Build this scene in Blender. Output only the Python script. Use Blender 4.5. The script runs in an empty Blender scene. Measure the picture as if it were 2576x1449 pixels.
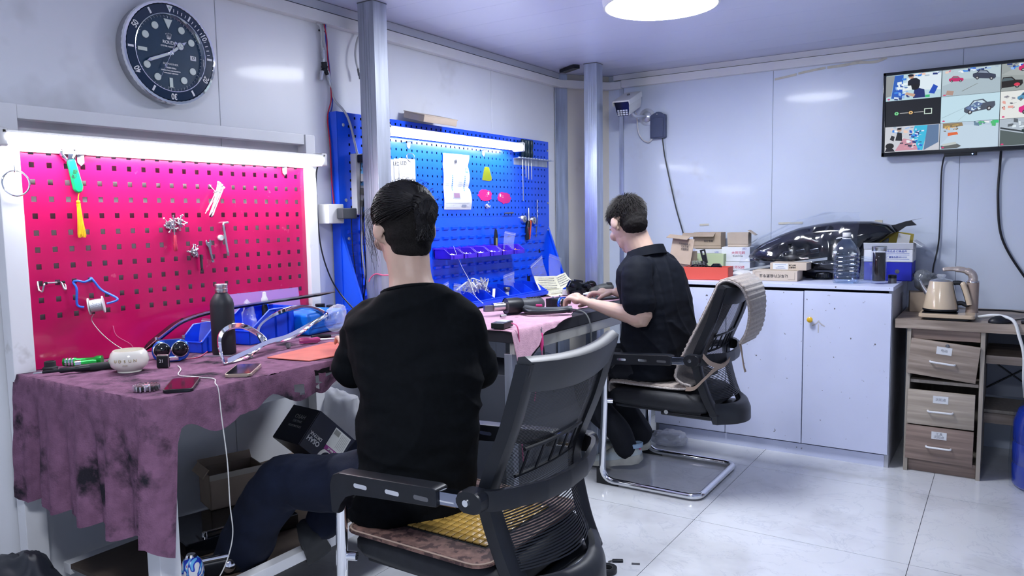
import bpy, bmesh, math, random
from mathutils import Vector, Matrix, Euler, Quaternion
from mathutils import noise as mnoise
random.seed(7)
PI = math.pi
R = math.radians
sc = bpy.context.scene
C = sc.collection

# ---------------------------------------------------------------- camera
def make_camera():
    yaw, pitch, roll, f = R(-33.2196), R(5.27495), R(-0.95797), 1910.578
    cy, sy, cp, sp = math.cos(yaw), math.sin(yaw), math.cos(pitch), math.sin(pitch)
    fwd = Vector((sy*cp, cy*cp, -sp)); right = Vector((cy, -sy, 0)); up = right.cross(fwd)
    r2 = right*math.cos(roll)+up*math.sin(roll); u2 = up*math.cos(roll)-right*math.sin(roll)
    cd = bpy.data.cameras.new('camera'); co = bpy.data.objects.new('camera', cd); C.objects.link(co)
    cd.sensor_width = 36; cd.lens = f/2576*36; cd.clip_start = .02
    m = Matrix((r2, u2, -fwd)).transposed().to_4x4(); m.translation = (0, 0, 1.27)
    co.matrix_world = m; sc.camera = co
make_camera()
w = bpy.data.worlds.new('world'); sc.world = w; w.use_nodes = True
w.node_tree.nodes['Background'].inputs[0].default_value = (.62, .7, .9, 1)
w.node_tree.nodes['Background'].inputs[1].default_value = .25
sc.view_settings.view_transform = 'Standard'; sc.view_settings.look = 'None'
sc.view_settings.exposure = 1.66; sc.view_settings.gamma = 1.0; sc.view_settings.use_curve_mapping = False
sc.cycles.use_denoising = True; sc.cycles.use_adaptive_sampling = True; sc.cycles.adaptive_threshold = .03
sc.cycles.max_bounces = 6; sc.cycles.diffuse_bounces = 3; sc.cycles.glossy_bounces = 3; sc.cycles.transmission_bounces = 6; sc.cycles.transparent_max_bounces = 10
sc.cycles.caustics_reflective = False; sc.cycles.caustics_refractive = False
TUBE_RED, TUBE_BLUE, CEILING_LAMP = 19.0, 16.0, 24.0

# ---------------------------------------------------------------- materials
MT = {}
def M(name, col=(.5,.5,.5), rough=.5, metal=0., vary=0., vscale=8., bump=0., bscale=60., spec=.5, coat=0., emit=None, estr=0., trans=0., alpha=1., ior=1.45, dirt=None, dscale=3., stretch=None, sheen=0., dlo=.5, dhi=.68, ddetail=4):
    if name in MT: return MT[name]
    m = bpy.data.materials.new(name); m.use_nodes = True; MT[name] = m
    nt = m.node_tree; b = nt.nodes['Principled BSDF']; L = nt.links.new
    c4 = (*col, 1)
    b.inputs['Base Color'].default_value = c4; b.inputs['Roughness'].default_value = rough
    b.inputs['Metallic'].default_value = metal; b.inputs['IOR'].default_value = ior
    b.inputs['Specular IOR Level'].default_value = spec; b.inputs['Coat Weight'].default_value = coat
    b.inputs['Coat Roughness'].default_value = .08
    b.inputs['Transmission Weight'].default_value = trans; b.inputs['Alpha'].default_value = alpha
    b.inputs['Sheen Weight'].default_value = sheen
    if emit: b.inputs['Emission Color'].default_value = (*emit, 1); b.inputs['Emission Strength'].default_value = estr
    if vary or bump or dirt:
        tc = nt.nodes.new('ShaderNodeTexCoord'); mp = nt.nodes.new('ShaderNodeMapping')
        L(tc.outputs['Object'], mp.inputs[0])
        if stretch: mp.inputs['Scale'].default_value = stretch
    src = None
    if vary:
        n = nt.nodes.new('ShaderNodeTexNoise'); n.inputs['Scale'].default_value = vscale; n.inputs['Detail'].default_value = 5
        L(mp.outputs[0], n.inputs[0])
        r = nt.nodes.new('ShaderNodeMapRange'); r.inputs[1].default_value = .3; r.inputs[2].default_value = .7
        r.inputs[3].default_value = 1-vary; r.inputs[4].default_value = 1+vary; L(n.outputs[0], r.inputs[0])
        mx = nt.nodes.new('ShaderNodeMix'); mx.data_type = 'RGBA'; mx.blend_type = 'MULTIPLY'; mx.inputs[0].default_value = 1
        mx.inputs[6].default_value = c4; L(r.outputs[0], mx.inputs[7]); src = mx.outputs[2]
    if dirt:
        n = nt.nodes.new('ShaderNodeTexNoise'); n.inputs['Scale'].default_value = dscale; n.inputs['Detail'].default_value = ddetail; n.inputs['Roughness'].default_value = .62
        L(mp.outputs[0], n.inputs[0])
        r = nt.nodes.new('ShaderNodeMapRange'); r.inputs[1].default_value = dlo; r.inputs[2].default_value = dhi; L(n.outputs[0], r.inputs[0])
        mx = nt.nodes.new('ShaderNodeMix'); mx.data_type = 'RGBA'; mx.inputs[6].default_value = c4; mx.inputs[7].default_value = (*dirt, 1)
        if src: L(src, mx.inputs[6])
        L(r.outputs[0], mx.inputs[0]); src = mx.outputs[2]
    if src: L(src, b.inputs['Base Color'])
    if bump:
        n = nt.nodes.new('ShaderNodeTexNoise'); n.inputs['Scale'].default_value = bscale; n.inputs['Detail'].default_value = 4
        L(mp.outputs[0], n.inputs[0])
        bp = nt.nodes.new('ShaderNodeBump'); bp.inputs['Strength'].default_value = bump; bp.inputs['Distance'].default_value = .004
        L(n.outputs[0], bp.inputs['Height']); L(bp.outputs[0], b.inputs['Normal'])
    return m

def wood(name, c1, c2, axis_scale=(3, 40, 40), rough=.45):
    m = M(name, c1, rough); nt = m.node_tree; b = nt.nodes['Principled BSDF']; L = nt.links.new
    tc = nt.nodes.new('ShaderNodeTexCoord'); mp = nt.nodes.new('ShaderNodeMapping'); mp.inputs['Scale'].default_value = axis_scale
    n = nt.nodes.new('ShaderNodeTexNoise'); n.inputs['Scale'].default_value = 1.4; n.inputs['Detail'].default_value = 6; n.inputs['Distortion'].default_value = .35
    cr = nt.nodes.new('ShaderNodeValToRGB'); e = cr.color_ramp.elements
    e[0].position = .3; e[0].color = (*c2, 1); e[1].position = .68; e[1].color = (*c1, 1)
    x = e.new(.5); x.color = tuple((a+b_)/2*.92 for a, b_ in zip(c1, c2))+(1,)
    L(tc.outputs['Object'], mp.inputs[0]); L(mp.outputs[0], n.inputs[0]); L(n.outputs[0], cr.inputs[0]); L(cr.outputs[0], b.inputs['Base Color'])
    return m

def film(name, tint=(.9,.94,1), opacity=.25, rough=.12, clear=False):
    m = bpy.data.materials.new(name); m.use_nodes = True; MT[name] = m
    nt = m.node_tree; nt.nodes.clear(); L = nt.links.new
    o = nt.nodes.new('ShaderNodeOutputMaterial'); t = nt.nodes.new('ShaderNodeBsdfTransparent'); t.inputs[0].default_value = (*tint, 1)
    g = nt.nodes.new('ShaderNodeBsdfPrincipled'); g.inputs['Base Color'].default_value = (*tint, 1); g.inputs['Roughness'].default_value = rough
    g.inputs['Coat Weight'].default_value = .6; g.inputs['Coat Roughness'].default_value = .05
    if clear: g = nt.nodes.new('ShaderNodeBsdfGlossy'); g.inputs['Roughness'].default_value = rough; g.inputs['Color'].default_value = (.95,.97,1,1)
    lw = nt.nodes.new('ShaderNodeLayerWeight'); lw.inputs[0].default_value = .25
    ad = nt.nodes.new('ShaderNodeMath'); ad.operation = 'MULTIPLY_ADD'; ad.inputs[1].default_value = .3; ad.inputs[2].default_value = opacity; ad.use_clamp = True
    mx = nt.nodes.new('ShaderNodeMixShader'); L(lw.outputs['Facing'], ad.inputs[0]); L(ad.outputs[0], mx.inputs[0]); L(t.outputs[0], mx.inputs[1]); L(g.outputs[0], mx.inputs[2]); L(mx.outputs[0], o.inputs[0])
    return m

def printmat(name, emission=0., rough=.6):
    m = M(name, (.8,.8,.8), rough); nt = m.node_tree; b = nt.nodes['Principled BSDF']
    a = nt.nodes.new('ShaderNodeVertexColor'); a.layer_name = 'Col'; nt.links.new(a.outputs[0], b.inputs['Base Color'])
    if emission:
        b.inputs['Base Color'].default_value = (0,0,0,1); nt.links.remove(b.inputs['Base Color'].links[0])
        nt.links.new(a.outputs[0], b.inputs['Emission Color']); b.inputs['Emission Strength'].default_value = emission
    return m

# ---------------------------------------------------------------- mesh builder
class B:
    def __init__(s): s.bm = bmesh.new(); s.cur = 0; s.bv = False
    def add(s, vs, fs, M4=None):
        V = [s.bm.verts.new(M4 @ Vector(v) if M4 else v) for v in vs]
        out = []
        for f in fs:
            try:
                fc = s.bm.faces.new([V[i] for i in f]); fc.material_index = s.cur; out.append(fc)
            except ValueError: pass
        s.last = V
        return V, out
    def _bevel(s, V, bev, seg):
        s.bv = True
        es = list({e for v in V for e in v.link_edges})
        bmesh.ops.bevel(s.bm, geom=es, offset=bev, segments=seg, affect='EDGES', profile=.5, clamp_overlap=True, material=-1)
    def box(s, c, d, rot=None, bev=0, seg=2):
        x, y, z = d[0]/2, d[1]/2, d[2]/2
        T = Matrix.Translation(c)
        if rot is not None: T = T @ (Euler(rot).to_matrix().to_4x4() if not isinstance(rot, Matrix) else rot.to_4x4())
        V, F = s.add([(-x,-y,-z),(x,-y,-z),(x,y,-z),(-x,y,-z),(-x,-y,z),(x,-y,z),(x,y,z),(-x,y,z)],
              [(3,2,1,0),(4,5,6,7),(0,1,5,4),(1,2,6,5),(2,3,7,6),(3,0,4,7)], T)
        if bev: s._bevel(V, bev, seg)
        return s
    def b6(s, x0, x1, y0, y1, z0, z1, bev=0, seg=2):
        return s.box(((x0+x1)/2,(y0+y1)/2,(z0+z1)/2), (abs(x1-x0),abs(y1-y0),abs(z1-z0)), None, bev, seg)
    def cyl(s, p0, p1, r0, r1=None, seg=16, caps=True):
        return s.tube([p0, p1], [r0, r0 if r1 is None else r1], seg, caps)
    def tube(s, pts, r, seg=8, caps=True, closed=False, flat=1., ref=None):
        pts = [Vector(p) for p in pts]; n = len(pts)
        if not hasattr(r, '__len__'): r = [r]*n
        rings = []; pn = None
        for i, p in enumerate(pts):
            if closed: t = pts[(i+1) % n]-pts[i-1]
            else: t = pts[min(i+1, n-1)]-pts[max(i-1, 0)]
            if t.length < 1e-9: t = Vector((0,0,1))
            t.normalize()
            if pn is None:
                a = Vector(ref) if ref else (Vector((0,0,1)) if abs(t.z) < .9 else Vector((1,0,0)))
                pn = (a-t*a.dot(t)).normalized()
            else:
                q = pn-t*pn.dot(t)
                pn = q.normalized() if q.length > 1e-6 else pn
            bn = t.cross(pn)
            rings.append([s.bm.verts.new(p+(pn*math.cos(2*PI*k/seg)*flat+bn*math.sin(2*PI*k/seg))*r[i]) for k in range(seg)])
        s._rings(rings, caps and not closed, closed)
        return s
    def _rings(s, rings, caps=True, closed=False):
        n = len(rings); seg = len(rings[0])
        for i in range(n if closed else n-1):
            a, b = rings[i], rings[(i+1) % n]
            for k in range(seg):
                f = s.bm.faces.new((a[k], a[(k+1) % seg], b[(k+1) % seg], b[k])); f.material_index = s.cur
        if caps:
            f = s.bm.faces.new(rings[0][::-1]); f.material_index = s.cur
            f = s.bm.faces.new(rings[-1]); f.material_index = s.cur
    def loft(s, secs, caps=True, closed=False):
        s._rings([[s.bm.verts.new(p) for p in sec] for sec in secs], caps, closed); return s
    def lathe(s, prof, seg=24, c=(0,0,0), M3=None, caps=True, arc=2*PI):
        T = Matrix.Translation(c) @ (M3.to_4x4() if M3 else Matrix())
        rings = []
        for r, z in prof: rings.append([s.bm.verts.new(T @ Vector((max(r, 1e-5)*math.cos(arc*k/seg), max(r, 1e-5)*math.sin(arc*k/seg), z))) for k in range(seg)])
        s._rings(rings, caps); return s
    def prism(s, poly, d0, d1, plane='xz', T=None, bev=0, seg=1):
        # polygon in a plane, pushed from d0 to d1 along the third axis
        f = {'xz': lambda a, b, d: (a, d, b), 'xy': lambda a, b, d: (a, b, d), 'yz': lambda a, b, d: (d, a, b)}[plane]
        n = len(poly)
        vs = [f(a, b, d0) for a, b in poly]+[f(a, b, d1) for a, b in poly]
        V, F = s.add(vs, [tuple(range(n))[::-1], tuple(range(n, 2*n))]+[(i, (i+1) % n, n+(i+1) % n, n+i) for i in range(n)], T)
        if bev: s._bevel(V, bev, seg)
        return s
    def sphere(s, c, r, seg=16, rings=10, rot=None):
        if not hasattr(r, '__len__'): r = (r, r, r)
        T = Matrix.Translation(c)
        if rot is not None: T = T @ Euler(rot).to_matrix().to_4x4()
        vs = [(0,0,-r[2])]; fs = []
        for i in range(1, rings):
            a = -PI/2+PI*i/rings
            for k in range(seg): vs.append((r[0]*math.cos(a)*math.cos(2*PI*k/seg), r[1]*math.cos(a)*math.sin(2*PI*k/seg), r[2]*math.sin(a)))
        vs.append((0,0,r[2])); top = len(vs)-1
        for k in range(seg):
            fs.append((0, 1+(k+1) % seg, 1+k)); fs.append((top, top-seg+k, top-seg+(k+1) % seg))
            for i in range(rings-2):
                a = 1+i*seg; fs.append((a+k, a+(k+1) % seg, a+seg+(k+1) % seg, a+seg+k))
        s.add(vs, fs, T); return s
    def grid(s, fn, nu, nv, wrap=False):
        V = [[s.bm.verts.new(fn(i/nu, j/nv)) for j in range(nv+1)] for i in range(nu+1)]
        for i in range(nu):
            for j in range(nv):
                f = s.bm.faces.new((V[i][j], V[i+1][j], V[i+1][j+1], V[i][j+1])); f.material_index = s.cur
        return s
    def slot(s, i): s.cur = i; return s
    def mesh(s, name, mat, smooth=True, angle=38, solid=0, solid_off=0., fix=True):
        if fix: bmesh.ops.recalc_face_normals(s.bm, faces=s.bm.faces)
        if solid:
            bmesh.ops.solidify(s.bm, geom=s.bm.faces[:], thickness=solid)
        me = bpy.data.meshes.new(name); s.bm.to_mesh(me); s.bm.free()
        for m in (mat if isinstance(mat, (list, tuple)) else [mat]): me.materials.append(m)
        if smooth:
            me.shade_smooth(); me.set_sharp_from_angle(angle=R(angle))
        return me
    def done(s, name, mat, parent=None, **k):
        loc = k.pop('loc', None); rot = k.pop('rot', None)
        bv = s.bv
        o = link(name, s.mesh(name, mat, **k), parent, loc, rot)
        if bv:
            m = o.modifiers.new('weighted', 'WEIGHTED_NORMAL'); m.keep_sharp = True; m.weight = 60
        return o

def link(name, me, parent=None, loc=None, rot=None):
    o = bpy.data.objects.new(name, me); C.objects.link(o)
    if parent: o.parent = parent
    if loc: o.location = loc
    if rot: o.rotation_euler = rot
    return o
def tag(o, label, cat, group=None):
    o['label'] = label; o['category'] = cat
    if group: o['group'] = group
    return o
def thing(name, label, cat, loc=(0,0,0), rz=0., group=None, rot=None):
    o = bpy.data.objects.new(name, None); C.objects.link(o); o.empty_display_size = .05
    o.location = loc; o.rotation_euler = rot if rot is not None else (0,0,rz)
    return tag(o, label, cat, group)
def struct(o): o['kind'] = 'structure'; return o
def stuff(o): o['kind'] = 'stuff'; return o
def copy_tree(o, parent=None):
    c = o.copy(); C.objects.link(c); c.parent = parent
    for ch in list(o.children): copy_tree(ch, c)
    return c
WA = PI/2      # things on the long wall: local x runs along it, local -y points into the room

def smoothpath(pts, n=8):
    P = [Vector(p) for p in pts]; out = []
    for i in range(len(P)-1):
        p0, p1, p2, p3 = P[max(i-1,0)], P[i], P[i+1], P[min(i+2, len(P)-1)]
        for k in range(n):
            t = k/n
            out.append(.5*((2*p1)+(p2-p0)*t+(2*p0-5*p1+4*p2-p3)*t*t+(3*p1-p0-3*p2+p3)*t**3))
    return out+[P[-1]]
def lerp(a, b, t): return a+(b-a)*t
def rrect(w, h, r, n=4, cx=0, cy=0):
    out = []
    for (sx, sy, a0) in ((1,1,0),(-1,1,90),(-1,-1,180),(1,-1,270)):
        for k in range(n+1):
            a = R(a0+90*k/n); out.append((cx+sx*(w/2-r)+r*math.cos(a), cy+sy*(h/2-r)+r*math.sin(a)))
    return out
def ell(w, h, n=20, cx=0, cy=0): return [(cx+w/2*math.cos(2*PI*k/n), cy+h/2*math.sin(2*PI*k/n)) for k in range(n)]

_txt = {}
def text_mesh(s, size, mat, ext=.0004, xs=1., align='CENTER', shear=0., bold=0.):
    key = (s, size, mat.name, xs, align, shear, bold)
    if key in _txt: return _txt[key]
    cu = bpy.data.curves.new('t', 'FONT'); cu.body = s; cu.size = size; cu.align_x = align; cu.align_y = 'CENTER'; cu.extrude = ext; cu.shear = shear; cu.offset = bold; cu.resolution_u = 3
    o = bpy.data.objects.new('t', cu); me = bpy.data.meshes.new_from_object(o)
    bpy.data.objects.remove(o); bpy.data.curves.remove(cu)
    me.materials.clear(); me.materials.append(mat)
    if xs != 1.: me.transform(Matrix.Diagonal((xs, 1, 1, 1)))
    _txt[key] = me
    return me
def text(parent, s, size, loc, mat, rot=(PI/2,0,0), name='lettering', **k):
    return link(name, text_mesh(s, size, mat, **k), parent, loc, rot)

def paint(name, polys, mat, parent=None, T=None, eps=.0004, plane='xz', loc=None, rot=None):
    # flat print: each polygon (points, colour) lies a hair above the one before it
    bm = bmesh.new(); cols = []
    for i, pc in enumerate(polys):
        pts, col = pc[0], pc[1]; lay = pc[2] if len(pc) > 2 else i
        d = -eps*lay
        vs = [bm.verts.new((a, d, b) if plane == 'xz' else (a, b, -d)) for a, b in pts]
        try: bm.faces.new(vs); cols.append(col)
        except ValueError: pass
    bm.normal_update()
    for f in bm.faces:
        if (plane == 'xz' and f.normal.y > 0) or (plane == 'xy' and f.normal.z < 0): f.normal_flip()
    if T: bmesh.ops.transform(bm, matrix=T, verts=bm.verts)
    me = bpy.data.meshes.new(name); bm.to_mesh(me); bm.free()
    ca = me.color_attributes.new('Col', 'FLOAT_COLOR', 'CORNER')
    for p in me.polygons:
        for li in p.loop_indices: ca.data[li].color = (*cols[p.index], 1)
    me.materials.append(mat)
    return link(name, me, parent, loc, rot)
def rect(x0, z0, x1, z1): return [(x0,z0),(x1,z0),(x1,z1),(x0,z1)]
# ---------------------------------------------------------------- shared materials
WALL_LIT = M('painted_panel_lit', (.8,.82,.87), .36, vary=.05, vscale=1.5, bump=.02, bscale=3, coat=.1, dirt=(.5,.5,.5), dscale=2.2, dlo=.62, dhi=.9)  # same panels as WALL; the long wall's light is put into this colour
WALL = M('painted_panel', (.65,.72,.85), .34, vary=.05, vscale=1.5, bump=.02, bscale=3, coat=.12, dirt=(.5,.5,.5), dscale=2.2, dlo=.62, dhi=.9)
CEIL = M('ceiling_panel', (.6,.64,.81), .32, vary=.03, vscale=1, coat=.15)
TRIMW = M('trunking_plastic', (.78,.78,.78), .4, vary=.04, vscale=4)
GALV = M('galvanised_steel', (.5,.55,.64), .38, .85, vary=.22, vscale=26, bump=.05, bscale=120, stretch=(1,1,.12))
GALVD = M('galvanised_dull', (.42,.45,.52), .5, .7, vary=.3, vscale=22, bump=.08, bscale=150, stretch=(1,1,.1))
BEIGE = M('beige_panel', (.66,.63,.56), .5, vary=.06, vscale=2, dirt=(.5,.45,.36), dscale=3, dlo=.6, dhi=.9)
GROUT = M('tile_grout', (.06,.06,.07), .8)
WHITE = M('white_enamel', (.8,.81,.84), .35, vary=.03, vscale=5, dirt=(.45,.44,.42), dscale=7, dlo=.66, dhi=.8)
RED = M('red_enamel', (.52,.006,.1), .25, vary=.1, vscale=6, coat=.4, dirt=(.75,.2,.3), dscale=14, dlo=.66, dhi=.85)
BLUE = M('blue_enamel', (.004,.09,.85), .3, vary=.08, vscale=5, coat=.3, dirt=(.02,.03,.2), dscale=9, dlo=.66, dhi=.85)
CHROME = M('chrome', (.85,.86,.88), .07, 1.)
STEEL = M('steel', (.6,.61,.63), .28, 1., vary=.1, vscale=40)
STEELD = M('dark_steel', (.2,.2,.21), .35, .9)
BLACKP = M('black_plastic', (.006,.0075,.0115), .4, vary=.2, vscale=15, bump=.03, bscale=200)
BLACKG = M('gloss_black', (.004,.005,.008), .1, coat=.5)
BLACKM = M('matt_black', (.01,.011,.013), .7, vary=.2, vscale=30)
RUBBER = M('dark_rubber', (.022,.024,.027), .75)
WHITEP = M('white_plastic', (.7,.7,.7), .35)
PAPER = M('paper', (.66,.68,.71), .7, vary=.03, vscale=20)
PAPERY = M('cream_paper', (.8,.78,.6), .8, vary=.05, vscale=30)
CARD = M('cardboard', (.46,.36,.27), .8, vary=.08, vscale=12, bump=.06, bscale=90)
CARDL = M('pale_cardboard', (.55,.46,.37), .8, vary=.06, vscale=12)
INK = M('black_ink', (.02,.02,.025), .6)
INKW = M('white_ink', (.85,.85,.85), .6)
INKB = M('blue_ink', (.05,.1,.5), .6)
INKR = M('red_ink', (.6,.02,.1), .6)
BLUEP = M('blue_bin_plastic', (.006,.06,.72), .35, vary=.12, vscale=12, dirt=(.02,.04,.25), dscale=16, dlo=.6, dhi=.8)
PURP = M('violet_bin_plastic', (.06,.02,.6), .35, vary=.1, vscale=14)
YELLOW = M('yellow_thread', (.85,.5,.01), .7, vary=.15, vscale=60)
GREENP = M('green_plastic', (.005,.4,.13), .3)
PINKP = M('pink_plastic', (.8,.05,.25), .35)
PRINT = printmat('printed_colour')
SCREEN = printmat('screen_pixels', .3); SCREEN.cycles.emission_sampling = 'NONE'
ORANGE = M('orange_plastic', (.75,.12,.04), .4)
GLASS = M('clear_glass', (.95,.98,1), .03, trans=1., ior=1.45)
CLEARP = film('clear_plastic', (.95,.97,1), .2, .08)
BAG = film('bag_film', (.93,.96,1), .07)
BAGW = film('white_bag_film', (.92,.93,.96), .5, .3)
WRAP = film('wrap_film', (.95,.97,1), .06, .1, True)
SKIN = M('skin', (.5,.345,.275), .5, vary=.06, vscale=20, bump=.03, bscale=250)
M('skin').node_tree.nodes['Principled BSDF'].inputs['Subsurface Weight'].default_value = .12
M('skin').node_tree.nodes['Principled BSDF'].inputs['Subsurface Radius'].default_value = (.02,.008,.004)
M('skin').node_tree.nodes['Principled BSDF'].inputs['Subsurface Scale'].default_value = .5
LAMPM = M('lamp_diffuser', (.9,.9,.9), .5, emit=(.93,.95,1.), estr=TUBE_RED)
# ---------------------------------------------------------------- the room
XW, YB, ZC = -2.52, 4.74, 2.204          # long wall, back wall, ceiling
XR, YF = 1.75, -1.7                      # the two walls behind the photographer
TILE = M('floor_tile', (.68,.7,.735), .16, vary=.05, vscale=3, coat=.35, dirt=(.52,.53,.56), dscale=2.5, dlo=.5, dhi=.75)
def vein(m):
    nt = m.node_tree; L = nt.links.new; b = nt.nodes['Principled BSDF']
    tc = nt.nodes.new('ShaderNodeNewGeometry')
    n = nt.nodes.new('ShaderNodeTexNoise'); n.inputs['Scale'].default_value = 3.2; n.inputs['Detail'].default_value = 9; n.inputs['Distortion'].default_value = 1.6; n.inputs['Roughness'].default_value = .6
    L(tc.outputs['Position'], n.inputs[0])
    cr = nt.nodes.new('ShaderNodeValToRGB'); e = cr.color_ramp.elements; e[0].position = .488; e[0].color = (1,1,1,1); e[1].position = .512; e[1].color = (1,1,1,1); x = e.new(.5); x.color = (.86,.87,.9,1)
    L(n.outputs[0], cr.inputs[0])
    old = b.inputs['Base Color'].links[0].from_socket
    mx = nt.nodes.new('ShaderNodeMix'); mx.data_type = 'RGBA'; mx.blend_type = 'MULTIPLY'; mx.inputs[0].default_value = 1
    L(old, mx.inputs[6]); L(cr.outputs[0], mx.inputs[7]); L(mx.outputs[2], b.inputs['Base Color'])
vein(TILE)
fl = struct(B().b6(XW-.1, XR, YF, YB+.1, -.06, -.004).done('floor', GROUT))
for i in range(-3, 6):
    for j in range(-6, 4):
        x0, x1 = max(-1.06+.8*i, XW-.1), min(-1.06+.8*(i+1), XR); y0, y1 = max(2.98+.8*j, YF), min(2.98+.8*(j+1), YB+.1)
        if x1-x0 < .05 or y1-y0 < .05: continue
        B().b6(x0+.0011, x1-.0011, y0+.0011, y1-.0011, -.008, 0).done('tile', TILE, fl)
ce = struct(B().b6(XW-.1, XR, YF, YB+.1, ZC+.004, ZC+.06).done('ceiling', CEIL))
yy = YB+.1
for k in range(30):
    y1 = yy-.0006; yy = (4.5 if k == 0 else yy-.235 if yy > 0 else yy-.6)
    if y1 < YF+.05: break
    B().b6(XW-.1, XR, max(yy, YF)+.0006, y1, ZC, ZC+.02).done('ceiling_panel', CEIL, ce)
# long wall: sheet-metal sandwich panels
wl = struct(B().b6(XW-.1, XW-.004, YF, 4.42, 0, ZC).done('wall_left', GALVD))
for a, b in ((YF,-.3),(-.3,.72),(.72,1.85),(1.85,2.72),(2.72,3.665),(3.665,4.42)):
    B().b6(XW-.06, XW, a+.0012, b-.0012, 0, ZC, .0015, 1).done('wall_panel', WALL_LIT, wl)
wb = struct(B().b6(-2.3, XR, YB+.004, YB+.1, 0, ZC).done('wall_back', GALVD))
for a, b in ((-2.3,-2.216),(-2.19,-1.213),(-1.213,-.235),(-.235,.75),(.75,XR)):
    B().b6(a+.0012, b-.0012, YB, YB+.06, 0, ZC, .0015, 1).done('wall_panel', WALL, wb)
struct(B().b6(XR, XR+.1, YF, YB+.1, 0, ZC).done('wall_right', WALL))
struct(B().b6(XW-.1, XR+.1, YF-.1, YF, 0, ZC).done('wall_front', WALL))
# bevelled corner between the two walls, its angle irons and the crown strips
p0, p1 = Vector((XW-.01, 4.42)), Vector((-2.29, YB+.01)); d = (p1-p0).normalized(); nrm = Vector((d.y, -d.x))
bmx = B(); bmx.prism([tuple(p0), tuple(p1), (p1.x-.02, p1.y+.09), (p0.x-.09, p0.y+.02)], 0, ZC, 'xy'); struct(bmx.done('wall_corner', BEIGE))
bmx = B(); bmx.prism([(XW+.004,4.385),(XW+.012,4.385),(XW+.012,4.418),(XW+.05,4.475),(XW+.043,4.481),(XW+.004,4.424)], 0, ZC-.001, 'xy'); struct(bmx.done('trim_1', GALV))
bmx = B(); bmx.b6(-2.218,-2.188, YB-.006, YB+.02, 0, ZC); struct(bmx.done('trim_2', GALV))
def strip(n, pts, w, h, z, mat):   # flat bar along a path of (x, y), pushed to its side by w
    bm = B(); P = [Vector((a, b)) for a, b in pts]; secs = []
    for i, p in enumerate(P):
        t0 = (P[min(i+1, len(P)-1)]-p) if i < len(P)-1 else p-P[i-1]; t1 = (p-P[i-1]) if i > 0 else t0
        n0, n1 = Vector((t0.y, -t0.x)).normalized(), Vector((t1.y, -t1.x)).normalized(); m = (n0+n1).normalized(); k = w/max(m.dot(n0), .5)
        q = p+m*k; secs.append([(p.x,p.y,z),(q.x,q.y,z),(q.x,q.y,z+h),(p.x,p.y,z+h)])
    return struct(bm.loft(secs).done(n, mat))
strip('trim_3', [(XW,YF+.01),(XW,4.415),(-2.292,YB),(-2.19,YB)], .04, .047, 2.112, TRIMW)
strip('trim_4', [(-2.188,YB),(XR-.01,YB)], .04, .047, 2.117, TRIMW)
strip('trim_5', [(XW,YF+.01),(XW,4.40)], .03, .036, 2.166, M('crown_metal', (.6,.62,.68), .4, .2))
strip('trim_6', [(-2.25,YB),(XR-.01,YB)], .026, .034, 2.169, TRIMW)
bmx = B(); bmx.box((-2.34,4.27,2.19), (.17,.045,.02), (0,0,R(-30))); tag(bmx.done('metal_bracket', BLACKP), 'dark metal bracket screwed to the ceiling beside the corner column', 'bracket')
# two square steel columns
def column(x0, x1, y0, y1, mat, label):
    o = thing('steel_column', label, 'column', ((x0+x1)/2,(y0+y1)/2,0))
    w, d = (x1-x0)/2, (y1-y0)/2
    B().b6(-w,w,-d,d,0,ZC-.001,.004,2).done('shaft', mat, o)
    B().b6(-w-.0006,w+.0006,-d-.0006,d+.0006,ZC-.004,ZC-.0005).done('cap_seam', STEELD, o)
    bm = B()
    for k in (-.3,0,.3): bm.b6(w*k-.003,w*k+.003,-d-.0012,-d+.001,0,ZC-.01)
    bm.done('rib', mat, o)
    return o
column(-2.389,-2.297,2.466,2.552, GALVD, 'scuffed galvanised square column standing before the blue pegboard')
column(-2.225,-2.137,4.24,4.325, GALV, 'shiny galvanised square column in the room corner by the beige panel')
# ---------------------------------------------------------------- workbenches, pegboards, lamps
def W(o): return {'loc': tuple(-v for v in o.location)}     # build a part of an unturned thing in room coordinates
def holed(bm, x0, x1, z0, z1, cols, rows, hw, hh, y0, y1, zoff=None):
    # sheet in the x-z plane with square punched holes, given the hole centres
    xs = [x0]; zs = [z0]
    for c in cols: xs += [c-hw, c+hw]
    for r in rows: zs += [r-hh, r+hh]
    xs.append(x1); zs.append(z1)
    nx, nz = len(xs), len(zs)
    for y, fl in ((y0, False), (y1, True)):
        V = [[bm.bm.verts.new((x, y, z)) for z in zs] for x in xs]
        for i in range(nx-1):
            for j in range(nz-1):
                if i % 2 == 1 and j % 2 == 1: continue
                q = (V[i][j], V[i+1][j], V[i+1][j+1], V[i][j+1]); bm.bm.faces.new(q if not fl else q[::-1])
        if not fl: VA = V
    def wall(a, b, c, d):
        bm.bm.faces.new((a, b, c, d))
    for i in range(1, nx-1, 2):
        for j in range(1, nz-1, 2):
            c = [(i,j),(i+1,j),(i+1,j+1),(i,j+1)]
            for k in range(4):
                a, b = c[k], c[(k+1) % 4]; wall(VA[a[0]][a[1]], V[a[0]][a[1]], V[b[0]][b[1]], VA[b[0]][b[1]])
    return bm

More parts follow.
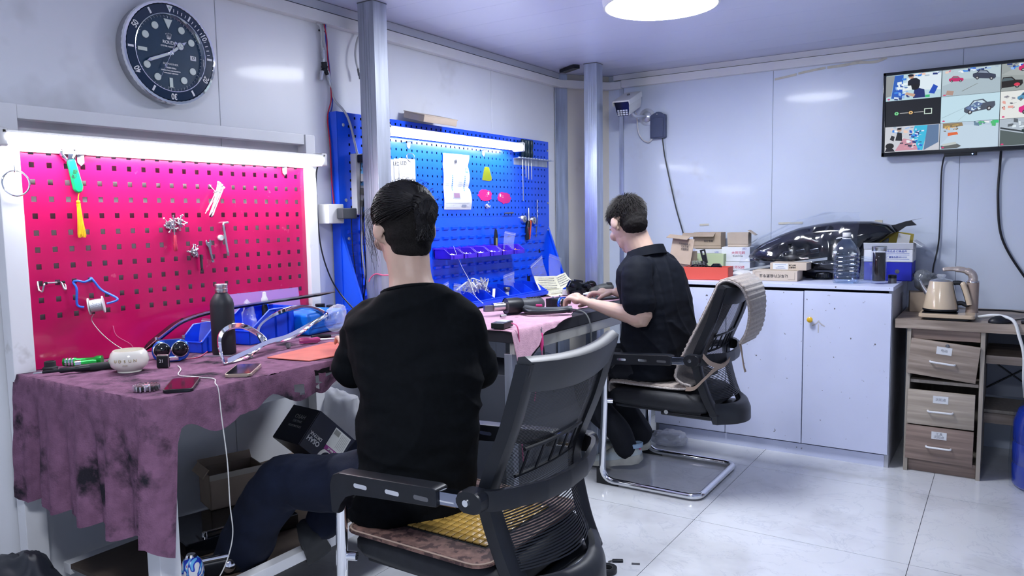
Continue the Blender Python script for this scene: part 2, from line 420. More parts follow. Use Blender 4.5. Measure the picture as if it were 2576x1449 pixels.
# --- red bench
BZ = .83
rb = thing('workbench', 'white steel workbench with a red pegboard back under a purple cloth', 'workbench', (-2.14,1.65,0))
B().b6(-2.5,-1.79,1.065,2.24,.79,BZ-.006,.004).done('worktop', M('bench_board', (.05,.05,.055), .6), rb, **W(rb))
for x in (-1.85,-2.475):
    for y in (1.115,2.225):
        if x < -2: B().b6(x-.025,x+.025,y-.022 if y > 2 else 1.045,y+.028 if y > 2 else 1.107,0,1.628,.003).done('post', WHITE, rb, **W(rb))
        else: B().b6(x-.03,x+.03,y-.03,y+.03,0,.79,.004).done('leg', WHITE, rb, **W(rb))
B().b6(-2.5,-2.455,1.109,2.2,1.586,1.628,.003).done('top_rail', WHITE, rb, **W(rb))
B().b6(-2.5,-2.46,1.109,2.2,1.49,1.505,.002).done('panel_rail', WHITE, rb, **W(rb))
for x, z in ((-1.85,.2),(-2.44,.18)):
    B().b6(x-.02,x+.02,1.147,2.195,z,z+.035,.003).done('lower_rail', WHITE, rb, **W(rb))
for x in (-1.85,-2.44): B().b6(x-.02,x+.02,1.147,2.195,.735,.79,.003).done('apron', WHITE, rb, **W(rb))
B().b6(-2.44,-1.87,1.15,2.19,.2,.214).done('shelf', M('shelf_board', (.1,.075,.06), .7, vary=.2, vscale=6), rb, **W(rb))
cols = [1.146+.0507*k for k in range(21)]
rows = [.84+.0001*0]+[] if False else [.991+.0514*k for k in range(10)]+[1.492]
pb = B(); holed(pb, 1.106, 2.202, .832, 1.512, cols, rows, .0077, .0082, 0, .0018)
pb.done('pegboard', RED, rb, smooth=False, loc=(-2.472-rb.location.x, -rb.location.y, 0), rot=(0,0,WA))
bm = B(); bm.b6(1.106,2.202,.002,.02,.832,.838); bm.b6(1.106,1.11,.002,.02,.84,1.5); bm.b6(2.198,2.202,.002,.02,.84,1.5)
bm.done('pegboard_flange', RED, rb, loc=(-2.472-rb.location.x, -rb.location.y, 0), rot=(0,0,WA))

# --- purple cloth over the red bench
CLOTH = M('stained_purple_cloth', (.2,.1,.165), .95, vary=.22, vscale=30, bump=.5, bscale=240, dirt=(.025,.022,.03), dscale=7, spec=.1, dlo=.53, dhi=.66, ddetail=6)
PINKCL = M('pink_cloth', (.5,.3,.38), .95, vary=.12, vscale=30, bump=.5, bscale=200, dirt=(.1,.07,.09), dscale=14, spec=.1, dlo=.62, dhi=.75)
def fbm(x, y, z=0): return mnoise.fractal(Vector((x, y, z)), .9, 2.2, 4)
def bench_cloth():
    bm = B().bm
    x0, x1, y0, y1, z = -2.462, -1.772, 1.052, 2.245, BZ
    # perimeter path: back of the short end -> corner -> along the front
    path = []
    rc = .035; n1 = 46
    for k in range(n1+1): path.append((lerp(x0, x1-rc, k/n1), y0, 0, -1))
    for k in range(1, 8):
        a = -PI/2+PI/2*k/8; path.append((x1-rc+rc*math.cos(a), y0+rc+rc*math.sin(a), math.cos(a), math.sin(a)))
    n2 = 70
    for k in range(n2+1): path.append((x1, lerp(y0+rc, y1, k/n2), 1, 0))
    N = len(path); top = []; rows_ = 26
    grid = []
    for i, (px, py, nx, ny) in enumerate(path):
        if i <= n1: D = lerp(.365, .375, i/n1)+.012*math.sin(i*.55); 
        elif i <= n1+8: D = lerp(.375, .41, (i-n1)/8)
        else:
            t = (i-n1-8)/n2; y = lerp(y0+rc, y1, t)
            D = .08+.33*math.exp(-((y-1.087)/.022)**2)+.02*math.exp(-((y-1.2)/.12)**2)+.012*math.sin(y*21)+.01*math.sin(y*47)
            D *= 1 if y < 1.6 else lerp(1, .75, (y-1.6)/.65)
        rowv = []
        for j in range(rows_+1):
            t = j/rows_; d = D*t
            fold = 0
            if i <= n1:
                s = (px-x0)/(x1-x0)
                fold = (.02*math.sin(s*27+.6)+.012*math.sin(s*58+2))*min(1, d/.22)*(.35+.65*t)
                fold += .0
            elif i <= n1+8: fold = .014*t
            else: fold = .012*math.sin((py-1.0)*26)*t
            r = min(d, .016); out = .006*(1-math.exp(-d/.008))+fold+.004*fbm(px*9, py*9, d*9)
            zz = z-.0012-d+ .004*math.exp(-d/.006)
            rowv.append(bm.verts.new((px+nx*out, py+ny*out, zz)))
        grid.append(rowv)
    for i in range(N-1):
        for j in range(rows_):
            bm.faces.new((grid[i][j], grid[i+1][j], grid[i+1][j+1], grid[i][j+1]))
    # top sheet
    nx_, ny_ = 70, 120
    T = [[None]*(ny_+1) for _ in range(nx_+1)]
    for a in range(nx_+1):
        for b in range(ny_+1):
            x = lerp(x0, x1, a/nx_); y = lerp(y0, y1, b/ny_)
            # round the front corner
            if x > x1-rc and y < y0+rc:
                dx, dy = x-(x1-rc), (y0+rc)-y; L = math.hypot(dx, dy)
                if L > 1e-6:
                    m = max(dx, dy); x = x1-rc+dx/L*m; y = y0+rc-dy/L*m
            edge = min(1, min((x1-x), (y-y0))/.05)
            T[a][b] = bm.verts.new((x, y, z+.003-.0006+(.0022*fbm(x*13, y*13)+.0016*fbm(x*40, y*40))*max(0, edge)))
    for a in range(nx_):
        for b in range(ny_):
            bm.faces.new((T[a][b], T[a+1][b], T[a+1][b+1], T[a][b+1]))
    bmesh.ops.remove_doubles(bm, verts=bm.verts, dist=.004)
    # torn places along the front edge
    kill = [f for f in bm.faces if f.calc_center_median().y > 1.5 and f.calc_center_median().x > x1-.03 and f.calc_center_median().z > .755 and f.calc_center_median().z < .815 and mnoise.noise(f.calc_center_median()*23) > .33]
    bmesh.ops.delete(bm, geom=kill, context='FACES')
    bmesh.ops.recalc_face_normals(bm, faces=bm.faces)
    me = bpy.data.meshes.new('tablecloth'); bm.to_mesh(me); bm.free(); me.materials.append(CLOTH); me.shade_smooth()
    return tag(link('tablecloth', me), 'stained purple cloth draped over the end of the red pegboard bench', 'tablecloth')
bench_cloth()

# --- blue bench
ZB = .81
bb = thing('workbench', 'steel workbench with a blue pegboard back under a pink cloth', 'workbench', (-2.08,3.1,0))
B().b6(-2.29,-1.69,2.58,4.15,ZB-.055,ZB-.004,.004).done('worktop', M('black_bench_mat', (.016,.017,.022), .45, vary=.2, vscale=9), bb, **W(bb))
B().b6(-2.455,-2.292,2.56,4.17,ZB-.045,ZB-.006,.003).done('back_ledge', BLUE, bb, **W(bb))
for a in (((-1.72,-1.695),(2.6,4.1)),((-2.28,-2.25),(2.6,4.1))): B().b6(*a[0],*a[1],ZB-.105,ZB-.056,.003).done('apron', M('apron_steel', (.5,.5,.48), .4, .4), bb, **W(bb))
for x in (-1.735,-2.25):
    for y in (2.63,3.41): B().b6(x-.02,x+.02,y-.02,y+.02,0,ZB-.106,.003).done('leg', WHITE if x < -2 else GALV, bb, **W(bb))
PX = -2.462
cols = [2.464+.03845*k for k in range(45)]; rows = [1.291+.0393*k for k in range(12)]
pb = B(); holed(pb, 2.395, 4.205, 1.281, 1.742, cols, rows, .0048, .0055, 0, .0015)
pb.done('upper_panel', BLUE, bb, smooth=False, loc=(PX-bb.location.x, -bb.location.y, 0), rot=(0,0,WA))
lp = B().b6(2.395,4.205,0,.0015,.775,1.278).done('lower_panel', BLUE, bb, smooth=False, loc=(PX-bb.location.x, -bb.location.y, 0), rot=(0,0,WA))
bm = B()
for a in ((2.393,2.4),(4.2,4.207)): bm.b6(*a, .0016, .05, .775, 1.744)
bm.b6(2.4,4.2,.0016,.05,1.736,1.744); bm.b6(2.4,4.2,.0016,.02,1.277,1.281)
bm.done('board_frame', BLUE, bb, loc=(PX-bb.location.x, -bb.location.y, 0), rot=(0,0,WA))
lou = B(); lou.loft([[(-.024,0,-.008),(-.021,-.009,-.004),(-.021,-.011,.0075),(-.024,0,.0085)],[(.024,0,-.008),(.021,-.009,-.004),(.021,-.011,.0075),(.024,0,.0085)]])
lm = lou.mesh('louver', BLUE)
for r in range(8):
    for c in range(23):
        x = 2.455+.0752*c; z = 1.219-.0499*r
        if 3.98 > x > 3.9 and r > 6: continue
        link('louver', lm, lp, (x, -.0002, z))
for y, n in ((2.398, 1), (4.203, -1)):
    bm = B(); bm.prism([(0,1.21),(-.145,.81),(-.145,.775),(0,.775)], -.001, .001, 'yz'); bm.prism([(0,1.21),(-.145,.81),(-.142,.803),(.002,1.2)], 0, n*.012, 'yz')
    bm.done('gusset', BLUE, bb, loc=(PX-bb.location.x, y-bb.location.y, 0), rot=(0,0,WA))
bm = B(); bm.sphere((0,0,0), (.004,.008,.008), 10, 6); me = bm.mesh('bolt', STEEL)
for x, z in ((2.43,1.688),(2.43,1.36),(2.44,1.19),(4.19,1.688),(4.19,1.36),(4.19,1.19)): link('bolt', me, bb, (PX+.001-bb.location.x, x-bb.location.y, z))
B().b6(2.402,4.198,.03,.032,1.285,1.734).done('shade_sheet', M('hole_shade', (.03,.035,.05), .7), bb, loc=(PX-bb.location.x, -bb.location.y, 0), rot=(0,0,WA))  # added dark sheet, stands in for the shade behind the punched holes
bm = B(); bm.b6(4.07,4.092,-.0005,.001,1.05,1.072); bm.b6(3.93,3.965,-.0005,.001,.87,.925)
bm.done('slot', BLACKM, lp)
# --- pink cloth on the blue bench
def pink_cloth():
    bm = B(); 
    def f(u, v):
        y = lerp(2.56, 4.12, v);  e = -1.69+.02*fbm(y*6, 1)-.16*min(1, max(0, (y-2.9)/.45))
        x = lerp(-2.285, e+.05+.07*min(1, max(0, (2.8-y)/.15)), u); z = ZB-.0025+.0025*fbm(x*9, y*9)+.0012
        if y < 2.95 and x > -1.685:
            d = x+1.685; z -= d*1.1*max(0, min(1, 1.4-(y-2.56)/.4)); x = -1.681+.25*d
        z = max(z, ZB-.0035) if x < -1.69 else z
        return (x, y, z+.001)
    bm.grid(f, 50, 90)
    o = bm.done('tablecloth', PINKCL, angle=80, solid=.0025)
    tag(o, 'pink cloth spread over the blue pegboard bench', 'tablecloth')
pink_cloth()
B().b6(-2.2,-1.76,2.66,3.0,.003,.6,.005).done('x', M('pedestal_grey', (.07,.08,.1), .45))
o = bpy.data.objects['x']; o.name = 'storage_pedestal'; tag(o, 'dark grey pedestal standing under the blue pegboard bench', 'pedestal')
bm = B().b6(-2.2,-1.78,3.03,3.38,.003,.52,.005); o = bm.done('storage_pedestal', MT['pedestal_grey']); tag(o, 'lower dark grey pedestal under the far end of the blue bench', 'pedestal')

# --- tube lamps
def tube_lamp(label, loc, ln, strength, clips):
    t = thing('tube_lamp', label, 'lamp', loc, WA, 'tube lamps on the pegboards')
    h = ln/2
    bm = B(); bm.prism([(.046,-.016),(.018,-.012),(.004,.011),(-.022,.013),(-.022,.02),(.042,.026),(.05,.02),(.05,-.012)], -h, h, 'yz'); bm.done('housing', WHITEP, t)
    bm = B(); sec = [(math.cos(a)*-.026+.001, math.sin(a)*.0215) for a in [R(-155+178*k/12) for k in range(13)]]
    bm.loft([[(-h+.012, y, z) for y, z in sec], [(h-.012, y, z) for y, z in sec]])
    bm.done('diffuser', M('tube_diffuser_%d' % strength, (.9,.9,.9), .5, emit=(.9,.93,1.), estr=strength), t)
    for s in (-1, 1):
        B().b6(s*h-.016, s*h+.016, -.022, .05, -.026, .028, .008, 3).done('end_cap', WHITEP, t)
    for x in clips:
        bm = B(); bm.prism([(x-.011,-.03),(x+.011,-.03),(x+.011,-.055),(x,-.066),(x-.011,-.055)], .074, .077, 'xz'); bm.b6(x-.011,x+.011,.04,.077,-.031,-.028)
        bm.tube([(x+.012,.045,-.03),(x+.03,.045,-.03),(x+.042,.045,-.024)], .0018, 6)
        bm.done('clip', STEEL, t)
    return t
tube_lamp('long white LED tube lamp lit above the red pegboard', (-2.392,1.63,1.521), 1.2, TUBE_RED, (-.34,.47))
bm = B(); bm.tube(smoothpath([(-.0,-.0,0),(.02,.01,.016),(.05,.02,.012),(.06,.03,-.01)]), .004, 6)
tube_lamp('long white LED tube lamp lit on the blue pegboard', (-2.385,3.19,1.676), 1.14, TUBE_BLUE+.001, (-.33,.3))

# --- round ceiling lamps
def disc_lamp(label, loc):
    t = thing('ceiling_lamp', label, 'lamp', loc, 0, 'round ceiling lamps')
    B().lathe([(.0,0),(0.251,0),(0.251,-.012),(.246,-.04),(.237,-.042),(0.234,-.03),(.0,-.03)], 64).done('rim', M('lamp_rim', (.75,.76,.8), .3), t)
    B().lathe([(.0,-.052),(.12,-.05),(.2,-.045),(.226,-.038),(.2335,-.031)], 64, caps=False).done('diffuser', M('disc_diffuser', (.9,.9,.9), .5, emit=(.88,.92,1.), estr=CEILING_LAMP), t)
    return t
disc_lamp('round white flush lamp on the ceiling before the back wall', (-1.285,3.165,ZC))
disc_lamp('round white flush lamp on the ceiling out of view, set to light the long wall', (-.5,.2,ZC))  # unseen lamp, its place chosen to brighten the long wall
# ---------------------------------------------------------------- mesh-back cantilever chairs (they face -x)
def fillet(pts, r, n=6):
    P = [Vector(p) for p in pts]; out = [P[0]]
    for i in range(1, len(P)-1):
        a, b, c = P[i-1], P[i], P[i+1]; u = (a-b).normalized(); v = (c-b).normalized()
        rr = r[i] if hasattr(r, '__len__') else r
        ang = u.angle(v)/2; d = min(rr/math.tan(ang), (a-b).length*.48, (c-b).length*.48)
        p, q = b+u*d, b+v*d
        for k in range(n+1):
            t = k/n; out.append((p*(1-t)+b*t)*(1-t)+(b*(1-t)+q*t)*t)
    return out+[P[-1]]
BP = [(.312,.948),(.265,.80),(.205,.655),(.2,.585),(.235,.46),(.275,.375)]      # side line of the backrest (x, z), top to bottom
def backx(z):
    for (x0, z0), (x1, z1) in zip(BP, BP[1:]):
        if z1 <= z <= z0: return lerp(x0, x1, (z0-z)/(z0-z1))
    return BP[0][0] if z > BP[0][1] else BP[-1][0]
def halfw(z): return .215 if z > .63 else lerp(.185, .215, (z-.36)/.27)
def bulge(y, z):   # the back is hollow: its middle lies further out, most of all at the foot
    t = max(0, 1-(y/halfw(z))**2)
    return t*(.028 if z > .6 else lerp(.085, .028, max(0, min(1, (z-.4)/.2))))
def make_chair(label, loc, rz):
    t = thing('office_chair', label, 'chair', loc, rz, 'black mesh chairs at the benches')
    path = [(.16,-.27,.622),(-.215,-.27,.606),(-.24,-.27,.016),(.235,-.27,.016),(.235,.27,.016),(-.24,.27,.016),(-.215,.27,.606),(.16,.27,.622)]
    B().tube(fillet(path, [0,.06,.07,.055,.055,.07,.06,0], 8), .0155, 12).done('frame', CHROME, t, angle=60)
    for s in (-1, 1):
        y = s*.27
        bm = B(); prof = [(-.232,.525),(-.236,.598),(-.225,.625),(-.2,.634),(.1,.65),(.115,.646),(.115,.604),(-.15,.586),(-.18,.58),(-.2,.557),(-.205,.525)]
        bm.prism(prof, y-.024, y+.024, 'xz', bev=.005, seg=2); ar = bm.done('armrest', BLACKP, t)
        for x in (-.125,-.02,.07): B().prism(rrect(.045,.011,.0052,3,x,.616+.04*(x+.02)), y-.0246, y+.0246).done('slot', CHROME if x < 0 else STEELD, ar)
        B().box((.15,y,.628),(.075,.03,.032),(0,R(-3),0),.003).done('arm_link', M('blue_chrome', (.3,.33,.42), .15, 1.), t)
        bm = B(); bm.prism(rrect(.07,.05,.02,5,.205,.633), y-.02, y+.02, bev=.004); pv = bm.done('pivot', BLACKP, t)
        B().cyl((.2,y-s*-.02,.633),(.2,y+s*.026,.633),.0095,.008,14).done('bolt', CHROME, pv)
    # lumbar ring behind the back
    pts = fillet([(.20,-.262,.632),(.245,-.25,.632),(.272,-.19,.63),(.296,-.1,.622),(.302,0,.62),(.296,.1,.622),(.272,.19,.63),(.245,.25,.632),(.20,.262,.632)], .05, 3)
    bm = B(); secs = []
    for i, p in enumerate(pts):
        tg = (pts[min(i+1, len(pts)-1)]-pts[max(i-1, 0)]).normalized(); nrm = Vector((tg.y, -tg.x, 0)).normalized(); h = .024; w_ = .006
        secs.append([p+nrm*-w_+Vector((0,0,-h)), p+nrm*w_+Vector((0,0,-h)), p+nrm*(w_+.004), p+nrm*w_+Vector((0,0,h)), p-nrm*w_+Vector((0,0,h))])
    bm.loft(secs); bm.done('back_ring', BLACKP, t, angle=50)
    # backrest frame: sides, top bar, foot bar
    for s in (-1, 1):
        bm = B(); secs = []
        for p in smoothpath([(x, 0, z) for x, z in BP], 5):
            z = p.z; y = s*halfw(z); wd = .03 if z > .62 else lerp(.042, .03, (z-.375)/.25)
            secs.append([(p.x-.012, y+s*.016, z),(p.x+.02, y+s*.014, z),(p.x+.026, y, z),(p.x+.02, y-s*wd, z),(p.x+.002, y-s*wd, z),(p.x-.012, y-s*.006, z)])
        bm.loft(secs); bm.done('back_side', BLACKP, t, angle=40)
    for nm, zt, zb, dip in (('back_top', .962, .885, .02), ('back_foot', .425, .34, -.0)):
        bm = B(); secs = []
        n = 16
        for k in range(n+1):
            y = lerp(-.222, .222, k/n) if nm == 'back_top' else lerp(-.2, .2, k/n); u = 1-(y/.222)**2
            b_ = bulge(y, (zt+zb)/2); lo = zb-dip*u if nm == 'back_top' else zb-.015*u; hi = zt-(.0 if nm == 'back_top' else .0)-.012*u
            xa, xb = backx(hi)+b_, backx(lo)+b_
            secs.append([(xa-.012,y,hi),(xa+.006,y,hi+.004),(xa+.024,y,hi-.008),(lerp(xa,xb,.5)+.028,y,lerp(hi,lo,.45)),(xb+.02,y,lo),(xb+.0,y,lo)])
        bm.loft(secs); bm.done(nm, M('dusty_black_plastic', (.02,.0225,.027), .42, vary=.25, vscale=9), t, angle=50)
    # woven back: fine horizontal ribs
    bm = B(); z = .44
    while z < .89:
        hw = halfw(z)-.02; V = []
        for k in range(11):
            y = lerp(-hw, hw, k/10); x = backx(z)+bulge(y, z)+.004
            V.append((bm.bm.verts.new((x, y, z)), bm.bm.verts.new((backx(z+.003)+bulge(y, z+.003)+.004, y, z+.0029 if z > .62 else z+.0036))))
        for k in range(10): bm.bm.faces.new((V[k][0], V[k+1][0], V[k+1][1], V[k][1]))
        z += .0041 if z > .62 else .006
    stuff(bm.done('mesh_weave', M('weave_black', (.01,.0115,.016), .5), t, fix=False))
    bm = B(); 
    for k in range(5):
        y = lerp(-.12, .12, k/4); x = backx(.69)+bulge(y, .69)+.012
        bm.tube([(backx(z)+bulge(y, z)+.012, y, z) for z in (.655,.69,.725)], .006, 6, flat=.6)
    for z in (.655,.725):
        bm.tube([(backx(z)+bulge(y, z)+.012, y, z) for y in [lerp(-.14,.14,k/8) for k in range(9)]], .005, 6)
    stuff(bm.done('lumbar_support', BLACKP, t))
    # seat
    bm = B(); secs = []
    for x, zt, zb, w_ in ((-.225,.432,.412,.2),(-.215,.447,.395,.222),(-.19,.456,.388,.232),(-.05,.46,.384,.236),(.1,.462,.38,.23),(.2,.455,.375,.215),(.24,.44,.378,.2),(.25,.425,.39,.19)):
        secs.append([(x, y, z) for y, z in [(-w_,lerp(zb,zt,.25)),(-w_,lerp(zb,zt,.7)),(-w_+.02,zt-.002),(0,zt-.004),(w_-.02,zt-.002),(w_,lerp(zb,zt,.7)),(w_,lerp(zb,zt,.25)),(w_-.012,zb),(0,zb),(-w_+.012,zb)]])
    bm.loft(secs); bm.done('seat', M('black_seat_fabric', (.009,.0105,.015), .6, vary=.2, vscale=40, bump=.1, bscale=300), t, angle=60)
    bm = B(); bm.b6(-.2,.22,-.2,.2,.365,.381,.004); bm.b6(.03,.27,-.205,.205,.352,.37,.006); bm.done('seat_pan', BLACKP, t)
    B().cyl((.06,-.206,.37),(.06,-.212,.37),.01,None,14).done('bolt', CHROME, t)
    for s in (-1, 1):
        bm = B(); bm.prism([(-.262,0),(-.15,0),(-.2,.014),(-.226,.035),(-.24,.07),(-.262,.075)], s*.27-.012, s*.27+.012); bm.done('foot_pad', RUBBER, t)
        B().cyl((-.19,s*.25,.4),(-.235,s*.27,.4),.012,None,10).done('seat_mount', CHROME, t)
    return t
CH1 = (-1.2,1.615,.0006); CH2 = (-1.35,3.455,.0006)
make_chair('black mesh-back cantilever chair holding a bamboo tile mat', CH1, 0)
make_chair('black mesh-back cantilever chair draped with a ribbed brown cushion', CH2, 0)

# --- bamboo mat on the near chair
SZ = .4625
mt = thing('seat_mat', 'bamboo tile seat mat with brown brocade border on mesh chair', 'mat', (CH1[0],CH1[1],SZ))
bm = B(); bm.prism(rrect(.46,.49,.05,5,-.012,-.008), -.003, .0035, 'xy')
bm.done('border', M('brocade', (.16,.09,.075), .7, vary=.35, vscale=55, bump=.4, bscale=60, dirt=(.05,.025,.025), dscale=34, dlo=.5, dhi=.56), mt)
bm = B(); pts = rrect(.45,.48,.046,5,-.012,-.008); bm.tube([(a,b,.004) for a, b in pts], .003, 5, closed=True); bm.done('piping', M('tan_piping', (.34,.25,.2), .7), mt)
B().prism(rrect(.31,.32,.01,2,.005,.0), .0035, .0042, 'xy').done('backing', BLACKM, mt)
TB = B().box((0,0,0),(.0195,.0255,.0045),None,.0016); tm = TB.mesh('bamboo_tile', M('bamboo', (.5,.31,.07), .3, vary=.2, vscale=25, coat=.3))
for i in range(14):
    for j in range(11):
        link('bamboo_tile', tm, mt, (.005-.1465+.0217*i+.004, -.14+.028*j, .0068))

# --- ribbed cushion on the far chair
RIB = M('ribbed_velvet', (.3,.25,.22), .85, vary=.2, vscale=60, bump=.3, bscale=160, sheen=.4)
cu = thing('chair_cushion', 'ribbed brown velvet cushion draped over the chair back and seat', 'cushion', (CH2[0],CH2[1],.47))
prof = smoothpath([(-.235,0,.43),(-.238,0,.462),(-.215,0,.479),(-.1,0,.478),(.06,0,.476),(.15,0,.484),(.165,0,.5),(.13,0,.507),(.1,0,.53),(.105,0,.57),(.145,0,.66),(.215,0,.80),(.275,0,.925),(.295,0,.966),(.33,0,.98),(.38,0,.95),(.405,0,.88),(.405,0,.8),(.39,0,.74),(.365,0,.70)], 12)
secs = []; acc = 0
for i, p in enumerate(prof):
    if i: acc += (p-prof[i-1]).length
    tg = (prof[min(i+1, len(prof)-1)]-prof[max(i-1, 0)]).normalized(); nn = Vector((-tg.z,0,tg.x))
    th = .009+.0045*abs(math.sin(acc*PI/.022)); q = p-Vector(cu.location)+Vector(CH2); q.x = p.x; q.z = p.z-.47
    hw = .19
    if i > len(prof)-70: hw = .19-.07*min(1, (i-len(prof)+70)/40)
    secs.append([q+nn*a+Vector((0,y,0)) for y, a in ((-hw,0),(-hw,th*.7),(-hw+.012,th),(0,th),(hw-.012,th),(hw,th*.7),(hw,0),(0,-.0005))])
bm = B(); bm.loft(secs); bm.done('pad', RIB, cu, angle=70)
bm = B()
for s in (-1, 1): bm.tube([Vector((p.x, s*(.19-.07*max(0, min(1,(i-len(prof)+70)/40))), p.z-.47)) for i, p in enumerate(prof)], .0055, 6)
bm.done('edging', M('edging_tweed', (.4,.36,.34), .9, vary=.4, vscale=150), cu, angle=80)
TAPE = M('tan_tape', (.34,.26,.21), .8)
def ribbon(pts, w, mat, parent, name='strap', th=.0015, wdir=(0,1,0)):
    bm = B(); P = smoothpath(pts, 5); wd = Vector(wdir).normalized()*w/2; secs = []
    for i, p in enumerate(P):
        tg = (P[min(i+1, len(P)-1)]-P[max(i-1, 0)]).normalized(); n = tg.cross(wd).normalized()*th
        secs.append([p-wd-n, p+wd-n, p+wd+n, p-wd+n])
    return bm.loft(secs).done(name, mat, parent)
o = -.47
ribbon([(.15,-.2,.485+o),(.2,-.225,.50+o),(.25,-.238,.55+o),(.285,-.2,.59+o),(.308,-.13,.605+o),(.314,-.09,.62+o)], .02, TAPE, cu, wdir=(.2,0,1))
ribbon([(.25,-.262,.655+o),(.275,-.235,.62+o),(.302,-.16,.598+o),(.314,-.1,.615+o)], .022, TAPE, cu, wdir=(.2,0,1))
ribbon([(.36,-.1,.70+o),(.37,-.1,.66+o),(.38,-.1,.6+o),(.39,-.11,.57+o)], .014, TAPE, cu)
ribbon([(.36,-.085,.70+o),(.365,-.08,.66+o),(.375,-.085,.6+o),(.39,-.1,.57+o)], .012, TAPE, cu)
# ---------------------------------------------------------------- people
def remeshed(name, bm, voxel, smooth, mat, parent, wrinkle=None, keep=None):
    bmesh.ops.recalc_face_normals(bm.bm, faces=bm.bm.faces)
    me = bpy.data.meshes.new(name); bm.bm.to_mesh(me); bm.bm.free()
    o = bpy.data.objects.new('tmp', me); C.objects.link(o)
    r = o.modifiers.new('r', 'REMESH'); r.mode = 'VOXEL'; r.voxel_size = voxel
    if smooth: s = o.modifiers.new('s', 'SMOOTH'); s.factor = .5; s.iterations = smooth
    dg = bpy.context.evaluated_depsgraph_get(); out = bpy.data.meshes.new_from_object(o.evaluated_get(dg))
    bpy.data.objects.remove(o); bpy.data.meshes.remove(me)
    if wrinkle:
        ns = [v.normal.copy() for v in out.vertices]
        for v, n in zip(out.vertices, ns): v.co += n*wrinkle(v.co)
    out.materials.clear(); out.materials.append(mat); out.shade_smooth(); out.name = name
    return link(name, out, parent)
def limb(bm, pts, rad, seg=14, n=5, flat=1., ref=None):
    P = smoothpath(pts, n); rr = []
    for i in range(len(pts)-1):
        for k in range(n): t = k/n; t = t*t*(3-2*t); rr.append(lerp(rad[i], rad[i+1], t))
    rr.append(rad[-1])
    bm.tube(P, rr, seg, flat=flat, ref=ref)
    bm.sphere(P[0], rad[0]*.99, 12, 8); bm.sphere(P[-1], rad[-1]*.99, 12, 8)
def trunk(bm, secs, F, Lf, n=24, p=2.4):
    # secs: (centre, half width, half depth forward, half depth back)
    out = []
    for q in secs:
        c, a, bf, bb_ = q[:4]; tl = q[4] if len(q) > 4 else 0
        c = Vector(c); ring = []
        for k in range(n):
            th = 2*PI*k/n; cs, sn = math.cos(th), math.sin(th)
            cx = abs(cs)**(2/p)*(1 if cs >= 0 else -1); sx = abs(sn)**(2/p)*(1 if sn >= 0 else -1)
            ring.append(c+Lf*a*cx+F*(bf if sx > 0 else bb_)*sx+Vector((0,0,-tl*sx)))
        out.append(ring)
    bm.loft(out)
def head_shape(bm, c, F, Lf, U, k=1.):
    Mx = Matrix((Lf, F, U)).transposed()       # local x = left, y = forward, z = up
    def S(p, r, rot=None):
        T = Matrix.Translation(c) @ Mx.to_4x4() @ Matrix.Translation(Vector(p)*k)
        if rot: T = T @ Euler(rot).to_matrix().to_4x4()
        b = B(); b.sphere((0,0,0), tuple(x*k for x in r), 20, 14); bmesh.ops.transform(b.bm, matrix=T, verts=b.bm.verts)
        me = bpy.data.meshes.new('q'); b.bm.to_mesh(me); b.bm.free(); bm.bm.from_mesh(me); bpy.data.meshes.remove(me)
    S((0,-.012,.03), (.077,.096,.082)); S((0,.012,.0), (.07,.08,.088)); S((0,.03,-.05), (.056,.056,.062)); S((0,.062,-.088), (.026,.024,.022))
    S((0,.088,-.012), (.011,.02,.028), (R(-20),0,0)); S((0,.1,-.028), (.015,.013,.011)); S((0,.078,.028), (.05,.015,.012))
    S((0,.086,-.055), (.024,.012,.009)); S((0,.083,-.066), (.02,.012,.008))
    for s in (-1, 1):
        S((s*.043,.062,-.02), (.026,.024,.024)); S((s*.076,-.012,.012), (.01,.02,.018), (0,0,s*R(-22))); S((s*.083,-.02,.002), (.007,.022,.029), (R(12),0,s*R(-22))); S((s*.074,-.012,-.022), (.007,.012,.014), (0,0,s*R(-15)))
    return Mx
def face_bits(c, Mx, k, body):
    for s in (-1, 1):
        p = c+Mx @ Vector((s*.032,.077,.004))*k
        e = B().sphere(p, .0115*k, 14, 10).done('eye', M('eye_white', (.8,.8,.78), .2), body)
        B().sphere(c+Mx @ Vector((s*.032,.0855,.003))*k, .0045*k, 10, 8).done('iris', BLACKG, e)
        B().tube([c+Mx @ Vector((s*x,y,z))*k for x, y, z in ((.016,.09,.026),(.032,.09,.031),(.05,.078,.026))], [.003,.0035,.0015], 6).done('eyebrow', MT['hair'], body)
    B().tube([c+Mx @ Vector((x,y,-.06))*k for x, y in ((-.024,.084),(-.01,.0965),(.01,.0965),(.024,.084))], [.002,.0055,.0055,.002], 8).done('lips', M('lips', (.5,.22,.2), .5), body)
HAIR = M('hair', (.012,.011,.012), .55, vary=.4, vscale=120, spec=.3)
UNDER = M('cropped_hair', (.009,.008,.008), .85, vary=.5, vscale=200, bump=.6, bscale=400, spec=.2)
HAIRG = M('hair_grey', (.022,.02,.02), .55, vary=.5, vscale=150, spec=.3)
TSHIRT = M('charcoal_jersey', (.0042,.0052,.0068), .85, vary=.15, vscale=60, bump=.12, bscale=350, spec=.1)
POLO = M('navy_pique', (.0042,.0058,.0105), .75, vary=.12, vscale=60, bump=.15, bscale=500, spec=.15)
JEANS = M('navy_denim', (.0055,.009,.024), .85, vary=.3, vscale=9, bump=.15, bscale=400, spec=.3)
def fold(p, s=9, a=.006, stretch=(1,1,2.2)): return a*mnoise.noise(Vector((p.x*s*stretch[0], p.y*s*stretch[1], p.z*s*stretch[2])))
def ridge(p, dirv, f, a, ph=0, s=3.): return a*(1-abs(math.sin(Vector(dirv).dot(p)*f+ph+2.2*mnoise.noise(p*s))))**3

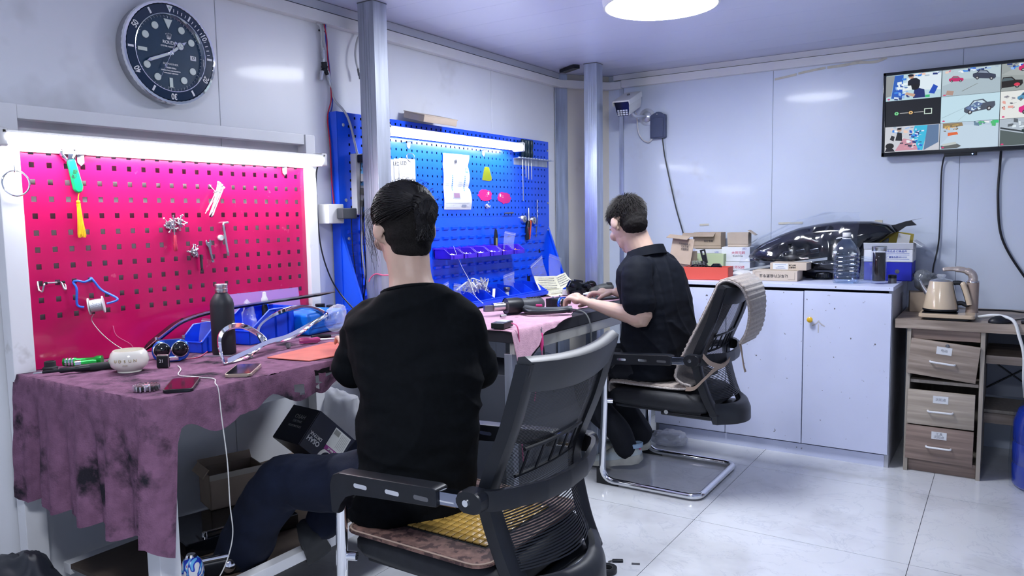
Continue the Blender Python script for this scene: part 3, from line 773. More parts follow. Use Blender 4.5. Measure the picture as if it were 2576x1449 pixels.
# --- the man with the tied-up hair, seen from behind
def man_near():
    root = thing('person', 'person with tied-up hair in charcoal T-shirt seated at purple-clothed bench', 'person', (-1.4,1.58,0))
    off = -Vector(root.location)
    F = Vector((-.82,.57,0)).normalized(); Lf = Vector((-F.y, F.x, 0))
    V = Vector
    # skin: head, neck, arms and hands
    hc = V((-1.476,1.684,1.236)); hf = V((-.87,.46,-.2)).normalized(); hl = V((0,0,1)).cross(hf).normalized(); hu = hf.cross(hl)
    hl2 = hu.cross(hf)*-1
    Lh = V((0,0,1)).cross(hf).normalized(); Uh = hf.cross(Lh)
    bm = B(); Mx = head_shape(bm, hc, hf, Lh, Uh, 1.02)
    limb(bm, [(-1.41,1.645,1.02),(-1.418,1.65,1.05),(-1.436,1.66,1.11),hc+V((.012,-.008,-.02))], [.085,.074,.061,.066], 18)
    shL, shR = V((-1.518,1.572,.982)), V((-1.309,1.724,.982))
    elL, elR = V((-1.592,1.568,.825)), V((-1.307,1.792,.81))
    wrL, wrR = V((-1.765,1.755,.875)), V((-1.53,1.98,.875))
    limb(bm, [shL,elL,(elL+wrL)/2+V((0,0,.004)),wrL], [.045,.042,.038,.027]); limb(bm, [shR,elR,(elR+wrR)/2,wrR], [.045,.042,.038,.027])
    for wr, s in ((wrL, 1), (wrR, -1)):
        d = V((-.85,.5,0)).normalized(); sd = V((-d.y, d.x, 0))*s
        bm.sphere(wr+d*.05, (.042,.042,.017), 14, 8)
        for q in range(4):
            b0 = wr+d*.075+sd*(.027-.018*q); Lq = (.07,.078,.072,.056)[q]
            limb(bm, [b0-d*.02, b0+d*Lq*.45+V((0,0,.006)), b0+d*Lq*.8+V((0,0,-.006)), b0+d*Lq+V((0,0,-.018))], [.0088,.0085,.008,.0068], 8, 3)
        limb(bm, [wr+d*.03-sd*.028, wr+d*.055-sd*.052, wr+d*.085-sd*.05], [.012,.0105,.009], 8, 3)
    ob = remeshed('body', bm, .0045, 3, SKIN, root); ob.location = off
    for c_ in [ob]: pass
    face_bits(hc, Mx, 1.02, ob)
    # T-shirt
    bm = B()
    trunk(bm, [((-1.385,1.57,.462),.178,.125,.135),((-1.385,1.57,.50),.178,.128,.138),((-1.378,1.577,.56),.174,.128,.135),((-1.365,1.598,.66),.168,.12,.125),((-1.37,1.612,.75),.17,.118,.122),((-1.387,1.622,.85),.178,.118,.122),((-1.405,1.636,.93),.186,.115,.115),((-1.417,1.648,.99),.185,.1,.1),((-1.42,1.65,1.024),.155,.085,.097,.012),((-1.422,1.653,1.052),.118,.078,.092,.018),((-1.424,1.655,1.068),.09,.07,.084,.022)], F, Lf)
    for sh, el, w in ((shL, elL, V((-.01,-.004,0))), (shR, elR, V((.0,.012,0)))):
        limb(bm, [sh+(V((-1.41,1.65,1.0))-sh)*.35+V((0,0,.012)), sh+V((0,0,.006)), (sh*.5+el*.5)+w*.6, sh*.1+el*.9+w], [.06,.06,.058,.06], 16)
    def wr1(p):
        t = fold(p, 6, .014, (1,1,1.6))+fold(p, 13, .006)
        if p.z < .8: t += ridge(p, (.5,.4,1.), 15, .009, .5, 4)
        t += ridge(p, (-.35,-.5,1.), 11, .006, 1.4, 4)
        return t
    o = remeshed('t_shirt', bm, .006, 14, TSHIRT, root, wr1); o.location = off
    bm = B(); bm.tube([V((-1.424,1.655,1.067))+Lf*math.cos(a)*.088+F*math.sin(a)*(.071 if math.sin(a) > 0 else .083)+V((0,0,-.024*math.sin(a))) for a in [2*PI*k/28 for k in range(28)]], .0055, 6, closed=True)
    o = bm.done('collar', TSHIRT, root); o.location = off
    # trousers
    bm = B()
    trunk(bm, [((-1.39,1.565,.463),.16,.12,.12),((-1.39,1.565,.52),.165,.12,.125),((-1.385,1.575,.58),.155,.11,.115),((-1.38,1.58,.64),.14,.1,.1)], F, Lf)
    hipL, hipR = V((-1.47,1.50,.535)), V((-1.38,1.65,.535))
    kL, kR = V((-1.80,1.46,.50)), V((-1.745,1.80,.50))
    limb(bm, [hipL,(hipL*.5+kL*.5)+V((0,0,.0)),kL+V((.02,0,-.005)),V((-1.87,1.455,.40)),V((-1.97,1.44,.24)),V((-2.03,1.445,.13))], [.092,.082,.08,.083,.08,.08], 18)
    limb(bm, [hipR,(hipR*.5+kR*.5),kR,V((-1.765,1.70,.42)),V((-1.77,1.60,.33))], [.095,.086,.075,.062,.06], 18)
    o = remeshed('trousers', bm, .007, 3, JEANS, root, lambda p: fold(p, 9, .012, (1,1,1))+fold(p, 22, .005, (1,1,1))); o.location = off
    # shoes
    def shoe(heel, d, up, ln=.27):
        bm = B(); d = V(d).normalized(); up = V(up); sd = d.cross(up).normalized(); up = sd.cross(d)
        secs = []
        for u, w_, h0, h1 in ((0,.022,.01,.06),(.06,.034,0,.085),(.25,.036,0,.09),(.45,.037,.003,.075),(.65,.044,0,.055),(.85,.042,.004,.045),(.97,.026,.01,.034),(1.,.01,.014,.026)):
            c = V(heel)+d*ln*u; secs.append([c+sd*w_*a+up*lerp(h0, h1, b) for a, b in ((-1,.05),(-1,.5),(-.6,.92),(0,1),(.6,.92),(1,.5),(1,.05),(.5,0),(-.5,0))])
        bm.loft(secs); return bm
    o = shoe((-1.965,1.45,.005), (-.95,.1,0), (0,0,1)).done('shoe', RUBBER, root, angle=70); o.location = off
    o = shoe((-1.74,1.535,.30), (-.5,.55,-.62), (-.7,.0,.7), .24).done('shoe', RUBBER, root, angle=70); o.location = off
    # hair: cropped cap, swept-back lengths and the knot
    bm = B()
    def H(x, y, z): return hc+Mx @ V((x, y, z))*1.02
    KS = 1.035
    def cap(p, r, rot=None):
        T = Matrix.Translation(H(*p)) @ Mx.to_4x4()
        b = B(); b.sphere((0,0,0), tuple(q*KS for q in r), 24, 16)
        for v in b.bm.verts: v.co = T @ v.co
        me = bpy.data.meshes.new('q'); b.bm.to_mesh(me); b.bm.free(); bm.bm.from_mesh(me); bpy.data.meshes.remove(me)
    cap((0,-.02,.038), (.0815,.0985,.084)); cap((.004,-.02,.05), (.088,.098,.082)); cap((0,-.045,-.012), (.071,.069,.06)); cap((0,-.042,-.052), (.058,.056,.04))
    kn = H(-.01,-.112,.042); cap((-.01,-.112,.045), (.036,.026,.042)); cap((-.012,-.116,.014), (.026,.017,.036))
    rnd = random.Random(3)
    hb = remeshed('hair', bm, .005, 2, UNDER, root, lambda p: .002*mnoise.noise(p*60)); hb.location = off
    bm = B()
    for i in range(1100):
        a = rnd.uniform(-1.05, 1.05)*PI*.8; z0 = rnd.uniform(.02,.11)
        st = V((math.sin(a)*.082, math.cos(a)*.09-.02, (z0+rnd.uniform(-.03,0)) if abs(a) > 1.2 else z0*.5+.06))
        q = V((st.x, st.y+.02, st.z-.03)); q = V((q.x/.082, q.y/.1, q.z/.088)); q.normalize()
        def on(v, ex): 
            v = v.normalized(); return V((v.x*(.088+ex)+.004, v.y*(.101+ex)-.022, v.z*(.086+ex)+.048))
        e = V((-.12,-.97,.05)); pts = []
        for k in range(8):
            t = k/7; v = q.lerp(e, t*.93); v.z += .35*math.sin(PI*t)*max(0, q.y)*.6; ex = .0015+.006*math.sin(PI*t)*rnd.uniform(.3,1)
            pts.append(H(*on(v, ex)))
        bm.tube(pts, [.0009]+[.0013]*6+[.0007], 3, caps=False)
    for i in range(320):
        a = rnd.uniform(0, 2*PI); r0 = rnd.uniform(.3, 1); b0 = H(-.012+.036*r0*math.cos(a), -.134+.008*r0, .05+.036*r0*math.sin(a))
        m = H(-.014+.034*math.cos(a+.8), -.142, .02+.03*math.sin(a+.5)); e = H(-.004+rnd.uniform(-.026,.022), -.13+rnd.uniform(-.012,.006), -.022+rnd.uniform(-.03,.03))
        bm.tube(smoothpath([b0, (b0+m)/2+Mx @ V((0,-.006,.004)), m, e], 4), .0012, 3, caps=False)
    for i in range(30):   # loose strands at the temple
        b0 = H(.07+rnd.uniform(-.01,.006), .05+rnd.uniform(-.03,.03), .07+rnd.uniform(-.03,.02))
        bm.tube(smoothpath([b0, b0+Mx @ V((.012+rnd.uniform(-.01,.008),.012,-.02)), b0+Mx @ V((.016+rnd.uniform(-.012,.01),.01+rnd.uniform(-.02,.02),-.06)), b0+Mx @ V((.004+rnd.uniform(-.014,.012),.012+rnd.uniform(-.02,.02),-.09-rnd.uniform(0,.06)))], 5), .0004, 3, caps=False)
    for i in range(120):
        a = rnd.uniform(0, 2*PI); v = V((math.cos(a), rnd.uniform(-.6,.9), abs(math.sin(a))+.1)).normalized(); b0 = H(v.x*.084, v.y*.1-.026, v.z*.088+.045)
        bm.tube(smoothpath([b0, b0+Mx @ (v*.012+V((rnd.uniform(-.006,.006),-.012,0))), b0+Mx @ (v*.006+V((rnd.uniform(-.01,.01),-.026,rnd.uniform(-.006,.006))))], 4), .0005, 3, caps=False)
    st = bm.done('strands', HAIR, root, fix=False); st.location = off
man_near()

# --- the man with short hair in the polo shirt, side-on at the far chair
def man_far():
    V = Vector
    root = thing('person', 'person with short hair in navy polo shirt working at blue pegboard bench', 'person', (-1.45,3.45,0))
    off = -V(root.location)
    F = V((-.95,.3,0)).normalized(); Lf = V((-F.y, F.x, 0))
    hc = V((-1.572,3.45,1.225)); hf = V((-.70,.46,-.55)).normalized(); Lh = V((0,0,1)).cross(hf).normalized(); Uh = hf.cross(Lh)
    bm = B(); Mx = head_shape(bm, hc, hf, Lh, Uh, 1.06)
    limb(bm, [(-1.455,3.45,1.02),(-1.50,3.45,1.095),hc+V((.02,0,-.03))], [.078,.068,.07], 18)
    shL, shR = V((-1.45,3.265,1.005)), V((-1.46,3.64,1.0))
    elL, elR = V((-1.408,3.222,.80)), V((-1.5,3.72,.815))
    wrL, wrR = V((-1.675,3.262,.851)), V((-1.735,3.665,.868))
    limb(bm, [shL,elL+V((.012,0,.012)),elL+(wrL-elL)*.22+V((0,0,.004)),(elL+wrL)/2,wrL], [.048,.045,.044,.037,.025]); limb(bm, [shR,elR,(elR+wrR)/2,wrR], [.048,.043,.038,.026])
    # left hand curled over the lamp module
    d = V((-1,-.05,0)).normalized(); sd = V((-d.y, d.x, 0))       # sd points to the near side (little finger)
    sd = V((0,-1,0))
    pc = wrL+V((-.045,.0,.013))
    limb(bm, [wrL, pc, wrL+V((-.085,0,.022))], [.026,.032,.03], 14, 4, flat=.62)
    for q, (oy, Lq, dz) in enumerate(((-.030,.058,-.004),(-.010,.066,.004),(.010,.066,.008),(.029,.056,.006))):
        b0 = wrL+V((-.088, oy, .022+dz))
        limb(bm, [b0+V((.02,0,-.002)), b0+V((-.02,0,.006)), b0+V((-.045,0,-.008)), b0+V((-.052,0,-.034-.01*(q < 2)))], [.0105,.0098,.0092,.0075], 10, 4)
    limb(bm, [wrL+V((-.03,.028,.004)), wrL+V((-.062,.045,-.01)), wrL+V((-.095,.048,-.022))], [.0125,.011,.009], 10, 4)
    # right hand reaching down to the tablet
    limb(bm, [wrR, wrR+V((-.045,-.005,-.002)), wrR+V((-.08,-.01,-.006))], [.025,.03,.028], 14, 4, flat=.6)
    for q, oy in enumerate((-.030,-.011,.009,.027)):
        b0 = wrR+V((-.085, oy-.01, -.006)); Lq = (.07,.076,.07,.055)[q]
        limb(bm, [b0+V((.02,0,.002)), b0+V((-Lq*.45,-.004,.004-.004*q)), b0+V((-Lq*.8,-.008,-.010)), b0+V((-Lq*.95,-.01,-.026))], [.010,.0094,.0088,.0072], 10, 4)
    limb(bm, [wrR+V((-.03,-.03,-.006)), wrR+V((-.06,-.046,-.02)), wrR+V((-.085,-.048,-.034))], [.0125,.011,.0085], 10, 4)
    ob = remeshed('body', bm, .0042, 3, SKIN, root); ob.location = off
    face_bits(hc, Mx, 1.06, ob)
    bm = B()
    trunk(bm, [((-1.415,3.45,.50),.19,.155,.15),((-1.415,3.45,.56),.192,.16,.155),((-1.41,3.45,.66),.185,.16,.155),((-1.412,3.45,.76),.186,.155,.15),((-1.425,3.45,.87),.192,.15,.145),((-1.443,3.45,.95),.198,.14,.13),((-1.455,3.45,1.01),.19,.115,.115),((-1.464,3.45,1.05),.145,.095,.1),((-1.475,3.45,1.078),.098,.08,.09),((-1.485,3.45,1.098),.082,.076,.082)], F, Lf)
    limb(bm, [(-1.455,3.35,1.01),shL+V((.004,.006,.006)),(shL*.5+elL*.5)+V((.004,-.004,.0)),shL*.34+elL*.66+V((.006,-.002,.0))], [.068,.071,.073,.079], 18)
    limb(bm, [(-1.455,3.55,1.01),shR+V((.004,-.006,.006)),(shR*.5+elR*.5),shR*.25+elR*.75], [.07,.073,.074,.076], 18)
    def wr2(p):
        t = fold(p, 7, .009, (1,1,.8))+fold(p, 18, .002)
        if p.x > -1.45 and p.y > 3.3: t += ridge(p, (1.,1.3,.2), 17, .006, .3, 3.5)
        if p.z < .78: t += ridge(p, (.8,.2,1.), 22, .008, 1, 2.2)
        return t
    o = remeshed('polo_shirt', bm, .006, 9, POLO, root, wr2); o.location = off
    bm = B(); secs = []
    for k in range(29):
        a = R(-140)+R(280)*k/28-PI/2
        c = V((-1.478,3.45,1.072)); dr = Lf*math.cos(a)*1.0+F*math.sin(a)
        r0, r1 = .08, .104; zf = .026*math.sin(a)
        secs.append([c+dr*r0+V((0,0,.034-zf)), c+dr*(r0+.006)+V((0,0,.038-zf)), c+dr*r1+V((0,0,-.004-zf)), c+dr*(r1-.006)+V((0,0,-.006-zf))])
    bm.loft(secs); o = bm.done('collar', POLO, root, angle=70); o.location = off
    bm = B()
    trunk(bm, [((-1.42,3.45,.492),.18,.15,.13),((-1.42,3.45,.55),.185,.15,.14),((-1.415,3.45,.62),.17,.14,.13)], F, Lf)
    kL, kR = V((-1.80,3.33,.50)), V((-1.80,3.57,.50))
    limb(bm, [(-1.45,3.36,.55),(-1.62,3.345,.535),kL,(-1.73,3.345,.36),(-1.60,3.38,.2),(-1.565,3.395,.125)], [.09,.086,.076,.07,.06,.06], 18)
    limb(bm, [(-1.45,3.54,.55),(-1.62,3.56,.535),kR,(-1.74,3.59,.36),(-1.62,3.62,.2),(-1.585,3.635,.13)], [.09,.086,.076,.07,.06,.06], 18)
    o = remeshed('trousers', bm, .007, 3, M('navy_trousers', (.004,.0055,.011), .8, vary=.15, vscale=20, bump=.1, bscale=300), root, lambda p: fold(p, 10, .007, (1,1,1))+ridge(p, (1.,.2,.6), 26, .006, 0, 3)); o.location = off
    SHOEW = M('shoe_sole', (.55,.55,.5), .6, vary=.08, vscale=30); SHOEB = M('shoe_upper', (.5,.58,.62), .7, vary=.12, vscale=14, bump=.2, bscale=200, dirt=(.62,.6,.5), dscale=9)
    def sneaker(heel, d, pitch, ln=.29):
        s = B(); u_ = B(); sp = V((0,0,1)); d = V(d).normalized(); sd = d.cross(sp).normalized()
        up = sp*math.cos(pitch)+d*math.sin(pitch); d2 = d*math.cos(pitch)-sp*math.sin(pitch)
        T = lambda u, a, h: V(heel)+d2*ln*u+sd*a+up*h
        A = []; Bq = []
        for u, w_, h0, h1, top in ((-.02,.02,.018,.05,.07),(.03,.034,.006,.052,.092),(.15,.038,.001,.046,.088),(.35,.04,.003,.036,.092),(.5,.043,.0,.033,.088),(.65,.047,.002,.032,.066),(.82,.045,.008,.033,.052),(.94,.034,.018,.034,.044),(1.0,.014,.026,.034,.036)):
            A.append([T(u, w_*a*1.04, lerp(h0, h1, b)) for a, b in ((-1,.1),(-1,1),(0,1.02),(1,1),(1,.1),(.6,0),(-.6,0))])
            Bq.append([T(u, w_*a, lerp(h1-.008, top, b)) for a, b in ((-.98,0),(-.95,.4),(-.6,.9),(0,1),(.6,.9),(.95,.4),(.98,0))])
        s.loft(A); u_.loft(Bq)
        so = s.done('sole', SHOEW, root, angle=60); so.location = off
        uo = u_.done('sneaker_upper', SHOEB, root, angle=60); uo.location = off
        c = T(.06, 0, .085); b = B(); b.lathe([(.036,0),(.04,.018),(.036,.022),(.031,.01)], 16, c, Matrix((sd, d2, up)).transposed(), caps=False)
        o = b.done('heel_collar', M('pale_blue_mesh', (.35,.5,.7), .7), root); o.location = off
        b = B(); b.box(T(-.012, 0, .075), (.004,.012,.03), Matrix((d2, sd, up)).transposed()); o = b.done('pull_tab', PINKP, root); o.location = off
        b = B()
        for k in range(4): b.tube([T(.5+.05*k, -.03, .075-.006*k), T(.5+.05*k, 0, .09-.012*k), T(.5+.05*k, .03, .075-.006*k)], .0025, 5)
        o = stuff(b.done('laces', SHOEW, root)); o.location = off
    sneaker((-1.485,3.415,.045), (-1,-.12,0), R(9)); sneaker((-1.55,3.675,.035), (-1,-.2,0), R(5))
    # short hair
    bm = B(); H = lambda x, y, z: hc+Mx @ V((x, y, z))*1.06
    def cap(p, r):
        T = Matrix.Translation(H(*p)) @ Mx.to_4x4(); b = B(); b.sphere((0,0,0), tuple(q*1.075 for q in r), 24, 16)
        for v in b.bm.verts: v.co = T @ v.co
        me = bpy.data.meshes.new('q'); b.bm.to_mesh(me); b.bm.free(); bm.bm.from_mesh(me); bpy.data.meshes.remove(me)
    cap((0,-.016,.052), (.083,.1,.076)); cap((0,-.042,.005), (.067,.07,.066)); cap((0,-.05,-.03), (.06,.058,.045)); cap((0,.03,.07), (.068,.062,.048))
    hb = remeshed('hair', bm, .005, 1, UNDER, root, lambda p: .003*mnoise.noise(p*90)); hb.location = off
    rnd = random.Random(5); bm = B(); crown = V((.1,-.35,.93)).normalized()
    for i in range(3600):
        v = V((rnd.gauss(0,1), rnd.gauss(0,1), rnd.gauss(.25,1))).normalized()
        if v.y > .25 and v.z < .25: continue
        if v.z < -.5: continue
        b0 = V((v.x*.083, v.y*.1-.02, v.z*.085+.042)); out = v.copy(); away = (v-crown); away = away-v*away.dot(v)
        if away.length > 1e-3: away.normalize()
        ln = .022 if v.z > .2 else .012
        lift = .75 if (v.y > .3 or v.z > .75) else .3
        tip = b0+(out*lift+away*.8).normalized()*ln*rnd.uniform(.7,1.3)
        mid = b0+out*ln*.35+away*ln*.2
        bm.tube([H(*b0), H(*mid), H(*tip)], [.0011,.0009,.0003], 3, caps=False)
    st = bm.done('strands', HAIRG, root, fix=False); st.location = off
man_far()
# ---------------------------------------------------------------- things on the long wall
def wallA(name, label, cat, y, z, x=-2.472, group=None):     # origin on the wall or board face, local x to the far end, -y into the room
    return thing(name, label, cat, (x, y, z), WA, group)
def wallB(name, label, cat, x, z, y=YB, group=None): return thing(name, label, cat, (x, y, z), 0, group)
AX = Matrix.Rotation(PI/2, 3, 'X')          # lathe axis z -> -y (towards the room)

def clock():
    t = wallA('wall_clock', 'round wall clock with navy dial and fluted steel rim', 'clock', 1.63, 1.863, XW)
    r = .176
    B().lathe([(r*.9,.001),(r*.98,.002),(r*.985,.03),(r*.965,.042),(r*.93,.046)], 72, M3=AX, caps=False).done('case', M('brushed_steel', (.42,.42,.44), .3, .95, vary=.1, vscale=30), t)
    bm = B(); n = 120
    rings = []
    for rr, zz in ((r*.925,.046),(r*.94,.051),(r*.985,.0495),(r,.042),(r*.985,.034)):
        rings.append([Vector((0,0,0))+AX @ Vector(((rr*(1+.006*(k % 2)))*math.cos(2*PI*k/n), (rr*(1+.006*(k % 2)))*math.sin(2*PI*k/n), zz)) for k in range(n)])
    bm.loft(rings, caps=False); bm.done('fluted_rim', CHROME, t, angle=10)
    NAVY = M('navy_enamel', (.004,.022,.06), .18, coat=.5); NAVD = M('navy_dial', (.006,.04,.085), .35, vary=.12, vscale=18, coat=.3)
    B().lathe([(r*.755,.046),(r*.765,.05),(r*.925,.0495),(r*.93,.046)], 72, M3=AX, caps=False).done('bezel', NAVY, t)
    B().lathe([(r*.715,.036),(r*.745,.05),(r*.76,.0505),(r*.765,.048)], 72, M3=AX, caps=False).done('inner_ring', CHROME, t)
    B().lathe([(.0,.036),(r*.74,.036),(r*.74,.03),(0,.03)], 64, M3=AX, caps=False).done('dial', NAVD, t)
    LUM = M('lume', (.7,.78,.72), .35); Y = -.0385
    def at(a, rad): return (math.sin(R(a))*rad*r, math.cos(R(a))*rad*r)
    for h in range(12):
        a = h*30; x, z = at(a, .57)
        bm = B()
        if h == 0: bm.prism([(-.016,r*.66),(.016,r*.66),(0,r*.47)], -.036, Y)
        elif h == 3: continue
        elif h in (6, 9):
            w_, l_ = (.006,.0165) if h == 6 else (.0165,.006); bm.b6(x-w_, x+w_, Y, -.036, z-l_, z+l_)
        else: bm.lathe([(.0125,.036),(.0125,.0385),(.0115,.0393),(0,.0393)], 20, (x,0,z), AX, caps=False)
        mk = bm.done('hour_marker', LUM, t)
    polys = []
    def bar(a, r0, r1, wd, col=(.8,.82,.85)):
        d = Vector((math.sin(R(a)), math.cos(R(a)))); n = Vector((d.y, -d.x))*wd/2
        polys.append(([tuple(d*r0*r+n), tuple(d*r1*r+n), tuple(d*r1*r-n), tuple(d*r0*r-n)], col, 0))
    for k in range(60):
        if k % 5: bar(k*6, .69, .715, .0008)
        else: bar(k*6, .68, .715, .0014)
    stuff(paint('minute_track', polys, PRINT, t, Matrix.Translation((0,-.0364,0))))
    polys = []
    for k in range(1, 15):
        if k % 5 == 0: bar(k*6, .79, .905, .006) if k == 5 else None
        elif k not in (9,11,14) or True: bar(k*6, .80, .865, .0026)
    for k in (15,25,35,45,55): bar(k*6, .79, .905, .0075)
    polys.append(([(-.012,r*.915),(.012,r*.915),(0,r*.775)], (.75,.78,.8), 0)); polys.append((ell(.009,.009,14,0,r*.865), (.35,.45,.42), 1))
    stuff(paint('bezel_scale', polys, PRINT, t, Matrix.Translation((0,-.0508,0))))
    for k, s in ((10,'10'),(20,'20'),(30,'30'),(40,'40'),(50,'50')):
        x, z = at(k*6, .845); text(t, s, .029, (x,-.0508,z), INKW, (PI/2, R(k*6), 0), xs=.8, bold=.0006)
    text(t, 'ROLEX', .0155, (0,-.0366,r*.21), INKW, bold=.0003); text(t, 'OYSTER PERPETUAL', .0072, (0,-.0366,r*.13), INKW, bold=.0002)
    text(t, 'SUBMARINER', .0098, (.002,-.0366,-r*.21), INKW); text(t, '1000ft=300m', .0074, (.002,-.0366,-r*.285), INKW, shear=.2, bold=.0002)
    text(t, 'SUPERLATIVE CHRONOMETER', .0054, (.002,-.0366,-r*.34), INKW, bold=.0002); text(t, 'OFFICIALLY CERTIFIED', .0054, (.002,-.0366,-r*.39), INKW, bold=.0002)
    text(t, 'SWISS MADE', .0045, (0,-.0366,-r*.665), INKW)
    crown = []
    for k in range(5):
        a = R(-34+17*k); tip = (math.sin(a)*.019, r*.28+math.cos(a)*.019); b0 = (-.006+.003*k, r*.29)
        crown.append(([b0, tip, (b0[0]+.0025, b0[1])], (.75,.75,.75), 0)); crown.append((ell(.003,.003,8,*tip), (.75,.75,.75), 1))
    crown.append((ell(.014,.005,12,0,r*.285), (.75,.75,.75), 2)); paint('crown_emblem', crown, PRINT, t, Matrix.Translation((0,-.0366,0)), .0001)
    dw = paint('date_window', [(rect(r*.5-.0115,-.008,r*.5+.0115,.008), (.75,.77,.78))], PRINT, t, Matrix.Translation((.004,-.0367,-.003)))
    text(t, '17', .0135, (r*.5+.004,-.0373,-.003), INK)
    # hands: twenty to two
    def hand(nm, a, y, parts, mat=CHROME):
        bm = B(); T = Matrix.Rotation(R(a), 4, 'Y')
        for poly, yy in parts: bm.prism(poly, yy, yy-.0012, 'xz', T)
        return bm.done(nm, mat, t)
    hh = hand('hour_hand', 53, 0, [([(-.005,-.005),(.005,-.005),(.005,.04),(-.005,.04)],-.041),(ell(.026,.026,20,0,.05),-.041),([(-.006,.06),(.006,.06),(0,.082)],-.041)])
    T = Matrix.Rotation(R(53), 4, 'Y'); bm = B(); bm.prism(rect(-.003,.006,.003,.038), -.0422, -.0426, 'xz', T)
    for k in range(3): bm.prism([(math.sin(R(b))*.0108, .05+math.cos(R(b))*.0108) for b in range(k*120-56, k*120+57, 14)]+[(math.sin(R(k*120))*.0015, .05+math.cos(R(k*120))*.0015)], -.0422, -.0426, 'xz', T)
    bm.done('hour_lume', LUM, hh)
    mh = hand('minute_hand', 247, 0, [([(-.005,-.008),(.005,-.008),(.0055,.085),(0,.1),(-.0055,.085)],-.0445)])
    bm = B(); bm.prism([(-.0032,.012),(.0032,.012),(.0035,.083),(-.0035,.083)], -.0457, -.0461, 'xz', Matrix.Rotation(R(247), 4, 'Y')); bm.done('minute_lume', LUM, mh)
    hand('second_hand', 207, 0, [([(-.0008,-.04),(.0008,-.04),(.0006,.1),(-.0006,.1)],-.0475),(ell(.009,.009,14,0,.052),-.0475),([(-.0045,-.045),(.0045,-.045),(.001,-.02),(-.001,-.02)],-.0475)])
    B().lathe([(.008,.038),(.008,.0495),(.003,.0515),(0,.0515)], 16, M3=AX, caps=False).done('hand_hub', CHROME, t)
    B().lathe([(0,.0535),(r*.75,.0535),(r*.75,.052),(0,.052)], 48, M3=AX, caps=False).done('glass', film('clock_glass', (.97,.98,1), .015, .04), t) if False else None
clock()

# --- air hose and wires by the first column
AIR = M('clear_hose', (.75,.77,.78), .3, trans=.35)
t = wallA('air_hose', 'clear air hose with metal Y coupling hanging from wall trunking', 'hose', 2.36, 1.93, XW)
def P(y, z, d=.02): return (y-2.36, -d, z-1.93)
B().tube(smoothpath([P(2.325,2.105,.03),P(2.35,2.098,.025),P(2.36,2.06),P(2.358,2.03),P(2.362,2.0)]), .0045, 8).done('hose', AIR, t)
B().tube(smoothpath([P(2.372,2.112,.02),P(2.366,2.07,.022),P(2.37,2.03,.02),P(2.37,1.995)]), .0045, 8).done('hose', AIR, t)
B().cyl(P(2.366,2.0),P(2.367,1.965),.0095,None,8).cyl(P(2.367,1.965),P(2.369,1.95),.007,None,10).cyl(P(2.366,2.012),P(2.366,2.0),.006,None,8).done('connector', STEEL, t)
B().cyl(P(2.368,1.952),P(2.37,1.935),.0125,None,14).cyl(P(2.37,1.935),P(2.37,1.925),.0155,.013,14).cyl(P(2.37,1.928),P(2.353,1.902),.009,None,12).cyl(P(2.37,1.928),P(2.386,1.902),.009,None,12).done('manifold', BLACKP, t)
B().cyl(P(2.356,1.912),P(2.347,1.872),.0098,None,8).done('coupling', STEEL, t); B().cyl(P(2.383,1.915),P(2.395,1.88),.0098,None,8).cyl(P(2.395,1.88),P(2.402,1.858),.007,None,10).done('coupling', STEEL, t)
B().box(P(2.364,2.083,.016),(.03,.006,.006)).done('cable_tie', BLACKP, t)
B().tube(smoothpath([P(2.402,1.86),P(2.415,1.80,.025),P(2.443,1.72,.075),P(2.49,1.56,.08),P(2.535,1.40,.08),P(2.565,1.2,.085),P(2.585,1.0,.09),P(2.59,.86,.1)]), .005, 8).done('supply_hose', AIR, t)
tag(B().tube(smoothpath([(XW+.03,2.368,2.11),(XW+.025,2.385,2.05),(XW+.02,2.39,1.98),(XW+.02,2.398,1.9),(XW+.02,2.402,1.8),(-2.51,2.386,1.72),(-2.5,2.385,1.6),(-2.495,2.382,1.45),(-2.49,2.385,1.345)]), .0028, 6).done('red_wire', M('red_wire_pvc', (.5,.02,.06), .4)), 'thin red wire running down beside the blue pegboard', 'wire')
tag(B().tube(smoothpath([(XW+.03,2.376,2.11),(XW+.022,2.382,2.05),(XW+.018,2.396,1.98),(XW+.018,2.404,1.88),(XW+.018,2.41,1.78),(-2.51,2.39,1.7),(-2.5,2.392,1.6),(-2.495,2.39,1.45),(-2.49,2.393,1.345)]), .0028, 6).done('blue_wire', M('blue_wire_pvc', (.02,.05,.4), .4)), 'thin blue wire running down beside the blue pegboard', 'wire')
t = wallA('air_hose', 'short clear hose end with metal nipple hanging beside the column', 'hose', 2.55, 1.95, XW)
B().tube(smoothpath([(.04,-.03,.165),(.015,-.03,.13),(-.006,-.035,.07),(-.006,-.04,.02),(.006,-.04,-.005)]), .0045, 8).done('hose', AIR, t)
B().cyl((.004,-.04,0),(.01,-.04,-.03),.0065,None,10).cyl((.01,-.04,-.03),(.013,-.04,-.045),.0045,None,10).done('nipple', STEELD, t)

# ---------------------------------------------------------------- on the red pegboard
RX = -2.472
t = wallA('bottle_opener', 'green-handled bottle opener with yellow tassel hanging on red pegboard', 'opener', 1.265, 1.42, RX)
def P(y, z, d=.012): return (y-1.265, -d, z-1.42)
bm = B(); bm.prism([(1.243-1.265,.052),(1.268-1.265,.056),(1.288-1.265,-.03),(1.283-1.265,-.046),(1.268-1.265,-.05),(1.258-1.265,-.04)], -.005, -.019, bev=.004); h = bm.done('handle', GREENP, t)
bm = B(); bm.tube([P(a, b) for a, b in ((1.245,1.47),(1.228,1.492),(1.226,1.515),(1.24,1.528),(1.262,1.53),(1.274,1.518),(1.272,1.495),(1.262,1.478))], .0055, 8); bm.prism([(-.02,.052),(.004,.054),(.008,.075),(-.016,.078)], -.009, -.015); bm.done('opener_head', CHROME, t)
text(h, '老师', .016, (-.003,-.0195,.008), INK, (PI/2,R(-70),0)); 
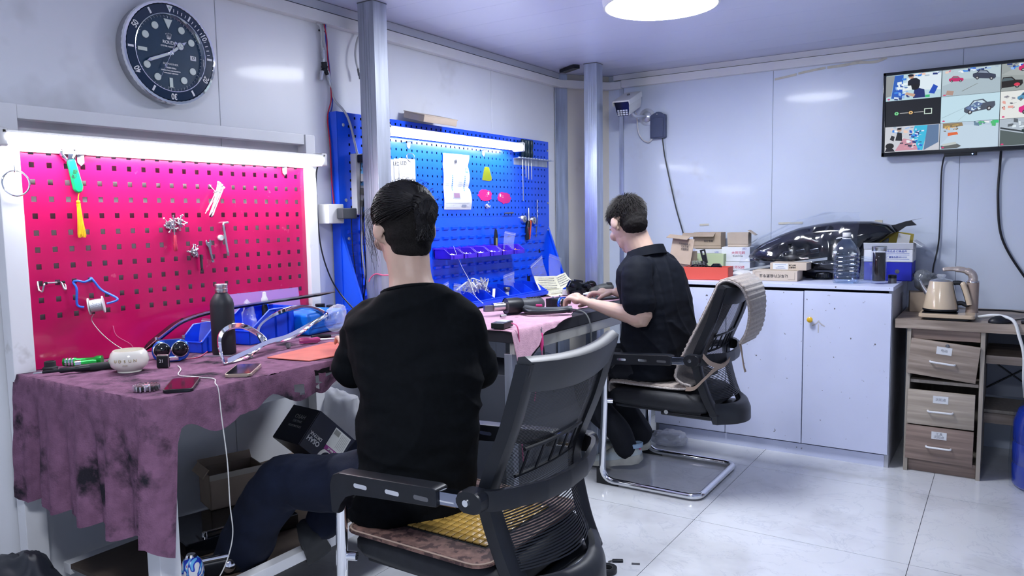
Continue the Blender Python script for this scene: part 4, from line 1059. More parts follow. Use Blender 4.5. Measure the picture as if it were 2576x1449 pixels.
B().tube(smoothpath([P(1.276,1.375),P(1.272,1.362),P(1.27,1.345)]), .0015, 6).done('cord', YELLOW, t)
bm = B(); bm.sphere(P(1.27,1.343), .006, 12, 8); bm.cyl(P(1.27,1.338), P(1.271,1.325), .0065, .0055, 12)
rnd = random.Random(2)
for k in range(70):
    a = rnd.uniform(0, 2*PI); q = math.sqrt(rnd.random()); x0, x1 = .005*q, .0125*q
    bm.tube([P(1.271+x0*math.cos(a), 1.328, .012+x0*math.sin(a)), P(1.2725+x1*.6*math.cos(a), 1.285, .012+x1*.6*math.sin(a)), P(1.275+x1*math.cos(a), 1.236+rnd.uniform(-.006,.006), .012+x1*.8*math.sin(a))], .0012, 4)
bm.done('tassel', YELLOW, t)
t = thing('key_ring', 'large steel ring hanging from clear suction hook on white post', 'ring', (-2.448,1.085,1.395), WA)
pts = [(math.cos(2*PI*k/40)*.037, -.008, math.sin(2*PI*k/40)*.037) for k in range(40)]
B().tube(pts, .0025, 8, closed=True).done('ring', CHROME, t)
B().lathe([(.018,.0),(.017,.002),(.008,.005),(.0,.006)], 20, (-.002,0,.055), AX).done('suction_cup', CLEARP, t)
B().tube([(-.002,-.005,.055),(-.002,-.011,.052),(-.002,-.013,.036),(-.002,-.009,.033),(-.002,-.005,.038)], .0022, 6).done('hook', CHROME, t)

def bundle(label, cat, y, z, kind, n, seed, name='magnet', x=RX, size=1., mat=STEEL):
    t = wallA(name, label, cat, y, z, x); rnd = random.Random(seed)
    B().lathe([(.009,0),(.009,.006),(.007,.007),(0,.007)], 14, M3=AX).done('magnet_disc', STEELD, t)
    sm = B(); sm.cyl((0,0,0),(0,0,.014),.0014,None,6).lathe([(.0035,.014),(.0035,.016),(.001,.0175),(0,.0175)], 8); me = sm.mesh('screw', mat)
    for k in range(n):
        o = link('screw', me, t, (rnd.uniform(-.012,.012)*size, -.006-rnd.uniform(0,.012), rnd.uniform(-.012,.012)*size), (rnd.uniform(0,6.3), rnd.uniform(0,6.3), rnd.uniform(0,6.3)))
        o.scale = (1.15,)*3
    return t
bundle('screw cluster on magnet behind the red screwdriver on red pegboard', 'magnet', 1.577, 1.266, 0, 26, 1)
bundle('screw cluster on magnet beside the screwdriver tip on red pegboard', 'magnet', 1.621, 1.274, 0, 18, 2)
bundle('screw cluster on magnet above the black stick on red pegboard', 'magnet', 1.672, 1.165, 0, 30, 3)
t = wallA('screwdriver', 'small screwdriver with red translucent handle on red pegboard', 'screwdriver', 1.589, 1.2, RX)
B().cyl((-.002,-.022,.1),(.001,-.018,.03),.0022,None,8).done('shaft', STEEL, t)
B().lathe([(.004,.03),(.0055,.026),(.0058,.0),(.0068,-.004),(.007,-.024),(.005,-.027),(0,-.027)], 10, (0.002,-.018,0)).done('handle', M('red_clear_plastic', (.7,.05,.12), .15, trans=.4), t)
t = wallA('cable_ties', 'bundle of white cable ties tucked into red pegboard hole', 'cable ties', 1.77, 1.37, RX)
bm = B(); rnd = random.Random(9)
tie = B().tube([(0,0,.04),(0,-.002,-.02),(0,-.004,-.075)], .0016, 5).box((0,-.001,.042),(.006,.004,.006)).mesh('cable_tie', WHITEP)
for k in range(13): link('cable_tie', tie, t, (rnd.uniform(-.008,.008), -.012-rnd.uniform(0,.014), rnd.uniform(-.008,.012)), (rnd.uniform(-.05,.12), R(28)+rnd.uniform(-.18,.2), 0))
B().tube([(-.012,-.016,.012),(-.004,-.03,.016),(.008,-.028,.012),(.006,-.012,.008),(-.008,-.01,.008)], .0018, 6, closed=True).done('binding', STEELD, t)
B().tube(smoothpath([(0,-.02,.01),(-.015,-.02,.022),(-.03,-.018,.04)]), .0013, 5).done('loose_end', WHITEP, t)
t = wallA('hex_key', 'L-shaped steel hex key hooked on red pegboard', 'hex key', 1.80, 1.21, RX)
B().tube(fillet([(.02,-.006,.06),(-.008,-.014,.058),(.008,-.014,-.062)], .008), .0042, 6).done('key', STEEL, t); B().cyl((.0065,-.014,-.05),(.008,-.014,-.064),.005,.004,8).done('ball_end', STEEL, t)
B().lathe([(.011,0),(.011,.008),(.0095,.0095),(0,.0095)], 18, (-.013,0,.004), AX).done('magnet_disc', WHITEP, t)
t = wallA('wrench', 'small open-ended steel wrench stuck on red pegboard', 'wrench', 1.738, 1.165, RX)
bm = B(); T = Matrix.Rotation(R(12), 4, 'Y') if False else Matrix.Rotation(R(-11), 4, 'Y')
bm.prism([(-.0035,-.035),(.0035,-.035),(.004,.018),(.011,.026),(.0115,.04),(.006,.046),(.0045,.033),(-.0045,.033),(-.006,.046),(-.0115,.04),(-.011,.026),(-.004,.018)], -.004, -.009, 'xz', T, .001); bm.lathe([(.0055,.004),(.0055,.009),(0,.009)], 14, T @ Vector((0,0,-.036)), AX); bm.done('wrench_body', STEEL, t)
B().lathe([(.007,0),(.007,.004),(0,.004)], 14, T @ Vector((0,0,.026)), AX).done('magnet_disc', STEELD, t)
t = wallA('marker_stick', 'thin black rubber stick hanging below the screws on red pegboard', 'stick', 1.694, 1.13, RX)
B().cyl((0,-.012,.026),(.001,-.012,-.024),.0045,None,10).done('grip', RUBBER, t); B().cyl((.001,-.012,-.024),(.001,-.012,-.034),.0035,.002,8).done('tip', BLACKP, t)
t = wallA('pegboard_hook', 'bent steel double hook plugged into red pegboard', 'hook', 1.175, 1.085, RX)
bm = B(); bm.tube(fillet([(-.036,.002,.016),(-.036,-.004,-.012),(-.034,-.02,-.016),(-.03,-.024,.004),(-.026,-.018,.01),(.024,-.018,.01),(.028,-.024,-.012),(.034,-.022,-.014),(.036,-.016,.0),(.036,.002,.006)], .005, 3), .0028, 8); bm.done('wire_hook', STEEL, t)
for x in (-.022,.016,.03): B().cyl((x-.004,-.018,.01),(x+.004,-.018,.01),.0042,None,8).done('sleeve', BLACKP, t)
t = wallA('solder_spool', 'white solder spool hanging on blue wire loop from red pegboard', 'spool', 1.29, 1.04, RX)
bm = B(); D = Vector((.8,-.55,.12)).normalized(); S0 = Vector((0,-.04,-.026))
Mq = D.to_track_quat('Z', 'Y').to_matrix()
B().lathe([(.008,-.022),(.027,-.022),(.0275,-.019),(.012,-.018),(.012,.018),(.0275,.019),(.027,.022),(.008,.022)], 28, S0, Mq).done('spool', WHITEP, t)
B().lathe([(.0125,-.0175),(.02,-.017),(.0205,.0),(.02,.017),(.0125,.0175)], 24, S0, Mq, caps=False).done('solder', M('solder_wire', (.6,.6,.62), .35, .9, bump=.5, bscale=300, stretch=(1,1,1)), t)
B().tube(smoothpath([S0-D*.035, S0-D*.05+Vector((-.004,0,.012)), Vector((-.045,-.015,.03)), Vector((-.048,-.004,.05)), Vector((-.04,-.012,.055)), Vector((-.02,-.016,.05)), Vector((.0,-.014,.056)), Vector((.008,-.004,.06)), Vector((.012,-.012,.05)), Vector((.03,-.022,.02)), S0+D*.055+Vector((.008,0,.01)), S0+D*.03]), .0035, 8).done('wire_loop', M('blue_wire_coat', (.03,.16,.75), .4), t)
B().tube(smoothpath([S0+Vector((-.012,-.004,-.026)), Vector((-.012,-.03,-.075)), Vector((.01,-.045,-.12)), Vector((.05,-.06,-.165)), Vector((.085,-.08,-.19)), Vector((.11,-.1,-.205))]), .0013, 6).done('loose_solder', MT['solder_wire'], t)
tag(B().tube(smoothpath([(-2.47,1.36,.937),(-2.462,1.366,.903),(-2.455,1.408,.868),(-2.45,1.416,.842)]), .0014, 6).done('thin_wire', M('pink_wire', (.6,.1,.25), .4)), 'thin pink wire standing up against the red pegboard', 'wire')
t = wallA('plastic_sheet', 'translucent violet plastic sheet leaning on red pegboard foot', 'sheet', 1.965, .92, RX)
bm = B(); bm.prism([(-.175,-.08),(.172,-.08),(.174,.079),(-.165,.08)], 0, -.003, 'xz', Matrix.Translation((0,-.02,0)) @ Matrix.Rotation(R(-9), 4, 'X')); bm.done('sheet', film('violet_sheet', (.62,.35,.8), .55, .3), t)
tag(B().tube(smoothpath([(-2.41,2.225,1.535),(-2.42,2.245,1.52),(-2.45,2.252,1.46),(-2.455,2.254,1.3),(-2.45,2.265,1.15),(-2.44,2.30,1.03),(-2.42,2.34,.95),(-2.36,2.37,.87),(-2.34,2.36,.84)]), .0032, 7).done('hanging_cable', BLACKP), 'black cord hanging from the red pegboard lamp end', 'cable')

# ---------------------------------------------------------------- on the blue pegboard
BX = -2.4635
def screwm(): return None
t = wallA('power_strip', 'white multi-socket power strip with plugs on blue pegboard', 'power strip', 2.5, 1.43, BX)
B().b6(-.034,.026,-.035,0,-.135,.135,.004).done('strip_body', WHITEP, t)
sb = paint('socket_face', [(rect(-.01,.05-.002,.022,.095), (.12,.42,.75)), (rect(-.01,-.005,.022,.042), (.12,.42,.75))]+[(rect(a,b,a+.004,b+.009), (.02,.02,.03), 2) for a, b in ((-.006,.058),(.012,.058),(.003,.075),(-.006,.005),(.012,.005))], PRINT, t, Matrix.Translation((0,-.0355,0)))
B().b6(-.028,.03,-.085,-.036,.095,.13,.004).done('black_adapter', BLACKP, t)
B().b6(-.012,.026,-.07,-.036,.012,.045,.004).done('white_plug', WHITEP, t)
for z in (-.03,-.085):
    bm = B(); bm.loft([[(-.012,-.036,z-.014),(.024,-.036,z-.014),(.024,-.036,z+.014),(-.012,-.036,z+.014)],[(-.002,-.07,z-.012),(.02,-.066,z-.013),(.02,-.066,z+.01),(-.002,-.07,z+.01)],[(.0,-.08,z-.006),(.012,-.078,z-.006),(.012,-.078,z+.006),(0,-.08,z+.006)]]); bm.done('black_plug', BLACKP, t)
    B().tube(smoothpath([(-.002,-.075,z-.004),(-.02,-.07,z-.02),(-.027,-.06,z-.08),(-.022,-.055,-.25),(-.01,-.05,-.4),(-.03,-.04,-.56)]), .003, 7).done('plug_cord', BLACKP, t)
B().box((.004,-.037,-.112),(.013,.006,.024),None,.002).done('switch', M('switch_blue', (.05,.25,.8), .3), t)
B().tube(smoothpath([(.005,-.018,-.135),(.008,-.018,-.18),(.002,-.02,-.3),(.03,-.02,-.5),(.05,-.03,-.6)]), .004, 8).done('strip_cord', WHITEP, t)
B().tube(smoothpath([(-.028,-.06,.11),(-.033,-.058,.04),(-.032,-.05,-.1),(-.026,-.04,-.3),(-.02,-.04,-.56)]), .002, 6).done('adapter_cord', BLACKP, t)
t = thing('wall_socket', 'white surface socket box with dark adapter beside blue pegboard', 'socket', (-2.47,2.345,1.3), WA)
B().b6(-.045,.045,-.035,.03,-.042,.042,.004).done('socket_box', WHITEP, t)
B().b6(.0,.085,-.075,-.035,-.022,.024,.005).done('adapter', M('grey_black_plastic', (.05,.055,.065), .45), t)
B().tube(smoothpath([(.07,-.055,-.022),(.072,-.05,-.06),(.075,-.05,-.16),(.085,-.05,-.25),(.08,-.05,-.3),(.1,-.04,-.45)]), .0022, 6).done('adapter_cord', BLACKP, t)
# paper instruction sheet
t = wallA('instruction_sheet', 'folded white instruction sheet taped to blue pegboard', 'paper', 3.235, 1.463, BX)
bm = B()
def shp(u, v):
    x = lerp(-.112,.105,u)+(.018*(1-v)*u if v < .4 else 0); z = lerp(-.144,.146,v)
    return (x, -.004-.012*abs(math.sin(v*PI*2.5))*(.4+.6*u)-.01*max(0, .25-v), z)
bm.grid(shp, 10, 30); bm.done('sheet', PAPER, t, angle=70, solid=.0006)
def sp(x, z): 
    v = (z+.144)/.29; u = (x+.112)/.217; return -.0052-.012*abs(math.sin(v*PI*2.5))*(.4+.6*u)-.01*max(0, .25-v)
bits = []; rnd = random.Random(4)
def blk(x0, z0, x1, z1, col): bits.append((x0, z0, x1, z1, col))
for z in (.13,.104,.096,.07,.062,.054): 
    x = -.1
    while x < .06: 
        l = rnd.uniform(.006,.02); blk(x, z, x+l, z+.0025, (.35,.4,.5)); x += l+.004
for r_ in range(8):
    z = .03-.0105*r_; blk(-.1,z,-.065,z+.0028,(.5,.55,.65)); blk(-.045,z-.001,-.036,z+.006,(.08,.25,.6)); blk(.01,z,.04,z+.0028,(.5,.55,.65)); blk(.058,z-.001,.067,z+.006,(.08,.25,.6)); blk(-.1,z-.004,.09,z-.0034,(.6,.65,.75))
blk(-.1,.043,.095,.0445,(.4,.45,.55)); blk(-.04,-.085,.022,-.055,(.4,.45,.55)); blk(-.034,-.082,.016,-.058,(.25,.15,.25)); blk(.03,.054,.055,.078,(.6,.68,.7)); blk(.07,.052,.095,.077,(.1,.25,.55)); blk(.078,.06,.087,.069,(.8,.85,.9))
blk(-.1,-.112,.1,-.107,(.55,.58,.64)); blk(-.098,-.135,-.045,-.116,(.62,.66,.74)); blk(-.035,-.135,.02,-.116,(.66,.7,.76)); blk(.035,-.132,.07,-.118,(.3,.35,.45)); blk(.075,-.13,.1,-.116,(.7,.74,.8))
bm = bmesh.new(); cols = []
for x0, z0, x1, z1, c in bits:
    bm.faces.new([bm.verts.new((x, sp(x, z)-.0004-.0003*(c[0] < .3), z)) for x, z in rect(x0, z0, x1, z1)]); cols.append(c)
me = bpy.data.meshes.new('print'); bm.to_mesh(me); bm.free(); ca = me.color_attributes.new('Col', 'FLOAT_COLOR', 'CORNER')
for p in me.polygons:
    for li in p.loop_indices: ca.data[li].color = (*cols[p.index], 1)
me.materials.append(PRINT); link('printing', me, t)
bm = B(); bm.sphere((-.01,-.012,.112),(.012,.004,.016),12,8); bm.done('magnet_clip', STEEL, t)
# booklets
t = wallA('sample_cards', 'stack of white LED colour sample cards hanging on blue pegboard', 'cards', 2.835, 1.475, BX)
for k, (dx, dz) in enumerate(((-.05,-.005),(-.03,.0),(.0,.003))):
    o = B().b6(-.058+dx,.058+dx,-.004-.005*k,-.001-.005*k,-.1+dz,.085+dz).done('card', PAPER, t)
pr_ = [(rect(-.05,-.075,.05,-.01), (.03,.03,.04))]
for i, c in enumerate(((.7,.1,.3),(.1,.1,.7),(.75,.78,.8),(.04,.06,.05),(.2,.25,.2),(.5,.45,.2))):
    pr_.append((ell(.026,.024,14,-.033+.033*(i % 3),-.026-.033*(i//3)), c))
for i in range(5): pr_.append((rect(-.05+.02*i,.015,-.038+.02*i,.028), (.4,.42,.48)))
paint('swatches', pr_, PRINT, t, Matrix.Translation((0,-.0145,0)), .0002)
text(t, 'LED', .026, (-.028,-.0148,.065), INK); text(t, 'LED', .026, (-.075,-.0095,.06), INK)
B().tube([(.028+.028*math.cos(a), -.012-.004*math.sin(a*2), .095+.02*math.sin(a)) for a in [2*PI*k/20 for k in range(20)]], .002, 6, closed=True).done('wire_ring', STEEL, t)
# stickers
def sticker(label, y, z, poly, col, extra=None, name='sticker'):
    t = wallA(name, label, 'sticker', y, z, BX); B().prism(poly, -.0008, -.0035).done('shape', col, t)
    if extra: paint('stars', extra, PRINT, t, Matrix.Translation((0,-.0038,0)), .0002)
sticker('yellow-green translucent plastic tag on blue pegboard', 3.522, 1.519, [(-.025,.032),(-.012,.038),(.02,.036),(.045,-.02),(.044,-.036),(.02,-.041),(-.046,-.038),(-.046,-.028)], M('lime_plastic', (.25,.3,.01), .2, trans=.3))
def star(cx, cz, r): return ([(cx+(r if k % 2 == 0 else r*.4)*math.sin(PI*k/5), cz+(r if k % 2 == 0 else r*.4)*math.cos(PI*k/5)) for k in range(10)], (.9,.85,.88), 0)
MAG = M('magenta_vinyl', (.55,.015,.2), .4)
def ragged(w_, h, seed):
    rnd = random.Random(seed); return [(w_*math.cos(a)*(1+rnd.uniform(-.12,.12))*(1.15 if abs(math.cos(a)) > .6 else 1), h*math.sin(a)*(1+rnd.uniform(-.12,.12))) for a in [2*PI*k/22 for k in range(22)]]
sticker('magenta ragged flag sticker nearer the paper sheet on blue pegboard', 3.5, 1.398, ragged(.058,.034,1), MAG, [star(.03,.012,.013)]+[star(.006+.008*k,-.004+.01*(k % 2),.003) for k in range(3)])
sticker('magenta ragged flag sticker nearer the pliers on blue pegboard', 3.69, 1.386, ragged(.06,.033,2), MAG, [star(-.04,.014,.013)]+[star(-.02+.006*k,.004+.008*(k % 2),.003) for k in range(3)])
bundle('screw cluster on magnet under the magenta stickers on blue pegboard', 'magnet', 3.5, 1.338, 0, 14, 6, x=BX)
t = wallA('pegboard_rod', 'plain dark steel rod hook on blue pegboard', 'rod', 3.715, 1.295, BX); B().tube([(-.05,-.02,.002),(.04,-.022,.004),(.05,.002,.006)], .0045, 8).done('rod', STEELD, t)
# screwdriver rack
t = wallA('screwdriver_rack', 'steel screwdriver rack plate fixed to blue pegboard', 'rack', 3.99, 1.605, BX)
B().b6(-.19,.2,-.003,-.001,-.022,.016).done('back_plate', GALV, t)
bm = B(); bm.b6(-.19,.2,-.05,-.003,.014,.017)
bm.done('shelf', GALV, t)
for k in range(12): B().cyl((-.17+.032*k,-.03,.0175),(-.17+.032*k,-.03,.0225),.011,None,10).done('hole_collar', GALV, t)
for k, (x, ln) in enumerate(((-.135,.24),(-.1,.1),(-.07,.11),(-.035,.11))):
    labels = ('long-shafted screwdriver hanging in the blue pegboard rack', 'dark screwdriver in second slot of the pegboard rack', 'dark screwdriver in third slot of the pegboard rack', 'dark screwdriver in fourth slot of the pegboard rack')
    s = thing('screwdriver', labels[k], 'screwdriver', (BX+.03, 3.99+x, 1.629), WA, 'screwdrivers in the rack')
    B().lathe([(.006,0),(.011,.006),(.012,.03),(.0085,.045),(.0125,.065),(.0125,.095),(.009,.104),(0,.104)], 10).done('handle', M('teal_black_plastic', (.01,.03,.05), .3), s)
    B().cyl((0,0,.002),(0,0,-.02-ln),.003,None,8).done('shaft', STEEL, s)
# magnet trays, pliers, drill bit
for y, z, lb in ((3.885,1.262,'round steel magnet tray by the orange cutter on blue pegboard'),(3.995,1.252,'round steel magnet tray by the drill bit on blue pegboard')):
    t = wallA('magnet_tray', lb, 'magnet tray', y, z, BX, 'magnet trays on the blue pegboard')
    B().lathe([(.026,0),(.026,.012),(.022,.02),(.012,.022),(.01,.017),(0,.017)], 26, M3=AX).done('tray', STEEL, t); B().lathe([(.008,.017),(.008,.024),(0,.025)], 14, M3=AX).done('boss', STEEL, t)
t = wallA('cutter', 'orange and black handled cutter with long tip on blue pegboard', 'cutter', 3.925, 1.225, BX)
B().lathe([(.0,.105),(.003,.1),(.005,.06),(.0085,.03),(.009,.025)], 12, (.008,-.018,0)).done('tip', STEEL, t)
bm = B(); bm.prism([(-.005,.028),(.018,.028),(.02,.012),(.0,-.088),(-.024,-.09),(-.02,-.02),(-.012,.008)], -.008, -.028, bev=.005); bm.done('grip', BLACKP, t)
bm = B(); bm.prism([(.004,.03),(.021,.026),(.024,.008),(.006,-.086),(-.002,-.088),(.012,.0)], -.012, -.03, bev=.003); bm.done('grip_edge', ORANGE, t); text(t, 'SANLIDA', .013, (-.006,-.0285,-.04), INKR, (PI/2,R(80),0))
t = wallA('drill_bit', 'long thin steel drill bit hanging beside the magnet tray', 'drill bit', 4.04, 1.27, BX); B().tube([(.008+.0012*math.sin(k*1.3),-.01+.0012*math.cos(k*1.3),.11-.006*k) for k in range(20)], .0028, 6).done('flute', STEEL, t); B().cyl((.006,-.01,-.005),(-.012,-.01,-.12),.003,None,8).done('shank', STEELD, t)
# bins on the louvers
def small_bin(label, y, z, seed, fill, tint):
    t = thing('storage_bin', label, 'bin', (BX, y, z), WA, 'violet bins on the blue pegboard'); w_ = .053
    bm = B(); th = .002
    side = [(-.006,.05),(-.075,.05),(-.115,.022),(-.115,.0),(-.012,0)]
    for s in (-1, 1): bm.prism(side, s*w_-s*th, s*w_, 'yz')
    bm.b6(-w_,w_,-.115,-.012,0,th); bm.b6(-w_,w_,-.117,-.113,0,.022); bm.b6(-w_,w_,-.014,-.01,0,.055); bm.b6(-w_-.002,w_+.002,-.008,-.002,.045,.058)
    b = bm.done('bin_body', PURP, t)
    B().b6(-.03,.03,-.122,-.117,.0,.02,.002).done('label_holder', PURP, t)
    bm = B()
    for s in (-1, 1): bm.tube([(s*w_,-.006,.05),(s*w_,-.075,.05),(s*w_,-.115,.022)], .0022, 6)
    bm.done('rim', PURP, t)
    rnd = random.Random(seed); bm = B()
    for k in range(70):
        p = Vector((rnd.uniform(-.045,.045), rnd.uniform(-.105,-.03), .006+rnd.uniform(0,.016))); d = Vector((rnd.uniform(-1,1), rnd.uniform(-1,1), rnd.uniform(-.4,.4))).normalized()*.007
        bm.tube([p-d, p+d], .0025 if fill == 0 else .004, 5); 
    stuff(bm.done('screws', tint, t))
COPPER = M('copper_parts', (.55,.25,.15), .35, .8)
labs = ['violet bin of steel screws, first of the row behind the seated head', 'violet bin of steel screws, second of the pegboard row', 'violet bin of steel screws, third of the pegboard row', 'violet bin of white clips under the black knife', 'violet bin of red fittings beside the knife bin', 'violet bin of copper fittings at the row end beside the plastic bag']
for k in range(6): small_bin(labs[k], 3.08+.118*k, 1.066, 20+k, 0 if k < 3 else 1, [STEEL,STEEL,STEEL,WHITEP,COPPER,COPPER][k])
t = thing('box_knife', 'black folding knife standing in a violet bin on blue pegboard', 'knife', (BX+.05, 3.52, 1.085), WA)
bm = B(); bm.prism([(-.014,0),(.014,0),(.016,.08),(.006,.12),(-.004,.125),(-.012,.07)], -.008, .004, 'xz', Matrix.Rotation(R(3), 4, 'Y'), .002); bm.done('knife_body', BLACKP, t); B().b6(-.003,.008,-.011,-.008,.02,.075).done('inlay', M('yellow_metal', (.5,.45,.15), .4, .5), t)
def zip_bag(label, loc, w_, h, tilt=0, rz=WA, seed=1, mat=None, lean=0, flop=.35):
    t = thing('zip_bag', label, 'plastic bag', loc, 0, None, (lean, tilt, rz)); rnd = random.Random(seed)
    bm = B()
    def f(s): 
        def g(u, v):
            x = (u-.5)*w_*(1+.1*(v-.5)); puff = math.sin(PI*u)*math.sin(PI*min(1, v*1.2))*.012+.004*mnoise.noise(Vector((u*4+seed, v*4, s)))
            return (x, s*(puff+.0006)-flop*h*.5*max(0, v-.55)**2*2, v*h)
        return g
    for s in (-1, 1): bm.grid(f(s), 10, 12)
    bm.done('film', mat or BAG, t, angle=80)
    B().tube([((u-.5)*w_*1.04, -flop*h*.5*.35**2*2, .9*h) for u in (0,.25,.5,.75,1)], .0014, 5).done('zip_seal', BAGW, t)
    return t
zip_bag('clear zip bag standing in the copper fittings bin', (BX+.06,3.64,1.09), .11, .1, R(8), WA, 3)
# cardboard box on the board top
t = thing('cardboard_box', 'flat grey cardboard box balanced on top of the blue pegboard', 'box', (-2.43,3.0,1.746), WA)
bm = B(); bm.box((0,-.0,.02),(.26,.13,.03),(R(14),0,0),.002); bm.done('box_body', CARDL, t); B().box((0,-.003,.0365),(.264,.134,.004),(R(14),0,0)).done('lid_flap', CARDL, t)

# ---------------------------------------------------------------- on the back wall
t = wallB('television', 'flat black-framed television showing camera views on back wall', 'television', -.195, 1.795, 4.66)
tw, th = .41, .225
B().b6(-tw,tw,-.0,.045,-th,th,.006).done('back_shell', BLACKP, t)
fr = B()
for a in ((-tw,tw,-.008,.004,th-.016,th),(-tw,tw,-.008,.004,-th,-th+.022),(-tw,-tw+.014,-.008,.004,-th,th),(tw-.014,tw,-.008,.004,-th,th)): fr.b6(*a, .002)
fr.done('bezel', BLACKG, t)
B().b6(-tw+.2,tw-.2,.045,.08,-.12,.12).done('wall_mount', STEELD, t)
pn = B().b6(-.11,.04,-.006,.02,-th-.016,-th+.001,.003).done('control_panel', BLACKP, t)
B().sphere((.02,-.0065,-th-.008), .003, 8, 6).done('power_led', M('blue_led', (.1,.3,1), .3, emit=(.15,.35,1.), estr=6.), pn)
# nine camera pictures
sx0, sx1, sz0, sz1 = -tw+.014, tw-.014, -th+.022, th-.016
cw, chh = (sx1-sx0)/3, (sz1-sz0)/3
def cell(i, j): return sx0+cw*i, sz1-chh*(j+1)
def at_cell(i, j, pts, c):
    x, z = cell(i, j); return ([(x+a*cw, z+b*chh) for a, b in pts], c)
def car(i, j, ox, oz, s, col, dark=(.05,.06,.1), sk=.25):
    s *= .82
    q = lambda pts, c: at_cell(i, j, [(max(.01, min(.99, ox+s*a)), max(.01, min(.99, oz+s*(b*1.75+sk*a)))) for a, b in pts], c)
    return [q([(-.5,-.12),(-.42,-.2),(.45,-.2),(.52,-.1),(.5,.06),(.25,.1),(.12,.26),(-.2,.28),(-.34,.1),(-.5,.04)], col), q([(-.28,.1),(-.17,.24),(.09,.22),(.2,.09)], dark), q(ell(.17,.2,10,-.3,-.18), (.04,.04,.05)), q(ell(.17,.2,10,.32,-.18), (.04,.04,.05)), q(ell(.08,.1,8,-.3,-.18), (.5,.52,.55)), q(ell(.08,.1,8,.32,-.18), (.5,.52,.55))]
FLR = (.45,.6,.68); polys = []
bgs = {(0,0):(.5,.7,.78),(1,0):(.42,.52,.58),(2,0):(.34,.38,.38),(0,1):(.012,.014,.02),(1,1):(.55,.75,.85),(2,1):(.8,.82,.8),(0,2):(.6,.62,.68),(1,2):(.5,.62,.75),(2,2):(.45,.52,.6)}
for (i, j), c in bgs.items(): polys.append(at_cell(i, j, rect(.005,.005,.995,.995), c))
rn = random.Random(12)
def clutter(i, j, x0, z0, x1, z1, n, cols, s=.09):
    for k in range(n):
        a, b = rn.uniform(x0, x1), rn.uniform(z0, z1); w_, h = rn.uniform(.02, s), rn.uniform(.02, s); t_ = rn.uniform(-.04,.04)
        a2, b2 = min(a+w_, .99), min(b+h, .99)
        polys.append(at_cell(i, j, [(a,b),(a2,min(.99,max(0.01,b+t_))),(a2,b2),(a,min(.99,max(.01,b2-t_)))], rn.choice(cols)))
BL = [(.02,.1,.6),(.05,.25,.8),(.3,.5,.9),(.7,.8,.95),(.03,.05,.2)]; MX = [(.75,.2,.3),(.9,.92,.95),(.1,.15,.3),(.4,.5,.6),(.85,.6,.5)]
# workshop picture with two workers
polys += [at_cell(0,0,[(.0,.98),(.0,.15),(.1,.2),(.16,.98)],(.3,.32,.33)), at_cell(0,0,[(.16,.98),(.1,.1),(.3,.05),(.32,.98)],(.03,.12,.5)), at_cell(0,0,[(.42,.98),(.99,.98),(.99,.3),(.6,.35)],(.75,.85,.92))]
clutter(0,0,.15,.02,.4,.8,34,BL); clutter(0,0,.4,.85,.95,.95,16,MX+BL); clutter(0,0,.2,.4,.4,.7,8,[(.8,.9,.95)],.13)
polys += [at_cell(0,0,[(.4,.55),(.62,.5),(.62,.72),(.55,.82),(.47,.82),(.4,.72)],(.012,.014,.025)), at_cell(0,0,ell(.1,.16,12,.46,.88),(.5,.3,.22)), at_cell(0,0,ell(.11,.1,12,.45,.93),(.01,.01,.02)), at_cell(0,0,[(.5,.05),(.72,.05),(.7,.36),(.6,.42),(.52,.36)],(.015,.03,.16)), at_cell(0,0,ell(.16,.24,14,.53,.48),(.012,.012,.016)), at_cell(0,0,[(.35,.22),(.52,.1),(.54,.2),(.38,.3)],(.6,.38,.28)), at_cell(0,0,[(.78,.2),(.88,.15),(.94,.42),(.86,.52)],(.02,.08,.5)), at_cell(0,0,[(.3,.35),(.48,.38),(.46,.55),(.32,.5)],(.8,.88,.9)), at_cell(0,0,ell(.07,.06,10,.37,.48),(.1,.2,.5)), at_cell(0,0,rect(.72,.04,.8,.14),(.05,.5,.2))]
# garages
polys += [at_cell(1,0,[(.02,.4),(.35,.6),(.98,.55),(.98,.97),(.02,.97)],(.5,.62,.68))]; clutter(1,0,.02,.82,.98,.95,22,MX+BL); polys += car(1,0,.25,.62,.3,(.55,.03,.15),(.2,.2,.22),-.1); polys += car(1,0,.72,.68,.46,(.05,.06,.1),(.25,.3,.4),-.28)
polys += [at_cell(1,0,[(.08,.06),(.2,.02),(.22,.18),(.1,.22)],(.45,.3,.25)), at_cell(1,0,[(.35,.15),(.62,.4),(.62,.385),(.36,.14)],(.2,.22,.2)), at_cell(1,0,ell(.06,.05,8,.06,.05),(.7,.05,.15))]
polys += [at_cell(2,0,[(.0,.6),(.4,.98),(.98,.98),(.98,.4)],(.4,.44,.44))]; clutter(2,0,.02,.78,.35,.95,12,BL); polys += car(2,0,.45,.86,.42,(.6,.03,.15)); polys += car(2,0,.12,.3,.55,(.025,.022,.022),(.1,.14,.16),.1)
polys += [at_cell(2,0,ell(.1,.12,10,.26,.22),(.7,.05,.1))]
for a, b, c in ((.21,.5,(.2,.7,.3)),(.47,.5,(.8,.5,.2))): polys.append(at_cell(0,1,ell(.085,.14,6,a,b),c)); polys.append(at_cell(0,1,ell(.03,.05,8,a,b),(.02,.03,.03)))
polys += [at_cell(0,1,rect(.27,.49,.42,.515),(.5,.5,.5)), at_cell(0,1,rect(.53,.49,.7,.515),(.5,.5,.5)), at_cell(0,1,rect(.71,.4,.85,.62),(.7,.85,.75)), at_cell(0,1,rect(.725,.43,.835,.59),(.01,.012,.016))]
